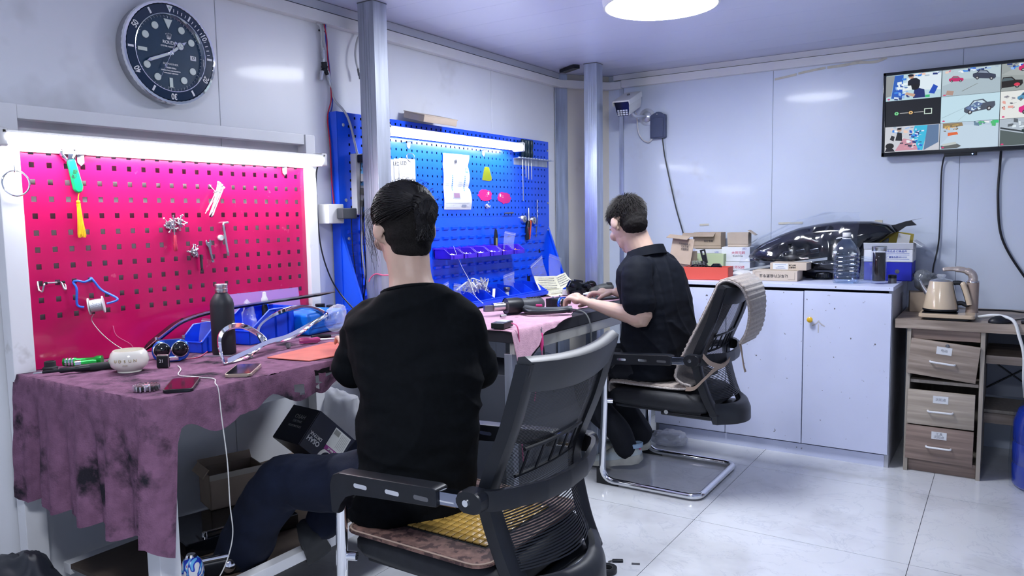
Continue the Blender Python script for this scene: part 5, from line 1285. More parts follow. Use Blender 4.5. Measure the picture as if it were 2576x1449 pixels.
polys += [at_cell(1,1,[(.02,.2),(.5,.6),(.5,.59),(.03,.18)],(.4,.55,.62)), at_cell(1,1,[(.3,.05),(.7,.75),(.7,.74),(.31,.04)],(.45,.6,.66))]; polys += car(1,1,.66,.55,.62,(.08,.1,.14),(.6,.75,.85),.3); polys += [at_cell(1,1,[(.42,.5),(.62,.72),(.72,.62),(.55,.36)],(.12,.18,.35))]; clutter(1,1,.42,.4,.66,.6,16,[(.05,.1,.3),(.3,.45,.6),(.7,.85,.95)],.07)
clutter(2,1,.02,.3,.2,.8,14,[(.05,.05,.08),(.3,.3,.35),(.8,.4,.35)]); polys += car(2,1,.42,.78,.35,(.1,.3,.5)); polys += car(2,1,.55,.4,.6,(.72,.03,.25),(.15,.12,.16),.25)
polys += [at_cell(0,2,[(.55,.98),(.8,.98),(.7,.02),(.45,.1)],(.05,.5,.75)), at_cell(0,2,[(.78,.98),(.98,.98),(.98,.3),(.72,.02)],(.12,.2,.35)), at_cell(0,2,[(.2,.05),(.62,.05),(.56,.4),(.35,.52)],(.62,.3,.38))]; clutter(0,2,.45,.02,.68,.95,36,BL+[(.6,.7,.95)],.07); clutter(0,2,.1,.6,.4,.96,12,BL+MX); clutter(0,2,.28,.1,.55,.5,12,[(.75,.35,.42),(.05,.05,.08),(.85,.85,.88)],.08)
polys += [at_cell(0,2,[(.2,.45),(.33,.42),(.32,.72),(.24,.78)],(.012,.013,.02)), at_cell(0,2,ell(.09,.14,10,.27,.85),(.5,.32,.25)), at_cell(0,2,ell(.09,.08,10,.27,.9),(.01,.01,.015)), at_cell(0,2,ell(.16,.24,12,.1,.24),(.01,.01,.012)), at_cell(0,2,[(.01,.02),(.2,.02),(.16,.14),(.04,.16)],(.012,.012,.02)), at_cell(0,2,[(.1,.5),(.17,.42),(.19,.6),(.13,.66)],(.02,.02,.03))]
polys += [at_cell(1,2,[(.35,.9),(.02,.2),(.1,.02),(.98,.02),(.98,.8)],(.55,.68,.8)), at_cell(1,2,[(.05,.8),(.4,.85),(.38,.98),(.05,.98)],(.3,.22,.12)), at_cell(1,2,[(.14,.5),(.32,.54),(.3,.64),(.14,.62)],(.75,.15,.05)), at_cell(1,2,[(.02,.14),(.3,.2),(.38,.1),(.3,.02),(.04,.02)],(.12,.13,.13)), at_cell(1,2,[(.05,.2),(.28,.27),(.3,.18),(.06,.12)],(.55,.6,.58))]; clutter(1,2,.05,.6,.3,.9,16,[(.5,.35,.1),(.8,.5,.2),(.2,.15,.1)],.08); clutter(1,2,.55,.78,.98,.95,14,[(.85,.88,.92),(.15,.25,.35),(.1,.5,.2)],.1)
polys += [at_cell(2,2,[(.02,.7),(.98,.25),(.98,.2),(.02,.64)],(.04,.05,.06)), at_cell(2,2,[(.02,.6),(.98,.14),(.98,.02),(.02,.02)],(.1,.13,.13))]; clutter(2,2,.05,.6,.95,.93,22,[(.75,.85,.92),(.12,.14,.16),(.4,.45,.5)],.14); clutter(2,2,.3,.4,.6,.6,10,[(.03,.12,.08),(.02,.04,.04)],.1)
for i, j in ((0,0),(1,1),(2,1),(1,2),(2,2)): polys.append(at_cell(i, j, ell(.05,.06,8,.06,.07), (.7,.05,.2)))
polys.append(at_cell(2,2,rect(-.08,.88,-.01,.97),(.05,.6,.2)))
paint('screen', polys, SCREEN, t, Matrix.Translation((0,-.001,0)), .00002)
# its cords
tag(B().tube(smoothpath([(-.30,4.68,1.57),(-.312,4.72,1.53),(-.318,4.725,1.44),(-.318,4.725,1.12),(-.34,4.70,.95),(-.325,4.68,.90),(-.28,4.66,.87)]), .004, 8).done('hanging_cable', BLACKP), 'thin black cord hanging from the television above the kettle', 'cable')
tag(B().tube(smoothpath([(-.05,4.68,1.575),(-.053,4.725,1.5),(-.056,4.728,1.33),(-.03,4.728,1.12),(.07,4.72,.93),(.16,4.7,.82),(.2,4.68,.765)]), .006, 8).done('hanging_cable', BLACKP), 'thick black cord curving down the wall from the television', 'cable')
# security camera
t = wallB('security_camera', 'white bullet security camera on round bracket in wall corner', 'security camera', -2.02, 1.915)
B().lathe([(.055,0),(.055,.004),(.035,.006),(.033,.014),(.012,.03),(0,.03)], 28, M3=AX).done('mount_plate', M('silver_plastic', (.6,.63,.7), .3, .5), t)
B().tube(smoothpath([(0,-.02,0),(-.01,-.07,-.004),(-.035,-.13,.0),(-.05,-.15,.03)]), .011, 10).done('bracket_arm', MT['silver_plastic'], t)
cb = bpy.data.objects.new('camera_body', None); bpy.data.objects.remove(cb)
Fd = Vector((.06,-.92,-.34)).normalized(); Ud = Vector((0,0,1)); Sd = Fd.cross(Ud).normalized(); Ud = Sd.cross(Fd)
c0 = Vector((-.05,-.19,.06)); Mc = Matrix((Sd, Fd, Ud)).transposed()      # local x side, y forward, z up
Tc = Matrix.Translation(c0) @ Mc.to_4x4()
bm = B(); bm.prism([(-.045,.05),(.045,.05),(.05,.04),(.045,-.01),(.035,-.045),(-.035,-.045),(-.045,-.01),(-.05,.04)], -.13, .1, 'xz', Tc, .004, 2); hs = bm.done('housing', M('camera_white', (.75,.76,.76), .35), t)
bm = B(); bm.prism([(-.055,.057),(.055,.057),(.058,.045),(.056,.02),(.052,.02),(.052,.049),(-.052,.049),(-.052,.02),(-.056,.02),(-.058,.045)], -.125, .118, 'xz', Tc, .002); bm.done('sunshade', MT['camera_white'], t)
bm = B(); bm.prism([(-.043,.046),(.043,.046),(.046,.035),(.042,-.01),(.034,-.043),(-.034,-.043),(-.042,-.01),(-.046,.035)], .1005, .107, 'xz', Tc); fp = bm.done('front_window', M('navy_window', (.004,.006,.03), .15), t)
for i in range(4):
    for j in range(3):
        bm = B(); bm.box(Tc @ Vector((-.027+.018*i, .1085, -.034+.013*j)), (.013,.003,.009), Mc.to_3x3()); bm.done('led', M('led_lens', (.75,.78,.85), .2), fp)
B().box(Tc @ Vector((0,-.03,.061)), (.014,.02,.008), Mc.to_3x3()).done('clip_screw', STEELD, t)
text(t, 'CCTV', .016, Tc @ Vector((.0505,-.01,.01)), INK, (Mc @ Matrix(((0,0,1),(-1,0,0),(0,1,0))).transposed().transposed()).to_euler()) if False else None
B().tube(smoothpath([(-.045,-.09,.03),(-.05,-.05,-.01),(-.055,-.03,-.06),(-.048,-.02,-.11),(-.02,-.015,-.15),(.015,-.015,-.165),(.04,-.02,-.15),(.045,-.02,-.135)]), .0045, 8).done('camera_cable', WHITEP, t)
t = wallB('power_adapter', 'slate blue wall-mounted adapter box beside the security camera', 'adapter box', -1.934, 1.85)
SLB = M('slate_plastic', (.07,.09,.17), .45)
bm = B(); bm.prism([(-.052,-.078),(-.03,-.083),(.03,-.083),(.052,-.078),(.052,.05),(.05,.07),(.035,.07),(.025,.08),(.01,.088),(-.01,.088),(-.025,.075),(-.052,.065)], 0, -.035, 'xz', None, .004, 2); bm.done('case', SLB, t); B().b6(-.04,.04,-.041,-.034,-.076,.05,.005).done('cover', SLB, t)
B().sphere((-.004,-.036,.073), (.006,.003,.004), 8, 6).done('screw', STEEL, t)
tag(B().tube(smoothpath([(-1.905,4.72,1.77),(-1.9,4.722,1.72),(-1.888,4.728,1.63),(-1.84,4.728,1.42),(-1.81,4.728,1.3),(-1.755,4.725,1.12),(-1.73,4.72,1.0)]), .0042, 8).done('hanging_cable', BLACKP), 'black cord running down the wall from the slate adapter box', 'cable')
# leftovers of adhesive tape
TAPER = M('tape_remains', (.62,.6,.5), .6, vary=.1, vscale=30)
def tape(pts, w_, label):
    bm = B(); P_ = smoothpath([(x, YB-.0015, z) for x, z in pts], 5); secs = []
    for k, p in enumerate(P_): secs.append([p+Vector((0,0,-w_/2)), p+Vector((0,-.002,-w_/2)), p+Vector((0,-.002,w_/2)), p+Vector((0,0,w_/2))])
    tag(bm.loft(secs).done('tape_strip', TAPER), label, 'tape')
tape([(-1.205,2.066),(-1.12,2.076),(-1.08,2.082)], .013, 'old foam tape strip on the wall seam under the trunking')
tape([(-1.07,2.085),(-.98,2.095),(-.92,2.1)], .013, 'second piece of old foam tape under the trunking')
tape([(-.91,2.1),(-.82,2.103),(-.75,2.108),(-.66,2.102),(-.6,2.118)], .015, 'longest wavy piece of old foam tape near the television')
tape([(-1.66,1.205),(-1.6,1.207)], .012, 'tape scrap on the wall above the cardboard boxes'); tape([(-1.17,1.21),(-1.03,1.212)], .012, 'faint tape scrap on wall above the wrapped headlight'); tape([(-.64,1.215),(-.6,1.215)], .016, 'small tape scrap on wall above the blue and white box')
# ---------------------------------------------------------------- on the purple cloth
TZ = BZ+.0035
def T3(name, label, cat, x, y, rz=0., z=None, group=None, rot=None): return thing(name, label, cat, (x, y, TZ if z is None else z), rz, group, rot)
t = T3('rubber_ring_cap', 'small black rubber ring cap at the cloth edge by white post', 'cap', -2.425,1.135)  # ring-shaped rubber cap
B().lathe([(.011,0),(.02,0),(.021,.008),(.016,.011),(.0155,.026),(.0125,.027),(.011,.024),(.011,0)], 22, caps=False).done('ring', RUBBER, t); B().box((.024,0,.004),(.02,.012,.004),None,.001).done('tab', RUBBER, t)
t = T3('flashlight', 'green metal flashlight lying on the purple cloth', 'flashlight', -2.39,1.215, R(45))
bm = B(); MX_ = Matrix.Rotation(PI/2, 3, 'Y'); bm.lathe([(.0,-.055),(.012,-.055),(.0135,-.05),(.0135,-.02),(.011,-.015),(.011,.03),(.016,.04),(.016,.055),(.012,.056),(0,.052)], 20, (0,0,.016), MX_); bm.done('barrel', M('green_anodised', (.02,.4,.06), .25, .6), t)
for k in range(3): B().lathe([(.0142,-.003),(.0148,0),(.0142,.003)], 20, (-.045+.009*k,0,.016), MX_).done('grip_ring', CHROME, t)
t = T3('flashlight', 'short green battery tube beside the black tool', 'battery', -2.35,1.20, R(70))
B().lathe([(0,-.03),(.013,-.03),(.0135,.02),(.011,.03),(0,.03)], 18, (0,0,.0135), MX_).done('barrel', MT['green_anodised'], t); B().lathe([(.0138,-.028),(.0142,-.02),(.0138,-.012)], 18, (0,0,.0135), MX_).done('grip_ring', CHROME, t)
t = T3('soldering_pen', 'long black tapered soldering pen lying on the purple cloth', 'pen tool', -2.30,1.165, R(67))
bm = B(); bm.lathe([(0,-.105),(.004,-.1),(.0045,-.06),(.008,-.055),(.008,-.02),(.0095,-.015),(.0115,.0),(.0115,.085),(.008,.1),(0,.1)], 16, (0,0,.0117), MX_); bm.done('grip', BLACKP, t); B().lathe([(0,-.125),(.0025,-.122),(.003,-.1),(.0035,-.098)], 10, (0,0,.0117), MX_).done('tip', STEEL, t); B().lathe([(.0118,.02),(.0122,.05),(.0118,.08)], 16, (0,0,.0117), MX_).done('sleeve', RUBBER, t)
t = T3('ceramic_cup', 'white rounded ceramic cup with gold lettering on the purple cloth', 'cup', -2.185,1.245)
CER = M('glazed_ceramic', (.85,.83,.74), .15, coat=.4)
B().lathe([(0,.004),(.03,.004),(.03,0),(.034,.0),(.034,.004),(.05,.018),(.055,.034),(.05,.055),(.043,.064),(.04,.064),(.046,.054),(.05,.034),(.045,.018),(0,.01)], 36, caps=False).done('bowl', CER, t)
GOLD = M('gold_print', (.55,.4,.12), .3, .8)
for k, ch in enumerate('UDSUN'):
    a = R(-70+14*k); text(t, ch, .012, (.0558*math.cos(a), .0558*math.sin(a), .038), GOLD, (PI/2,0,a+PI/2))
text(t, 'UP-SUN', .004, (.056*math.cos(R(-42)), .056*math.sin(R(-42)), .026), GOLD, (PI/2,0,R(48)))
t = T3('key_fob', 'small black gadget with metal edge standing beside the cup', 'gadget', -2.14,1.325, R(30))
B().b6(-.017,.017,-.011,.011,0,.04,.005,3).done('case', BLACKP, t); B().b6(-.0178,.0178,-.004,.002,.001,.0408,.004,2).done('edge_band', STEEL, t); text(t, '21', .014, (0,-.0113,.022), INKW)
def lens_module(name, label, x, y, z, rz, s=1., rot=None):
    t = thing(name, label, 'lamp module', (x, y, z), rz, None, rot)
    B().box((0,.03*s,.033*s),(.085*s,.05*s,.06*s),None,.008*s).done('body', BLACKP, t)
    bm = B(); ol = rrect(.105*s,.066*s,.03*s,6,0,.034*s); bm.prism(ol, .006*s, -.006*s, 'xz', None, .003*s); bm.done('blue_frame', M('blue_anodised', (.02,.1,.6), .25, .5), t)
    for sx in (-1, 1):
        B().lathe([(.022*s,.0),(.0235*s,.008*s),(.02*s,.009*s),(.018*s,.012*s),(.01*s,.018*s),(0,.02*s)], 24, (sx*.025*s,-.004*s,.038*s), AX).done('lens', BLACKG, t)
        B().lathe([(.0235*s,.004*s),(.0245*s,.009*s),(.022*s,.01*s)], 24, (sx*.025*s,-.004*s,.038*s), AX, caps=False).done('lens_ring', CHROME, t)
    B().b6(-.02*s,.02*s,-.012*s,-.005*s,.004*s,.016*s,.002).done('lower_led', CHROME, t)
    for k in range(5): B().b6(-.034*s+.017*s*k-.003,-.034*s+.017*s*k+.003,.055*s,.085*s,.01*s,.058*s).done('cooling_fin', M('dark_fin', (.03,.03,.035), .35, .6), t)
    for sx in (-1, 1): B().cyl((sx*.038*s,.04*s,.064*s),(sx*.038*s,.04*s,.072*s),.005*s,None,10).done('screw_post', STEEL, t)
    return t
lens_module('headlight_module', 'twin-lens headlight module with blue frame on the purple cloth', -2.215,1.40,TZ, R(58), 1.05)
# bottle
t = T3('bottle', 'matt black steel drink bottle with silver cap on the purple cloth', 'bottle', -2.192,1.578)
B().lathe([(0,0),(.036,0),(.038,.004),(.038,.165),(.035,.18),(.026,.195),(.0195,.203),(.0195,.208),(0,.208)], 40).done('body', M('matt_bottle', (.018,.02,.026), .5, vary=.1, vscale=20), t)
B().lathe([(.0195,.206),(.0205,.208),(.0205,.218),(.0195,.219),(.0205,.221),(.0205,.232),(.018,.234),(0,.233)], 32).done('cap', STEEL, t)
# blue open-front bins
def open_bin(label, x, y, rz, w_, d, h, fill=None, z=None):
    t = T3('storage_bin', label, 'bin', x, y, rz, z, 'blue bins on the purple cloth'); th = .0025
    side = [(d/2,h),(-d*.05,h),(-d/2,h*.42),(-d/2,0),(d/2,0)]
    bm = B()
    for s in (-1, 1): bm.prism(side, s*w_/2, s*(w_/2-th), 'yz')
    bm.b6(-w_/2,w_/2,-d/2,d/2,0,th); bm.b6(-w_/2,w_/2,-d/2,-d/2+th,0,h*.42); bm.b6(-w_/2,w_/2,d/2-th,d/2,0,h); bm.done('bin_body', BLUEP, t)
    bm = B()
    for s in (-1, 1): bm.tube([(s*w_/2,d/2,h),(s*w_/2,-d*.05,h),(s*w_/2,-d/2,h*.42)], .004, 6)
    bm.tube([(-w_/2,d/2,h),(w_/2,d/2,h)], .004, 6); bm.tube([(-w_/2,-d/2,h*.42),(w_/2,-d/2,h*.42)], .003, 6); bm.done('rim', BLUEP, t)
    for s in (-1, 1):
        for q in (-.25,.1,.38): B().b6(s*w_/2,s*(w_/2+.005),d*q-.005,d*q+.005,.002,h*(.6 if q < -.1 else .96)).done('rib', BLUEP, t)
    return t
b1 = open_bin('small blue open-front bin beside the headlight module', -2.315,1.595, R(10), .095, .13, .085)
zip_bag('crumpled clear bag poking out of the small blue bin', (-2.32,1.60,TZ+.006), .07, .1, R(12), WA, 8)
bm = B(); bm.sphere((-2.30,1.575,TZ+.02), .02, 14, 10); tag(bm.done('steel_ball', CHROME), 'shiny round metal part inside the small blue bin', 'part')
open_bin('large blue open-front bin behind the black bottle', -2.335,1.83, R(5), .15, .22, .115)
t = T3('tool_case', 'blue plastic case lid lying across the large bin', 'case', -2.30,2.07, R(8))
bm = B(); bm.b6(-.07,.07,-.11,.11,0,.085,.015,3); bm.done('shell', M('bright_blue_plastic', (.004,.16,.7), .35), t)
for k in range(6): B().b6(.0705,.0735,-.03+.01*k-.002,-.03+.01*k+.002,.05,.07).done('grip_rib', MT['bright_blue_plastic'], t)
B().b6(.0705,.074,-.1,.1,.028,.036).done('seam', MT['bright_blue_plastic'], t)
open_bin('blue bin holding a black lamp housing at the bench end', -2.36,2.19, R(0), .16, .1, .07)
t = T3('lamp_housing', 'glossy black lamp housing resting in the end bin', 'lamp housing', -2.36,2.19, 0, TZ+.004)
B().b6(-.06,.06,-.035,.03,0,.08,.008).done('shell', BLACKG, t); B().cyl((-.03,-.0,.08),(-.03,0,.09),.02,None,16).done('round_boss', BLACKP, t); B().cyl((.03,-.0,.08),(.03,0,.088),.016,None,16).done('round_boss', BLACKP, t)
# glue bottle and crumpled film behind
t = T3('glue_bottle', 'small dark bottle with white pointed cap by violet sheet', 'glue', -2.415,1.93)
B().lathe([(0,0),(.014,0),(.015,.01),(.015,.105),(.011,.118),(0,.118)], 20).done('body', BLACKP, t); B().lathe([(.011,.118),(.0125,.12),(.0125,.14),(.008,.15),(.0065,.165),(0,.167)], 18).done('cap', WHITEP, t)
def crumple(name, label, cat, x, y, z, sx, sy, sz, seed, mat):
    bm = B(); bm.sphere((0,0,sz*.5), (sx,sy,sz*.5), 44, 30); rnd = Vector((seed*3.1,seed,0))
    for v in bm.bm.verts:
        n = v.co.normalized(); q = v.co/max(sx, sz); k = .92+.4*mnoise.noise(q*1.8+rnd)+.3*(.5-abs(mnoise.noise(q*3.6+rnd*2)))+.16*(.5-abs(mnoise.noise(q*8+rnd))); v.co = Vector((v.co.x*k, v.co.y*k, max(0, v.co.z*(.7+.5*k-.2))))
    o = bm.done(name, mat, angle=50); o.location = (x, y, z); return tag(o, label, cat)
CRINK = film('crinkle_film', (.95,.97,1), .2, .12)
crumple('plastic_film', 'crumpled clear film standing by the violet sheet', 'film', -2.405,1.84,TZ, .035,.025,.14, 2, CRINK)
# long black trim strip leaning over the bins
def swept(name, label, cat, pts, w_, h, mats, roll=0):
    t = thing(name, label, cat, tuple(pts[len(pts)//2])); o = Vector(t.location); P_ = [p-o for p in smoothpath(pts, 8)]
    for nm, mat, a0, a1, b0, b1 in (('strip_body', mats[0], -1, 1, -1, 1), ('chrome_line', mats[1], .75, 1.15, .2, 1.1)):
        bm = B(); secs = []
        for i, p in enumerate(P_):
            tg = (P_[min(i+1, len(P_)-1)]-P_[max(i-1, 0)]).normalized(); sd = tg.cross(Vector((0,0,1))).normalized(); up = sd.cross(tg)
            k = min(1, .35+i/6, .35+(len(P_)-1-i)/6)
            secs.append([p+sd*w_*a*k+up*h*b*k for a, b in ((a0,b0),(a1,b0),(a1,b1),(a0,b1))])
        bm.loft(secs).done(nm, mat, t)
    return t
swept('headlight_trim', 'long thin black headlight trim strip leaning across the blue bins', 'trim strip', [(-2.30,1.36,.868),(-2.335,1.45,.905),(-2.37,1.55,.937),(-2.385,1.7,.955),(-2.385,1.88,.962),(-2.38,2.05,.965),(-2.375,2.26,.972)], .011, .006, (BLACKG, STEEL))
# chrome headlight bezel (two linked loops)
def bezel():
    t = T3('headlight_surround', 'chrome double-loop headlight bezel standing on the purple cloth', 'bezel', -2.07,1.64)
    o = Vector(t.location)
    def band(path, w0, w1, nm):
        bm = B(); P_ = smoothpath(path+[path[0]], 6)[:-1]; n = len(P_); c = sum(P_, Vector())/n; nrm = Vector((.72,-.5,.48)).normalized(); secs = []
        for i, p in enumerate(P_):
            out = (p-c); out = (out-nrm*out.dot(nrm)).normalized()
            secs.append([p-nrm*.004+out*.004-o, p+nrm*w0+out*.013-o, p+nrm*(w0+.003)+out*.010-o, p+nrm*w1-o, p-nrm*.006-o])
        bm.loft(secs, caps=False, closed=True).done(nm, CHROME, t, angle=45)
    V = Vector
    band([V((-2.02,1.455,TZ+.004)),V((-2.04,1.46,TZ+.045)),V((-2.09,1.50,TZ+.075)),V((-2.13,1.56,TZ+.088)),V((-2.145,1.62,TZ+.082)),V((-2.13,1.66,TZ+.055)),V((-2.10,1.665,TZ+.03)),V((-2.06,1.6,TZ+.018)),V((-2.03,1.52,TZ+.006))], .012, .006, 'small_loop')
    band([V((-2.09,1.665,TZ+.026)),V((-2.13,1.675,TZ+.06)),V((-2.16,1.72,TZ+.085)),V((-2.20,1.82,TZ+.102)),V((-2.225,1.93,TZ+.108)),V((-2.235,2.01,TZ+.095)),V((-2.225,2.05,TZ+.075)),V((-2.19,2.03,TZ+.07)),V((-2.15,1.94,TZ+.066)),V((-2.11,1.85,TZ+.05)),V((-2.08,1.76,TZ+.032))], .012, .006, 'large_loop')
    bm = B(); P_ = smoothpath([(-2.015,1.46,TZ+.001),(-2.045,1.56,TZ+.012),(-2.07,1.66,TZ+.026),(-2.09,1.76,TZ+.03),(-2.13,1.9,TZ+.052),(-2.2,2.05,TZ+.066)], 8); secs = []
    for p in P_: secs.append([p-o+V((.004,-.003,0)), p-o+V((.009,-.006,.004)), p-o+V((-.004,.004,.016)), p-o+V((-.007,.005,.012))])
    bm.loft(secs).done('lower_flange', CHROME, t, angle=40)
    for k, (a, b, c) in enumerate(((-2.035,1.56,TZ+.0),(-2.075,1.75,TZ+.002))): B().box((a-o.x,b-o.y,c-o.z+.008),(.012,.02,.016),(0,0,R(30)),.002).done('mount_tab', M('grey_moulding', (.2,.2,.22), .4), t)
bezel()
crumple('plastic_film', 'crinkled printed film bag behind the chrome bezel', 'film', -2.21,2.1,TZ, .035,.045,.1, 5, CRINK)
t = T3('silicone_mat', 'flat red silicone mat lying at the cloth edge', 'mat', -1.92,1.75); o = Vector((-1.92,1.75))
B().prism([(x+1.92,y-1.75) for x, y in ((-1.985,1.585),(-1.815,1.61),(-1.80,1.79),(-1.83,1.92),(-2.03,1.9))], 0, .004, 'xy', None, .0015).done('sheet', M('red_silicone', (.5,.11,.075), .5, vary=.15, vscale=14), t)
t = T3('screwdriver', 'screwdriver with pink clear handle lying behind the red mat', 'screwdriver', -2.08,1.86, R(52)); B().lathe([(0,-.045),(.01,-.043),(.012,-.02),(.009,.0),(.011,.02),(.006,.03),(0,.03)], 12, (0,0,.012), MX_).done('handle', M('pink_clear', (.75,.12,.35), .12, trans=.5), t); B().cyl((.03,0,.012),(.12,0,.012),.003,None,8).done('shaft', STEEL, t)
t = T3('screwdriver', 'black screwdriver lying beside the chrome bezel end', 'screwdriver', -2.12,1.95, R(65)); B().lathe([(0,-.045),(.008,-.043),(.0095,-.01),(.006,.03),(0,.03)], 10, (0,0,.0095), MX_).done('handle', BLACKP, t); B().cyl((.03,0,.0095),(.11,0,.0095),.0025,None,8).done('shaft', STEEL, t)
def phone(label, x, y, rz, screen, edge, L_=.155, w_=.074):
    t = T3('smartphone', label, 'phone', x, y, rz)
    B().prism(rrect(w_,L_,.011,5), 0, .0085, 'xy', None, .0018, 2).done('case', edge, t); B().prism(rrect(w_-.006,L_-.006,.009,5), .0085, .0092, 'xy').done('screen', screen, t)
    B().b6(w_/2,w_/2+.001,-.01,.02,.003,.006).done('side_key', edge, t); return t
phone('gold-edged smartphone lying near the front edge of the cloth', -1.868,1.407, R(40), BLACKG, M('champagne_metal', (.6,.55,.42), .3, .7))
phone('black-edged smartphone with purple reflection lying at the cloth corner', -1.848,1.195, R(48), M('phone_glass', (.012,.008,.014), .08, coat=.6), BLACKP)
t = T3('heat_sink', 'aluminium heat sink with radiating fins on the purple cloth', 'heat sink', -1.888,1.118)
ALU = M('bright_aluminium', (.75,.76,.78), .25, 1.)
B().lathe([(0,0),(.012,0),(.012,.01),(.007,.016),(0,.017)], 16).done('core', ALU, t)
fin = B(); fin.box((.021,0,.008),(.02,.0016,.013)); fin.box((.031,.0012,.008),(.004,.004,.013)); fm = fin.mesh('fin', ALU)
for k in range(18): link('fin', fm, t, (0,0,.0005), (0,0,2*PI*k/18))
def cable(name, label, pts, r, mat, seg=6, cat='cable'): return tag(B().tube(smoothpath(pts, 8), r, seg).done(name, mat), label, cat)
cable('white_wire', 'thin white wire crossing the cloth and hanging to the floor', [(-2.12,1.36,TZ+.002),(-2.06,1.33,TZ+.002),(-1.985,1.275,TZ+.002),(-1.91,1.285,TZ+.002),(-1.845,1.29,TZ+.003),(-1.79,1.255,TZ+.003),(-1.768,1.248,TZ-.012),(-1.762,1.25,.74),(-1.765,1.262,.62),(-1.763,1.262,.5),(-1.768,1.27,.42),(-1.78,1.265,.36),(-1.80,1.25,.30),(-1.83,1.225,.245)], .0016, M('wire_white', (.7,.7,.68), .5), 6, 'wire')
cable('pink_lead', 'thin pink lead looping behind the ceramic cup', [(-2.33,1.36,TZ+.003),(-2.36,1.32,TZ+.012),(-2.36,1.27,TZ+.006),(-2.31,1.26,TZ+.02),(-2.28,1.3,TZ+.02),(-2.29,1.36,TZ+.01)], .0014, MT['pink_wire'], 6, 'wire')
cable('wire_pair', 'pair of stripped coloured wires beside the headlight module', [(-2.20,1.44,TZ+.003),(-2.19,1.48,TZ+.003),(-2.2,1.52,TZ+.014)], .0022, M('red_blue_wire', (.4,.02,.1), .4), 6, 'wire')
t = T3('spanner', 'slim steel spanner lying before the black bottle', 'spanner', -2.165,1.52, R(38)); B().b6(-.07,.06,-.0035,.0035,0,.004,.001).done('bar', STEEL, t); B().lathe([(.005,0),(.008,0),(.008,.005),(.005,.005)], 14, (.066,0,0), caps=False).done('ring_end', STEEL, t)
crumple('plastic_film', 'scrap of clear film lying behind the green flashlight', 'film', -2.33,1.29,TZ, .03,.02,.03, 9, CRINK)

# ---------------------------------------------------------------- under the red bench
SH = .2145
t = thing('product_box', 'dark navy boxed motorcycle bag with white label tilted under bench', 'box', (-2.25,2.045,.385), 0, None, (0,R(44),R(84)))
NB = M('navy_carton', (.006,.009,.03), .4)
B().b6(-.16,.16,-.085,.085,-.075,.075,.002).done('carton', NB, t)
B().box((-.162,0,0),(.003,.166,.146)).done('end_flap', NB, t)
lab = [(rect(-.055,-.01,.04,.065), (.7,.72,.7)), (rect(-.055,-.028,.04,-.01), (.3,.04,.25))]+[(rect(-.05+.0035*k,.04,-.05+.0035*k+.0018,.06), (.03,.03,.03), 2) for k in range(9)]+[(rect(-.01+.008*k,.0,-.0085+.008*k,.058), (.25,.25,.25), 2) for k in range(6)]
paint('label', lab, PRINT, t, Matrix.Translation((.0,-.0855,0)), .0003)
text(t, 'SPWB 9A8', .013, (-.008,-.0862,-.019), INKW)
text(t, 'OSAH', .026, (-.115,-.0858,-.03), INKW, (PI/2,PI,0), bold=.0008); text(t, 'DRYPAK', .018, (-.115,-.0858,-.01), INKW, (PI/2,PI,0), bold=.0004)
text(t, '摩托包', .018, (.11,-.0858,-.03), INKW, (PI/2,PI,0)); text(t, '摩托包系列', .012, (.11,-.0858,-.01), INKW, (PI/2,PI,0))
paint('roundel', [(ell(.09,.09,28,-.02,-.062)[0:15], (.75,.75,.73)), (ell(.062,.062,28,-.02,-.062)[0:15], (.006,.009,.03)), (ell(.036,.036,28,-.02,-.062)[0:15], (.75,.75,.73))], PRINT, t, Matrix.Translation((0,-.0858,0)))
text(t, 'OSAH', .024, (-.164,0,.03), INKW, (PI/2,0,-PI/2)); text(t, 'DRYPAK', .015, (-.164,0,.01), INKW, (PI/2,0,-PI/2)); text(t, 'MOTORCYCLE', .012, (-.164,0,-.01), INKW, (PI/2,0,-PI/2))
t = thing('cardboard_box', 'open brown cardboard box with taped flaps under the bench', 'box', (-2.33,1.68,SH+.052), R(72))
bm = B(); w_, d, h = .19, .12, .125
for a in ((-w_/2,w_/2,-d/2,-d/2+.004,0,h),(-w_/2,w_/2,d/2-.004,d/2,0,h),(-w_/2,-w_/2+.004,-d/2,d/2,0,h),(w_/2-.004,w_/2,-d/2,d/2,0,h),(-w_/2,w_/2,-d/2,d/2,0,.004)): bm.b6(*a)
bm.done('carton', CARD, t)
B().box((-w_/2-.012,0,h+.008),(.035,d,.004),(0,R(-50),0)).done('flap', CARD, t); B().box((0,d/2+.008,h+.012),(w_,.03,.004),(R(60),0,0)).done('flap', CARD, t); B().b6(-w_/2,w_/2,-d/2-.001,-d/2,h-.02,h).done('packing_tape', M('pack_tape', (.55,.5,.42), .3), t)
t = thing('laptop', 'closed black laptop with steel bar lying on the bench shelf', 'laptop', (-2.2,1.57,SH+.001), R(75))
B().b6(-.19,.19,-.13,.13,0,.05,.006).done('body', BLACKG, t); B().cyl((-.12,-.1,.06),(.02,-.1,.06),.005,None,10).done('steel_bar', CHROME, t)
for x in (-.12,.02): B().cyl((x,-.1,.05),(x,-.1,.064),.01,.008,12).done('bar_foot', CHROME, t)
t = thing('cardboard_sheet', 'brown cardboard sheet lying flat on the bench shelf', 'cardboard', (-2.36,2.0,SH+.001), R(88)); B().b6(-.13,.17,-.09,.08,0,.11,.003).done('folded_box', CARD, t)
t = thing('light_bar', 'chrome and black vehicle light bar on the bench shelf', 'light bar', (-1.96,1.36,SH+.002), R(60))
B().b6(-.12,.12,-.03,.03,.0,.05,.01,3).done('body', BLACKP, t); B().cyl((-.1,-.02,.056),(.12,-.02,.056),.008,None,12).done('chrome_tube', CHROME, t); B().lathe([(.016,0),(.018,.006),(.014,.01),(0,.012)], 20, (.02,-.032,.028), AX).done('lens', CHROME, t)
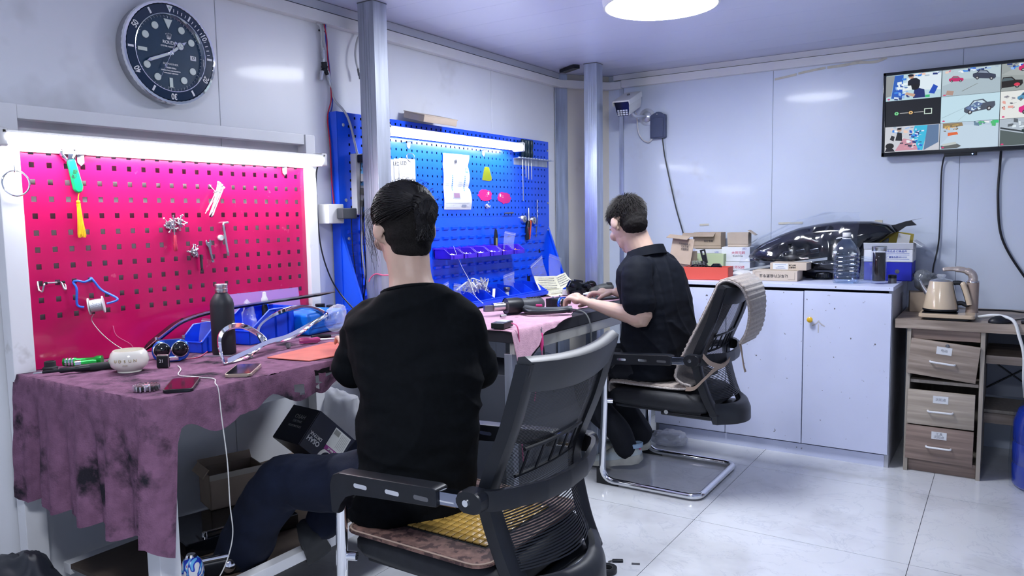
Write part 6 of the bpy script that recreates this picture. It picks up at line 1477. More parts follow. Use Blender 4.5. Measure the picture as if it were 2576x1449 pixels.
SW = M('swirl_print', (.8,.8,.85), .3)
def swirl():
    nt = SW.node_tree; b = nt.nodes['Principled BSDF']; L = nt.links.new
    tc = nt.nodes.new('ShaderNodeTexCoord'); n = nt.nodes.new('ShaderNodeTexNoise'); n.inputs['Scale'].default_value = 14; n.inputs['Detail'].default_value = 1; n.inputs['Distortion'].default_value = 2.5
    cr = nt.nodes.new('ShaderNodeValToRGB'); cr.color_ramp.interpolation = 'CONSTANT'; e = cr.color_ramp.elements
    e[0].position = 0; e[0].color = (.8,.82,.85,1); e[1].position = .42; e[1].color = (.02,.05,.5,1)
    for p, c in ((.5,(.15,.5,.85,1)),(.56,(.8,.82,.85,1)),(.62,(.6,.02,.2,1))): q = e.new(p); q.color = c
    L(tc.outputs['Object'], n.inputs[0]); L(n.outputs[0], cr.inputs[0]); L(cr.outputs[0], b.inputs['Base Color'])
swirl()
t = thing('painted_shell', 'glossy shell painted in blue, white and pink swirls under bench', 'shell', (-1.915,1.235,.2355))
bm = B(); bm.sphere((0,0,.045), (.03,.035,.05), 20, 14); bm.done('shell', SW, t); B().lathe([(.012,.0),(.016,.004),(.012,.01),(0,.011)], 18, (.0,-.0,.088)).done('round_cap', CHROME, t)
crumple('plastic_bag', 'large clear plastic bag lying behind the navy box', 'bag', -2.42,2.3,SH+.002, .13,.06,.3, 11, BAGW)
t = thing('black_ball', 'black rubber ball beside the white bench leg', 'ball', (-1.97,1.17,.2155)); B().sphere((0,0,.04), .04, 20, 14).done('ball', RUBBER, t); B().cyl((0,0,.078),(0,0,.084),.006,None,10).done('valve', BLACKP, t)
crumple('dark_bag', 'dark fabric bag slumped at the bench foot by the wall', 'bag', -2.17,.93,.001, .2,.1,.39, 14, M('dark_nylon', (.015,.018,.025), .4))
cable('charging_cable', 'white charging cable curving down by the wall', [(-2.42,.9,.47),(-2.37,.88,.44),(-2.33,.88,.40),(-2.31,.88,.34),(-2.30,.87,.26)], .005, WHITEP, 8)
# ---------------------------------------------------------------- on the pink cloth
UZ = ZB+.0035
def T4(name, label, cat, x, y, rz=0., z=None, rot=None): return thing(name, label, cat, (x, y, UZ if z is None else z), rz, None, rot)
t = T4('parts_tray', 'blue plastic compartment tray full of oddments before blue pegboard', 'tray', -2.345,3.42, WA)
w_, d, h = .8, .17, .075
bm = B(); bm.b6(-w_/2,w_/2,-d/2,d/2,0,.003); bm.b6(-w_/2,w_/2,-d/2,-d/2+.004,0,.034); bm.b6(-w_/2,w_/2,d/2-.004,d/2,0,h+.01)
side = [(-d/2,.0),(-d/2,.034),(-d*.1,h),(d/2,h+.01),(d/2,0)]
bm.done('tray_base', BLUEP, t)
for k in range(7):
    b = B(); x = lerp(-w_/2+.002, w_/2-.002, k/6); b.prism(side, x-.002, x+.002, 'yz'); b.done('divider', BLUEP, t)
B().tube([(-w_/2,-d/2,.034),(w_/2,-d/2,.034)], .004, 6).done('rim', BLUEP, t); B().b6(-w_/2,w_/2,-d/2-.014,-d/2,.008,.03,.003).done('front_lip', BLUEP, t)
bm = B(); rnd = random.Random(31)
for k in range(40):
    y0 = rnd.uniform(-.12,.08); p = Vector((-.12+y0, rnd.uniform(-.03,.05), .05+rnd.uniform(0,.03)))
    bm.tube(smoothpath([p, p+Vector((rnd.uniform(-.05,.05),rnd.uniform(-.02,.02),rnd.uniform(.02,.07))), p+Vector((rnd.uniform(-.07,.07),rnd.uniform(-.03,.03),rnd.uniform(.0,.05)))], 4), .004, 5, flat=.3)
o = stuff(bm.done('tie_heap', WHITEP)); o.location = (-2.37,3.42,UZ); o.rotation_euler = (0,0,WA); o.name = 'white_tie_heap'; tag(o, 'tangled heap of white ties in the blue tray', 'ties')
bm = B().tube(smoothpath([(-2.33,3.38,UZ+.075),(-2.28,3.3,UZ+.04),(-2.25,3.23,UZ+.012)], 4), .008, 6, flat=.2); tag(bm.done('white_strip', WHITEP), 'white plastic strip hanging from the blue tray', 'strip')
zip_bag('clear zip bag at the near end of the blue tray', (-2.40,3.06,UZ+.008), .1, .12, R(-14), WA, 12, None, R(-8))
zip_bag('second clear zip bag leaning against the tie heap', (-2.38,3.14,UZ+.008), .1, .11, R(10), WA, 13, None, R(-10))
zip_bag('small clear zip bag of wires in the middle of the blue tray', (-2.40,3.66,UZ+.01), .11, .13, R(-8), WA, 14, None, R(-6))
zip_bag('clear zip bag leaning on the blue gusset above the notes', (-2.38,3.98,UZ+.06), .14, .15, R(-22), WA, 15, None, R(-8))
zip_bag('tall clear zip bag at the bench end above the notes', (-2.35,4.08,UZ+.05), .15, .17, R(14), WA, 16, None, R(-10))
t = T4('flux_jar', 'small clear jar with steel cap standing in the blue tray', 'jar', -2.34,3.52, 0, UZ+.004)
B().lathe([(0,0),(.012,0),(.0125,.04),(.009,.045),(0,.045)], 18).done('jar', M('milky_plastic', (.7,.72,.72), .3, trans=.3), t); B().lathe([(.009,.045),(.019,.05),(.02,.062),(.014,.068),(0,.068)], 20).done('cap', STEELD, t)
def note(label, x, y, z, rz, w_, h, seed, rot):
    t = thing('paper_note', label, 'paper', (x, y, z), 0, None, rot); rnd = random.Random(seed); bm = B()
    bm.grid(lambda u, v: ((u-.5)*w_, (v-.5)*h, .004*math.sin(u*5+seed)+.003*math.sin(v*7)), 8, 8); bm.done('sheet', PAPERY, t, angle=80, solid=.0008)
    b2 = []
    for r_ in range(5):
        x0 = -w_*.4
        while x0 < w_*.32: l = rnd.uniform(.004,.012); b2.append((rect(x0, h*(.32-.16*r_), x0+l, h*(.32-.16*r_)+.004), (.12,.12,.15), 0)); x0 += l+.003
    paint('writing', b2, PRINT, t, Matrix.Translation((0,0,.0085)), plane='xy')
note('cream handwritten note sheet propped up at the bench end', -2.30,3.9,UZ+.06, 0, .2,.1, 3, (R(62),R(4),R(80)))
note('cream handwritten note lying flat under the zip bags', -2.24,3.9,UZ+.012, 0, .2,.12, 4, (R(12),R(0),R(76)))
note('curled cream note leaning on the note pile by the gusset', -2.28,4.04,UZ+.065, 0, .13,.09, 5, (R(48),R(-16),R(70)))
t = T4('notepad', 'thick cream notepad with dark edge under the handwritten notes', 'notepad', -2.25,3.92, R(76)); B().b6(-.11,.11,-.05,.06,0,.012,.002).done('block', PAPERY, t); B().b6(.06,.112,-.051,.061,-.0,.016,.003).done('binding', M('maroon_cover', (.12,.03,.06), .5), t)
t = T4('plastic_cup', 'small white plastic cup lying by the black headlight parts', 'cup', -2.17,3.9); B().lathe([(0,0),(.026,0),(.028,.02),(.03,.03),(.027,.03),(.025,.006),(0,.004)], 20, caps=False).done('cup', WHITEP, t)
t = T4('headlight_carrier', 'skeletal glossy black headlight frame on the pink cloth', 'lamp frame', -2.10,3.92, R(60))
bm = B(); bm.prism([(-.07,0),(.06,0),(.075,.02),(.08,.05),(.05,.075),(.02,.06),(-.02,.085),(-.06,.09),(-.085,.05)], -.015, .01, 'xz', None, .003); bm.done('back_plate', BLACKG, t)
B().tube(smoothpath([(.05,0,.01),(.1,0,.02),(.115,0,.045),(.1,0,.07),(.06,0,.07)], 5), .009, 8).done('loop', BLACKG, t)
for x, z in ((-.05,.06),(0,.03),(.04,.05)): B().cyl((x,-.015,z),(x,-.045,z),.014,.011,12).done('socket', BLACKP, t)
B().box((-.02,-.03,.085),(.05,.03,.014),(0,R(10),0),.003).done('clip', BLACKP, t); B().b6(-.06,.03,-.04,-.015,.0,.03,.004).done('foot', BLACKP, t)
t = T4('plastic_cap', 'round black plastic cap standing before the corner column', 'cap', -2.12,4.09); B().lathe([(0,0),(.03,0),(.034,.02),(.04,.052),(.042,.055),(.038,.056),(.033,.05),(.028,.008),(0,.006)], 28, caps=False).done('cap', BLACKG, t)  # a round black cap
# tablet, mouse
t = T4('tablet', 'dark tablet lying under the working hand on the pink cloth', 'tablet', -1.915,3.80, R(62)); B().prism(rrect(.22,.15,.01,4), 0, .007, 'xy', None, .001).done('body', BLACKP, t); B().prism(rrect(.2,.13,.004,3), .007, .0075, 'xy').done('screen', M('grey_glass', (.12,.13,.15), .12, coat=.5), t)
crumple('white_tissue', 'white tissue scrap lying on the tablet under the hand', 'tissue', -1.95,3.82,UZ+.009, .05,.035,.022, 17, PAPER)
t = T4('glue_gun', 'dark grey pistol-shaped tool lying behind the hand', 'tool', -2.0,4.02, R(40)); bm = B(); limb(bm, [(-.06,0,.02),(0,0,.035),(.05,0,.04)], [.02,.026,.024], 12); limb(bm, [(-.02,0,.03),(-.05,-.05,.018)], [.017,.015], 10); o = remeshed('shell', bm, .004, 2, M('grey_rubber', (.06,.065,.062), .5), t); B().b6(.03,.06,-.018,.018,.046,.068,.004).done('top_housing', RUBBER, t)
lens_module('headlight_module', 'round black lamp module with blue ring held in the hand', -1.838,3.262,UZ+.002, R(90), .9)
# heat gun
def heat_gun():
    t = T4('heat_gun', 'dark grey heat gun lying on its side on the pink cloth', 'heat gun', -1.94,3.07, R(60))
    G = M('gun_grey', (.055,.06,.07), .42, vary=.1, vscale=20); ax = Matrix.Rotation(PI/2, 3, 'Y')
    B().lathe([(0,-.1),(.036,-.1),(.038,-.09),(.034,-.02),(.033,.0),(.034,.06),(.03,.09),(.022,.1),(0,.1)], 28, (0,0,.0385), ax).done('barrel', G, t)
    B().lathe([(.0395,-.102),(.0395,-.04),(.035,-.02)], 28, (0,0,.0385), ax, caps=False).done('front_collar', BLACKP, t)
    B().lathe([(.018,-.17),(.02,-.17),(.021,-.1),(.024,-.098)], 24, (0,0,.0385), ax).done('nozzle', M('heat_steel', (.55,.5,.5), .2, 1.), t)
    B().box((-.19,0,.034),(.05,.022,.03),None,.003).done('nozzle_tip', STEELD, t)
    for k in range(5): B().box((.02+.016*k,.0,.0725),(.009,.02,.003)).done('vent', BLACKM, t)
    bm = B(); bm.tube(smoothpath([(-.02,-.02,.03),(.03,-.07,.02),(.09,-.12,.02),(.15,-.15,.022),(.17,-.16,.022)], 6), [.018]*6+[.017]*12+[.02]*6+[.012], 14, flat=.85); bm.done('handle', G, t, angle=60)
    B().tube(smoothpath([(-.02,-.03,.02),(-.025,-.09,.016),(.02,-.13,.016),(.1,-.165,.018),(.15,-.165,.02)], 6), .011, 10).done('guard', BLACKP, t)
    B().box((.04,-.072,.04),(.03,.012,.01),(0,0,R(-40)),.002).done('trigger', PINKP, t)
    B().tube(smoothpath([(.165,-.16,.022),(.19,-.18,.018),(.21,-.22,0),(.215,-.25,-.06),(.21,-.255,-.2),(.2,-.25,-.4)], 6), .004, 8).done('cord', M('cord_grey', (.08,.085,.09), .5), t)
heat_gun()
t = T4('steel_ferrule', 'short steel tube lying before the heat gun', 'tube', -1.94,2.885, R(70)); B().lathe([(.005,-.015),(.0065,-.015),(.0065,.015),(.005,.015)], 14, (0,0,.0066), Matrix.Rotation(PI/2, 3, 'Y'), caps=False).done('tube', STEEL, t); B().lathe([(.0066,-.012),(.007,-.01),(.0066,-.008)], 14, (0,0,.0066), Matrix.Rotation(PI/2, 3, 'Y'), caps=False).done('ring', STEEL, t)
t = T4('multimeter', 'small black meter at the near end of the pink cloth', 'meter', -1.765,2.615, R(10)); B().b6(-.03,.03,-.05,.05,0,.025,.004).done('body', BLACKP, t); B().b6(-.022,.022,-.01,.04,.025,.026).done('display', M('grey_lcd', (.5,.52,.52), .3), t)
t = T4('alligator_clip', 'pink crocodile clip hanging from the bench edge on its lead', 'clip', -1.672,2.78, 0, .745)
B().lathe([(.003,.03),(.006,.02),(.008,.0),(.0085,-.02),(.005,-.045),(.002,-.05)], 12).done('boot', PINKP, t); B().cyl((0,0,.03),(0,0,.055),.0025,.0015,8).done('jaw', STEEL, t); B().tube(smoothpath([(0,0,-.048),(.002,-.004,-.1),(-.006,-.03,-.18),(-.01,-.05,-.26)], 6), .0022, 6).done('lead', MT['pink_wire'], t)
cable('test_lead', 'pink test lead hanging beside the multimeter', [(-1.72,2.62,UZ+.02),(-1.68,2.60,UZ+.01),(-1.672,2.6,.76),(-1.67,2.6,.6),(-1.668,2.598,.4),(-1.66,2.6,.25)], .0028, MT['pink_wire'])
cable('black_lead', 'thin black lead hanging behind the pink test lead', [(-1.70,2.70,.75),(-1.675,2.66,.70),(-1.69,2.72,.68),(-1.68,2.8,.72),(-1.68,2.82,.62),(-1.66,2.86,.5)], .003, BLACKP)
cable('pink_wire', 'knotted pink cord hanging on the corner wall panel', [(-2.13,4.70,1.22),(-2.12,4.7,1.15),(-2.135,4.7,1.12),(-2.11,4.7,1.04),(-2.08,4.7,.98),(-2.07,4.69,.9),(-2.075,4.69,.86)], .0035, M('pink_cord_pvc', (.75,.12,.25), .5))
cable('pink_bundle', 'pink wire loop on the column behind the seated head', [(-2.35,2.44,1.0),(-2.345,2.45,1.02),(-2.32,2.455,1.035),(-2.28,2.46,1.03),(-2.25,2.5,1.03)], .003, M('pink_cord_pvc'))
cable('solder_line', 'taut thin white thread slanting over the blue tray to the heat gun', [(-2.40,3.12,1.13),(-2.36,3.13,1.03),(-2.30,3.12,.95),(-2.22,3.05,.89),(-2.12,2.98,.86)], .0013, WHITEP, 5)
B().cyl((-2.095,3.105,.0),(-2.095,3.105,.001),.001)
crumple('bag_heap', 'clear plastic bag on the pedestal under the blue bench', 'bag', -1.95,3.25,.522, .06,.07,.06, 21, BAG)
# ---------------------------------------------------------------- white cabinet and what stands on it
CABW = M('worn_white_board', (.62,.66,.86), .4, vary=.03, vscale=4, dirt=(.12,.11,.12), dscale=38, dlo=.69, dhi=.73, ddetail=3)
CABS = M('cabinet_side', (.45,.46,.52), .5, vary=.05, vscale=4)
cb = thing('storage_cabinet', 'low white cabinet with three scuffed doors along the back wall', 'cabinet', (-1.075,4.4,0))
cx0, cx1, cy0, cy1, cz = -1.69, -.463, 4.095, 4.715, .905
bm = B(); bm.b6(cx1-.018,cx1,cy0,cy1,0,cz-.022); bm.b6(cx0,cx0+.018,cy0,cy1,0,cz-.022); bm.b6(cx0+.018,cx1-.018,cy0+.012,cy1,.06,.078); bm.b6(cx0+.018,cx1-.018,cy1-.012,cy1,.08,cz-.022)
bm.done('carcass', CABS, cb, **W(cb))
B().b6(cx0,cx1+.004,cy0-.024,cy1,cz-.02,cz,.002).done('top_board', CABW, cb, **W(cb))
B().b6(cx0+.001,cx1-.019,cy0+.001,cy0+.012,0,.06).done('kick_board', CABW, cb, **W(cb))
for k, (a, b) in enumerate(((cx0+.002,-1.279),(-1.275,-.876),(-.872,-.466))):
    d = B().b6(a,b,cy0-.02,cy0-.002,.07,.872 if k == 2 else .868,.0015).done('door', CABW, cb, **W(cb))
    if k == 2:
        B().lathe([(.006,0),(.007,.012),(.014,.018),(.0145,.024),(.01,.028),(0,.029)], 22, (-.838,cy0-.02,.726), AX).done('knob', M('yellow_knob', (.75,.45,.03), .3), d)
        o = text(d, '个', .07, (-.8,cy0-.0206,.685), M('pencil', (.5,.48,.5), .8))
KZ = cz+.0008
def T5(name, label, cat, x, y, rz=0., z=None, group=None, rot=None): return thing(name, label, cat, (x, y, KZ if z is None else z), rz, group, rot)
def open_box(t, w_, d, h, mat, th=.003, name='tray'):
    bm = B()
    for a in ((-w_/2,w_/2,-d/2,-d/2+th,0,h),(-w_/2,w_/2,d/2-th,d/2,0,h),(-w_/2,-w_/2+th,-d/2,d/2,0,h),(w_/2-th,w_/2,-d/2,d/2,0,h),(-w_/2,w_/2,-d/2,d/2,0,th)): bm.b6(*a)
    return bm.done(name, mat, t)
t = T5('red_box', 'open coral red box holding black lamp parts on the white cabinet', 'box', -1.42,4.2, R(6)); open_box(t, .25, .13, .072, M('coral_card', (.62,.085,.06), .55))
t = T5('lamp_bracket', 'black and silver lamp bracket piled in the red box', 'lamp part', -1.45,4.2, R(6), KZ+.004)
B().box((-.03,.0,.06),(.11,.07,.04),(0,R(-15),R(10)),.006).done('heat_sink_block', BLACKP, t)
for k in range(5): B().box((-.05+.016*k,-.01,.085),(.005,.06,.03),(0,R(-15),0)).done('fin', STEEL, t)
bm = B(); bm.prism([(-.012,0),(.012,0),(.014,.05),(-.014,.05)], -.008, .008, 'xz', Matrix.Translation((.015,0,.085)) @ Matrix.Rotation(R(-14), 4, 'Y')); bm.prism([(-.014,.05),(-.006,.05),(-.006,.072),(.008,.072),(.008,.05),(.014,.05),(.014,.08),(-.014,.08)], -.008, .008, 'xz', Matrix.Translation((.015,0,.085)) @ Matrix.Rotation(R(-14), 4, 'Y')); bm.done('clamp', BLACKP, t)
B().tube(smoothpath([(-.08,-.02,.05),(-.04,-.05,.08),(.02,-.04,.075),(.06,0,.06)], 5), .004, 6).done('wire', BLACKP, t); B().lathe([(.03,0),(.032,.02),(.02,.035),(0,.037)], 22, (.075,.0,.05)).done('round_lens', BLACKG, t)
t = T5('spare_lens', 'round black lamp lens standing behind the red box', 'lens', -1.39,4.36); B().lathe([(.035,0),(.038,.03),(.03,.055),(.01,.065),(0,.066)], 26, (0,0,.0)).done('dome', BLACKG, t); B().lathe([(.04,0),(.041,.006),(.038,.008)], 26).done('rim', BLACKP, t)
# cartons
def carton(label, x, y, z, rz, w_, d, h, mat, flap=None, name='cardboard_box', texts=(), rot=None):
    t = thing(name, label, 'box', (x, y, z), rz, None, rot)
    b = B().b6(-w_/2,w_/2,-d/2,d/2,0,h,.0015).done('carton', mat, t)
    if flap:
        for f in flap: B().box(*f).done('flap', mat, t)
    for tx in texts: text(t, *tx)
    return t
WC = M('white_carton', (.74,.76,.8), .6)
FR = (PI/2,0,0)
def logo(y, s=1., dx=0): return [('大师兄師', .022*s, (.015+dx,-y-.0006,.055*s), INKR, FR), ('专业车灯升级', .011*s, (.012+dx,-y-.0006,.034*s), INK, FR)]
carton('white carton with red lettering, upper of the pair under open box', -1.36,4.56,KZ+.085, R(4), .165,.12,.085, WC, None, 'white_carton', logo(.06, .9)+[('LED', .014, (.05,-.0606,.075), INKB, FR)])
carton('white carton with red lettering, lower of the pair on the cabinet', -1.355,4.55,KZ, R(2), .17,.13,.0835, WC, None, 'white_carton', logo(.065, .9))
t = carton('open brown carton lying on the pair of white cartons', -1.355,4.575,KZ+.171, R(6), .12,.1,.085, CARDL, [((.075,0,.082),(.05,.1,.003),(0,R(35),0)),((-.0,-.06,.05),(.12,.003,.07),(R(14),0,0))])
carton('white carton with red lettering behind the tilted brown box', -1.545,4.63,KZ, R(2), .17,.12,.155, WC, None, 'white_carton', [('大师兄', .022, (.03,-.0606,.1), INKR, FR), ('LED', .014, (.05,-.0606,.135), INKB, FR)])
carton('open brown carton with torn flap topmost at the back wall', -1.555,4.62,KZ+.156, R(3), .17,.11,.1, CARD, [((-.05,-.075,.085),(.2,.05,.003),(R(25),0,0)),((-.0,-.058,.05),(.17,.003,.06),(R(4),0,0))], texts=[('车灯专用', .014, (.01,-.0625,.045), INK, FR)])
carton('pale green carton behind the red box', -1.52,4.48,KZ, R(3), .22,.1,.13, M('pale_green_card', (.5,.6,.36), .7))
t = carton('tilted open brown carton with printed lid beside the red box', -1.60,4.33,KZ, R(-4), .1,.1,.15, CARD, [((-.002,-.055,.155),(.135,.003,.15),(R(-10),R(6),0)),((-.02,-.06,.236),(.13,.05,.003),(R(20),R(6),0))])
for k, (s, z) in enumerate((('升级改装车灯', .195),('专业安装', .18),('质量保证', .165))): text(t, s, .012, (.02,-.0590-.002,z), INK, (R(80),R(6),0))
text(t, '大师车灯有限公司', .016, (.0,-.0575,.115), INK, (R(80),R(6),0))
lo = carton('long flat brown carton with upside-down print on the white cabinet', -1.06,4.29,KZ, R(2), .235,.15,.055, CARDL)
text(lo, '让车灯升级更专业', .019, (-.005,-.0757,.028), INK, (PI/2,PI,0))
paint('border_line', [(rect(-.105,.008,-.104,.047), (.05,.04,.04), 0),(rect(.104,.008,.105,.047), (.05,.04,.04), 0),(rect(-.105,.0465,-.07,.0475), (.05,.04,.04), 0),(rect(.07,.008,.105,.009), (.05,.04,.04), 0)], PRINT, lo, Matrix.Translation((0,-.0757,0)))
up = carton('smaller flat brown carton with white label on the long carton', -1.0,4.33,KZ+.0558, R(1), .19,.13,.04, CARDL)
paint('label', [(rect(-.08,.004,.0,.037), (.72,.74,.76)), (rect(-.07,.028,-.01,.031), (.3,.35,.5)), (rect(-.055,.018,-.022,.021), (.3,.35,.5)), (rect(-.065,.01,-.014,.013), (.3,.35,.5))], PRINT, up, Matrix.Translation((0,-.0657,0)))
text(up, '施工必看', .009, (.022,-.0657,.026), INK, FR); text(up, '注意事项', .009, (.022,-.0657,.014), INK, FR)
t = T5('plastic_cap', 'low round black plastic lid behind the flat cartons', 'lid', -.85,4.43); B().lathe([(0,.034),(.03,.034),(.04,.03),(.045,.012),(.056,.004),(.056,0),(0,0)], 30, caps=False).done('lid', BLACKG, t); B().lathe([(.046,.011),(.0475,.008),(.046,.005)], 30, caps=False).done('rib', BLACKP, t)  # a low round lid
# wrapped headlight housing
def headlight():
    t = T5('headlight_housing', 'large glossy black car headlight housing wrapped in clear film', 'headlight', -.88,4.55)
    O = [(-1.285,1.02),(-1.25,1.06),(-1.2,1.1),(-1.1,1.15),(-1.0,1.188),(-.88,1.212),(-.78,1.224),(-.62,1.22),(-.53,1.2),(-.49,1.165),(-.55,1.12),(-.6,1.07),(-.62,1.02),(-.64,.94),(-.68,.912),(-.78,.91),(-.98,.912),(-1.02,.96),(-1.1,.975),(-1.22,.985)]
    cxm, czm = -.9, 1.07; secs = []
    for y, k in ((4.42,.2),(4.425,.62),(4.44,.84),(4.475,.97),(4.54,1.),(4.62,.98),(4.68,.9),(4.69,.5)):
        secs.append([(cxm+(x-cxm)*k+.88, y-4.55+.06*max(0, -.9-x)*2*(1-k), (czm+(z-czm)*k if z > .93 else lerp(czm, z, min(1, k*1.08)))-KZ) for x, z in O])
    secs = [[(a, b, max(c, .0)) for a, b, c in s] for s in secs]
    B().loft(secs).done('shell', BLACKG, t, angle=50)
    rnd = random.Random(8)
    for k in range(7): B().box((-.24+.075*k,-.118+.01*abs(k-3),.12+.022*k-.0022*k*k*1.6),(.05,.03,.028),(0,R(-10),0),.006).done('reflector_cell', M('smoked_chrome', (.08,.085,.1), .12, 1.), t)
    B().b6(-.07,.1,-.125,-.1,.03,.075,.01).done('lower_lens', M('smoked_chrome'), t)
    bm = B(); bm.prism([(.33,.245),(.39,.262),(.42,.285),(.47,.29),(.445,.315),(.5,.328),(.42,.312),(.37,.295),(.3,.285)], -.02, .0); bm.done('mount_bracket', BLACKP, t)
    B().tube(smoothpath([(-.39,-.06,.12),(-.28,-.09,.19),(-.1,-.1,.255),(.1,-.09,.275),(.26,-.08,.27)], 6), .006, 8).done('chrome_strip', STEEL, t)
    bm = B()
    def wrap(u, v):
        x = lerp(-.42,.2,u); top = .135+.19*math.sin(min(1, (x+.42)/.55)*PI/2); a = lerp(-.15, 1.05, v)*PI/2
        yy = -.155*math.cos(a)-.0; zz = max(.05, .03+(top)*math.sin(max(a, .0))+.08*(1-v)*.6)
        n = mnoise.noise(Vector((x*9, v*3, 1)))*.02+mnoise.noise(Vector((x*22, v*9, 5)))*.01
        return (x+n*.6, yy-n*.6, zz+n*.8+.012)
    bm.grid(wrap, 40, 22); bm.done('film_wrap', WRAP, t, angle=25)
headlight()
t = T5('trim_strip', 'long clear plastic strip leaning before the wrapped headlight', 'strip', -1.075,4.36, 0); bm = B(); bm.loft([[(-.255,.0,.03),(-.255,.01,.03),(-.255,.01,.038),(-.255,0,.038)],[(0,.03,.07),(0,.045,.07),(0,.045,.085),(0,.03,.085)],[(.25,.04,.108),(.25,.055,.108),(.25,.055,.122),(.25,.04,.122)]]); bm.done('strip', M('grey_acrylic', (.35,.38,.42), .08, coat=.6), t); B().b6(-.265,-.25,-.002,.012,0,.04).done('end_foot', BLACKP, t)
# water bottle
def jug():
    t = T5('water_bottle', 'large clear plastic water bottle with white cap on the cabinet', 'bottle', -.70,4.225)
    pr_ = [(.03,.0),(.058,.002),(.062,.012),(.062,.05),(.058,.054),(.062,.06)]
    for k in range(4): z = .06+.022*k; pr_ += [(.0625,z+.006),(.0585,z+.012),(.0625,z+.018)]
    pr_ += [(.0625,.155),(.058,.175),(.042,.205),(.024,.225),(.017,.232),(.017,.245)]
    bm = B(); rings = []
    for r, z in pr_:
        rings.append([Vector((math.copysign(abs(math.cos(a))**.62, math.cos(a))*r, math.copysign(abs(math.sin(a))**.62, math.sin(a))*r, z)) for a in [2*PI*k/36 for k in range(36)]])
    bm.loft(rings, caps=False); bm.done('bottle', film('bottle_film', (.9,.95,1), .05, .05, True), t, angle=50)
    B().lathe([(.0,.004),(.05,.004),(.056,.012),(.056,.052),(.0,.052)], 30).done('water', film('water_body', (.85,.92,1), .03, .03, True), t)
    B().lathe([(.019,.238),(.0205,.24),(.0205,.258),(.019,.26),(0,.26)], 24).done('cap', WHITEP, t); B().lathe([(.02,.226),(.023,.229),(.02,.232)], 24, caps=False).done('neck_ring', WHITEP, t)
    B().tube(smoothpath([(.02,0,.23),(-.03,-.01,.236),(-.05,0,.228),(-.03,.01,.232)], 5), .002, 5).done('carry_strap', WHITEP, t)
jug()
t = T5('tea_bottle', 'tall glass bottle of dark tea with steel cap on the cabinet', 'bottle', -.548,4.245)
B().lathe([(0,0),(.034,0),(.036,.004),(.036,.162),(.033,.168),(.03,.168)], 32, caps=False).done('glass', film('tea_glass', (.97,.98,1), .03, .04, True), t)
B().lathe([(0,.014),(.029,.014),(.03,.02),(.03,.158),(0,.158)], 30).done('tea', M('dark_tea', (.012,.009,.008), .3, vary=.5, vscale=40), t); B().lathe([(.034,.166),(.0355,.168),(.0355,.188),(.033,.19),(0,.19)], 32).done('cap', STEEL, t)
t = T5('bottle_lid', 'small black and steel bottle lid beside the tea bottle', 'lid', -.493,4.31); B().lathe([(0,0),(.02,0),(.02,.024),(0,.024)], 26).done('steel_band', STEELD, t); B().lathe([(.02,.024),(.0205,.026),(.0205,.04),(.018,.042),(0,.042)], 26).done('black_top', BLACKP, t)  # loose lid of a bottle
t = T5('parcel_box', 'open white and blue carton with thumb holes on the cabinet', 'box', -.535,4.56, R(2))
BLC = M('royal_blue_card', (.012,.02,.42), .5)
open_box(t, .23, .25, .1, BLC, .004, 'blue_tray'); o = open_box(t, .234, .254, .1, WC, .003, 'white_sleeve'); o.location.z = .1
B().box((.135,0,.195),(.05,.254,.003),(0,R(35),0)).done('flap', WC, t); B().box((0,-.14,.185),(.234,.035,.003),(R(-60),0,0)).done('flap', WC, t)
for x in (-.045,.045): B().lathe([(.011,0),(.011,.001),(0,.0012)], 20, (x,-.125,.05), AX).done('thumb_hole', STEELD, t)
text(t, '专用总成·灯具组件', .013, (.035,-.1277,.155), INKB, FR); text(t, '工厂直营品质SERVICE', .011, (.035,-.1277,.125), INKB, FR); text(t, 'r', .03, (.118,-.05,.16), INK, (PI/2,0,PI/2))
paint('print_frame', [(rect(-.03,.144,.1,.146), (.1,.15,.5), 0),(rect(-.03,.166,.1,.168), (.1,.15,.5), 0),(rect(-.03,.114,.1,.116), (.1,.15,.5), 0),(rect(-.03,.136,.1,.138), (.1,.15,.5), 0)], PRINT, t, Matrix.Translation((0,-.1276,0)))
t = T5('padded_envelope', 'yellow padded envelope sticking out of the white and blue carton', 'envelope', -.48,4.54, R(20), KZ+.006); bm = B(); bm.grid(lambda u, v: (lerp(-.06,.06,u), .02*math.sin(v*3), .12+v*.13-.02*abs(u-.4)), 8, 8); bm.done('envelope', M('yellow_kraft', (.5,.4,.08), .7), t, solid=.004, angle=60); B().box((.0,-.03,.2),(.06,.003,.08),(R(-14),R(12),0)).done('clear_sleeve', BAGW, t)
zip_bag('clear pouch of brown tea leaning behind the water bottle', (-.62,4.37,KZ), .08, .13, R(6), 0, 31)
crumple('foam_wrap', 'white foam wrap scrap lying before the wrapped headlight', 'foam', -1.24,4.36,KZ, .08,.05,.04, 33, WHITEP)
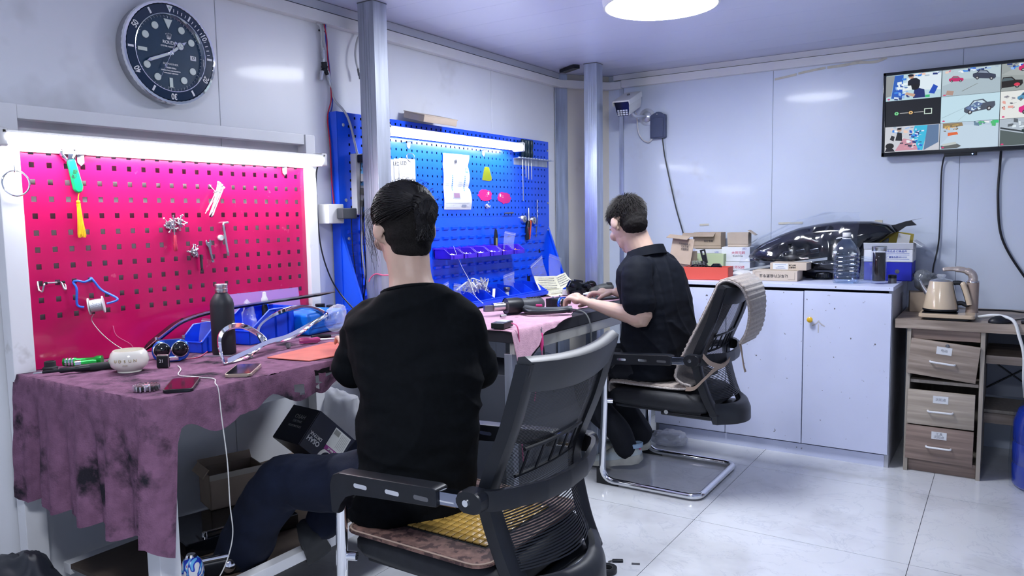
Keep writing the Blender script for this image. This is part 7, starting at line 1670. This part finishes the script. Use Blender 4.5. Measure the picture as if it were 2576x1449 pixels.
# ---------------------------------------------------------------- wooden desk and what stands on it
WD = wood('walnut_laminate', (.44,.36,.3), (.2,.155,.125), (2.2, 30, 30)); WL = wood('ash_laminate', (.5,.43,.36), (.32,.27,.22), (2.2, 30, 34)); WR = wood('rose_laminate', (.34,.25,.21), (.18,.13,.11), (2, 30, 36)); WS = wood('side_laminate', (.4,.36,.31), (.3,.26,.22), (40, 40, 3))
dk = thing('desk', 'brown wood-grain desk with crooked drawers beside the white cabinet', 'desk', (-.2,4.4,0))
def dp(name, x0, x1, y0, y1, z0, z1, mat, bev=.0015): return B().b6(x0,x1,y0,y1,z0,z1,bev).done(name, mat, dk, **W(dk))
dp('desktop', -.45,.95,4.09,4.715,.706,.75, WD); 
for x in (-.397,-.092): dp('side_panel', x, x+.018, 4.1, 4.7, 0, .7055, WS)
dp('pedestal_back', -.378,-.093,4.66,4.675,.0,.7, WS); dp('top_rail', -.378,-.093,4.112,4.128,.655,.705, WR); dp('plinth', -.378,-.093,4.125,4.14,0,.066, WR); dp('divider', -.378,-.093,4.115,4.6,.44,.456, WS); dp('pedestal_floor', -.378,-.093,4.14,4.655,.05,.066, WS)
dp('end_panel', .93,.948,4.1,4.7,0,.7055, WS); dp('back_panel', -.073,.93,4.66,4.67,.3,.7, M('desk_back_grey', (.3,.33,.4), .5)); dp('keyboard_tray', -.07,.93,4.2,4.6,.545,.585, WD); dp('lower_shelf', -.073,.93,4.35,4.65,.275,.292, WS); dp('shelf_lip', -.073,.93,4.34,4.352,.225,.275, WD)
def drawer(cx, cz, w_, h, roll, mat, lab, lock=False):
    T = Matrix.Rotation(roll, 4, 'Y')
    d = link('drawer', B().box((0,0,0),(w_,.016,h),None,.0012).mesh('drawer', mat), dk, (cx-dk.location.x, 4.096-dk.location.y, cz), (0,roll,0))
    B().tube(fillet([(-.052,-.008,.0),(-.05,-.026,0),(.05,-.026,0),(.052,-.008,0)], .012, 4), .0048, 8).done('handle', M('handle_white', (.75,.76,.78), .3), d, loc=(0,0,-.012))
    lb = B().b6(-.032,.032,-.0092,-.0082,.028,.064).done('label_card', PAPER, d)
    for k, s in enumerate(lab): text(d, s, .015, (0,-.0095,.046-.015*k+.007*(len(lab)-1)), M('pen_grey', (.3,.3,.33), .8), FR)
    if lock: B().lathe([(.008,0),(.0085,.003),(.006,.004),(0,.004)], 16, (.01,-.008,.073), AX).done('lock', STEELD, d)
    return d
drawer(-.2415,.562,.287,.172,R(5.2), WD, ['电动'], True); drawer(-.245,.325,.28,.168,R(.2), WL, ['次阳点']); drawer(-.247,.15,.283,.168,R(.6), WR, ['工具','次阳点'])
B().tube([(-.07,4.655,.5),(.16,4.655,.33)], .004, 6).done('cross_wire', BLACKP, dk, **W(dk)); B().tube([(-.07,4.652,.34),(.16,4.652,.5)], .004, 6).done('cross_wire', BLACKP, dk, **W(dk))
DZ = .7508
def T6(name, label, cat, x, y, rz=0., z=None, rot=None): return thing(name, label, cat, (x, y, DZ if z is None else z), rz, None, rot)
GOLDP = M('champagne_plastic', (.52,.4,.28), .3, coat=.3); BRN = M('bronze_plastic', (.3,.23,.19), .35, coat=.2)
t = T6('kettle_stand', 'bronze kettle stand with pump spout column on the desk', 'kettle stand', -.235,4.225)
B().prism(rrect(.235,.26,.02,4), .012, .03, 'xy', None, .003).done('tray', GOLDP, t); B().prism(rrect(.2,.22,.02,4), 0, .012, 'xy').done('foot', BLACKP, t); B().prism(rrect(.15,.2,.012,4,-.03,-.0), .03, .033, 'xy').done('hot_plate', BLACKG, t)
B().lathe([(0,.03),(.028,.03),(.026,.04),(.0265,.175),(.0255,.182),(0,.182)], 26, (.098,.02,0)).done('column', BRN, t)
B().lathe([(.0268,.174),(.028,.177),(.0268,.18)], 26, (.098,.02,0), caps=False).done('column_ring', CHROME, t)
bm = B(); bm.tube(smoothpath([(.098,.02,.178),(.098,.02,.2),(.085,.018,.222),(.05,.012,.235),(.0,.004,.238),(-.03,0,.234)], 5), [.027]*4+[.026]*5+[.024]*4+[.019]*5+[.014]*4+[.013]*3+[.01], 14, flat=.75); bm.done('spout_arm', M('bright_bronze', (.55,.47,.42), .18, .5), t, angle=60)
t = T6('kettle', 'champagne enamel electric kettle with glass lid on its stand', 'kettle', -.268,4.215, 0, DZ+.0332)
B().lathe([(.072,.012),(.076,.014),(.074,.03),(.052,.14),(.05,.146),(.048,.146)], 40, caps=False).done('body', M('champagne_enamel', (.62,.5,.36), .15, coat=.6), t); B().lathe([(0,0),(.07,0),(.077,.006),(.0765,.014),(0,.014)], 40).done('base_ring', BLACKP, t)
B().lathe([(.05,.146),(.045,.152),(.02,.158),(0,.158)], 32).done('lid', STEEL, t); B().lathe([(.012,.157),(.018,.165),(.021,.175),(.015,.179),(0,.179)], 20).done('lid_knob', CLEARP, t)
bm = B(); bm.tube([(-.058,0,.085),(-.078,0,.115),(-.092,0,.145)], [.013,.008,.0055], 12); bm.done('spout', STEEL, t)
bm = B(); bm.tube(smoothpath([(.05,0,.138),(.075,0,.14),(.088,0,.132),(.103,0,.09),(.115,0,.04),(.105,0,.035),(.09,0,.042),(.07,0,.04)], 5), .008, 10, flat=1.3); bm.done('handle_frame', BLACKP, t); bm = B(); bm.tube(smoothpath([(.088,0,.143),(.104,0,.1),(.118,0,.05),(.121,0,.034)], 5), [.009]+[.013]*13+[.014]+[.009], 12); bm.done('handle_grip', M('champagne_enamel'), t); B().prism([(.052,.13),(.078,.012),(.066,.012),(.045,.14)], -.02, .02, 'xz').done('handle_plate', BLACKP, t)
t = carton('brown carton with dark plastic bag on top behind the kettle', -.378,4.47,DZ, R(8), .1,.12,.1, CARD); 
crumple('dark_plastic_bag', 'crumpled dark grey plastic bag on the brown carton', 'bag', -.36,4.47,DZ+.102, .05,.05,.11, 41, film('smoke_film', (.25,.27,.3), .55, .2))
t = T6('computer_mouse', 'black computer mouse lying on the desk beside the kettle stand', 'mouse', -.02,4.13, R(30)); bm = B(); bm.sphere((0,0,.004), (.052,.032,.03), 22, 14)
for v in bm.bm.verts: v.co.z = max(v.co.z, 0)
bm.done('shell', BLACKP, t); B().cyl((.015,-.003,.031),(.015,.003,.031),.005,None,12).done('scroll_wheel', RUBBER, t)
cable('water_hose', 'white silicone hose arching over the desk front edge', [(-.11,4.2,DZ+.014),(-.05,4.16,DZ+.03),(.0,4.12,DZ+.03),(.035,4.085,DZ+.012),(.055,4.075,.7),(.075,4.07,.62),(.08,4.1,.5),(.09,4.2,.4)], .007, M('silicone_white', (.7,.72,.72), .4), 8)
cable('desk_cable', 'black cable lying along the back of the desk', [(-.13,4.6,DZ+.004),(.0,4.62,DZ+.004),(.06,4.58,DZ+.004),(.1,4.5,DZ+.01),(.16,4.46,DZ+.01)], .004, BLACKP)
cable('desk_cable', 'thin black cable lying behind the computer mouse', [(.02,4.2,DZ+.003),(.05,4.26,DZ+.004),(.08,4.3,DZ+.004),(.14,4.32,DZ+.004)], .003, BLACKP)
t = T6('tray_light', 'black gadget with glowing pink light on the desk', 'gadget', .1,4.16); B().b6(-.04,.04,-.03,.03,0,.014,.004).done('case', BLACKP, t); B().b6(-.02,.02,-.02,.0,.014,.017,.001).done('light', M('pink_glow', (.8,.1,.5), .3, emit=(1,.1,.6), estr=1.5), t)
# water jug on the floor
t = thing('water_jug', 'big blue plastic water jug in a clear bag under the desk', 'water jug', (.185,4.13,.001))
JB = M('jug_blue', (.01,.05,.5), .15, trans=.35, coat=.3)
B().lathe([(0,.0),(.12,0),(.135,.015),(.138,.1),(.132,.11),(.138,.12),(.138,.2),(.132,.21),(.138,.22),(.138,.3),(.12,.36),(.06,.4),(.03,.41),(.03,.45),(0,.45)], 40).done('jug', JB, t)
bm = B(); bm.lathe([(.145,.0),(.15,.1),(.148,.25),(.14,.33),(.1,.4),(.05,.44),(.07,.5)], 44, caps=False)
for v in bm.bm.verts: k = 1+.05*mnoise.noise(v.co*14)+.04*mnoise.noise(v.co*34); v.co.x *= k; v.co.y *= k
bm.done('clear_bag', WRAP, t, angle=25)

# ---------------------------------------------------------------- on the floor
crumple('white_bag', 'crumpled white plastic bag lying on the floor before the cabinet', 'bag', -1.53,3.9,.001, .1,.07,.085, 51, BAGW)
tag(B().b6(-1.72,-1.6,4.055,4.085,.0008,.02,.004).done('rubber_strip', RUBBER), 'black rubber strip on the floor against the cabinet foot', 'strip')
t = thing('tape_roll', 'roll of black electrical tape lying on the tiled floor', 'tape roll', (-1.165,2.37,.0008)); B().lathe([(.022,0),(.036,0),(.036,.016),(.022,.016)], 30, caps=False).done('tape', BLACKP, t); B().lathe([(.019,0),(.022,0),(.022,.0162),(.019,.0162)], 30, caps=False).done('core', RUBBER, t)
t = thing('black_clip', 'small black clip lying on the floor by the tape roll', 'clip', (-1.165,2.46,.0008), R(30)); B().b6(-.02,.02,-.007,.007,0,.009,.003).done('clip_body', BLACKP, t); B().tube([(-.018,0,.005),(-.035,-.006,.003)], .003, 6).done('tail', BLACKP, t)
t = thing('wire_plug', 'small yellow wire connector lying on the floor by the chair', 'connector', (-1.26,2.42,.0008), R(50)); B().b6(-.01,.01,-.004,.004,0,.006,.001).done('plug', M('yellow_plastic', (.7,.5,.05), .4), t)
for k in range(3): B().tube(smoothpath([(.01,-.003+.003*k,.003),(.02,-.004+.004*k,.006),(.032,-.006+.006*k,.002)], 4), .0009, 5).done('wire', BLACKP, t)
cable('red_lead', 'thin red lead on the floor running to the tape roll', [(-1.3,2.28,.003),(-1.25,2.31,.003),(-1.21,2.345,.003)], .002, M('red_wire_pvc'), 6, 'wire')
tag(B().box((-1.1,2.475,.003),(.03,.005,.004),(0,0,R(25))).done('metal_sliver', STEELD), 'short dark metal sliver lying on a floor tile', 'scrap')
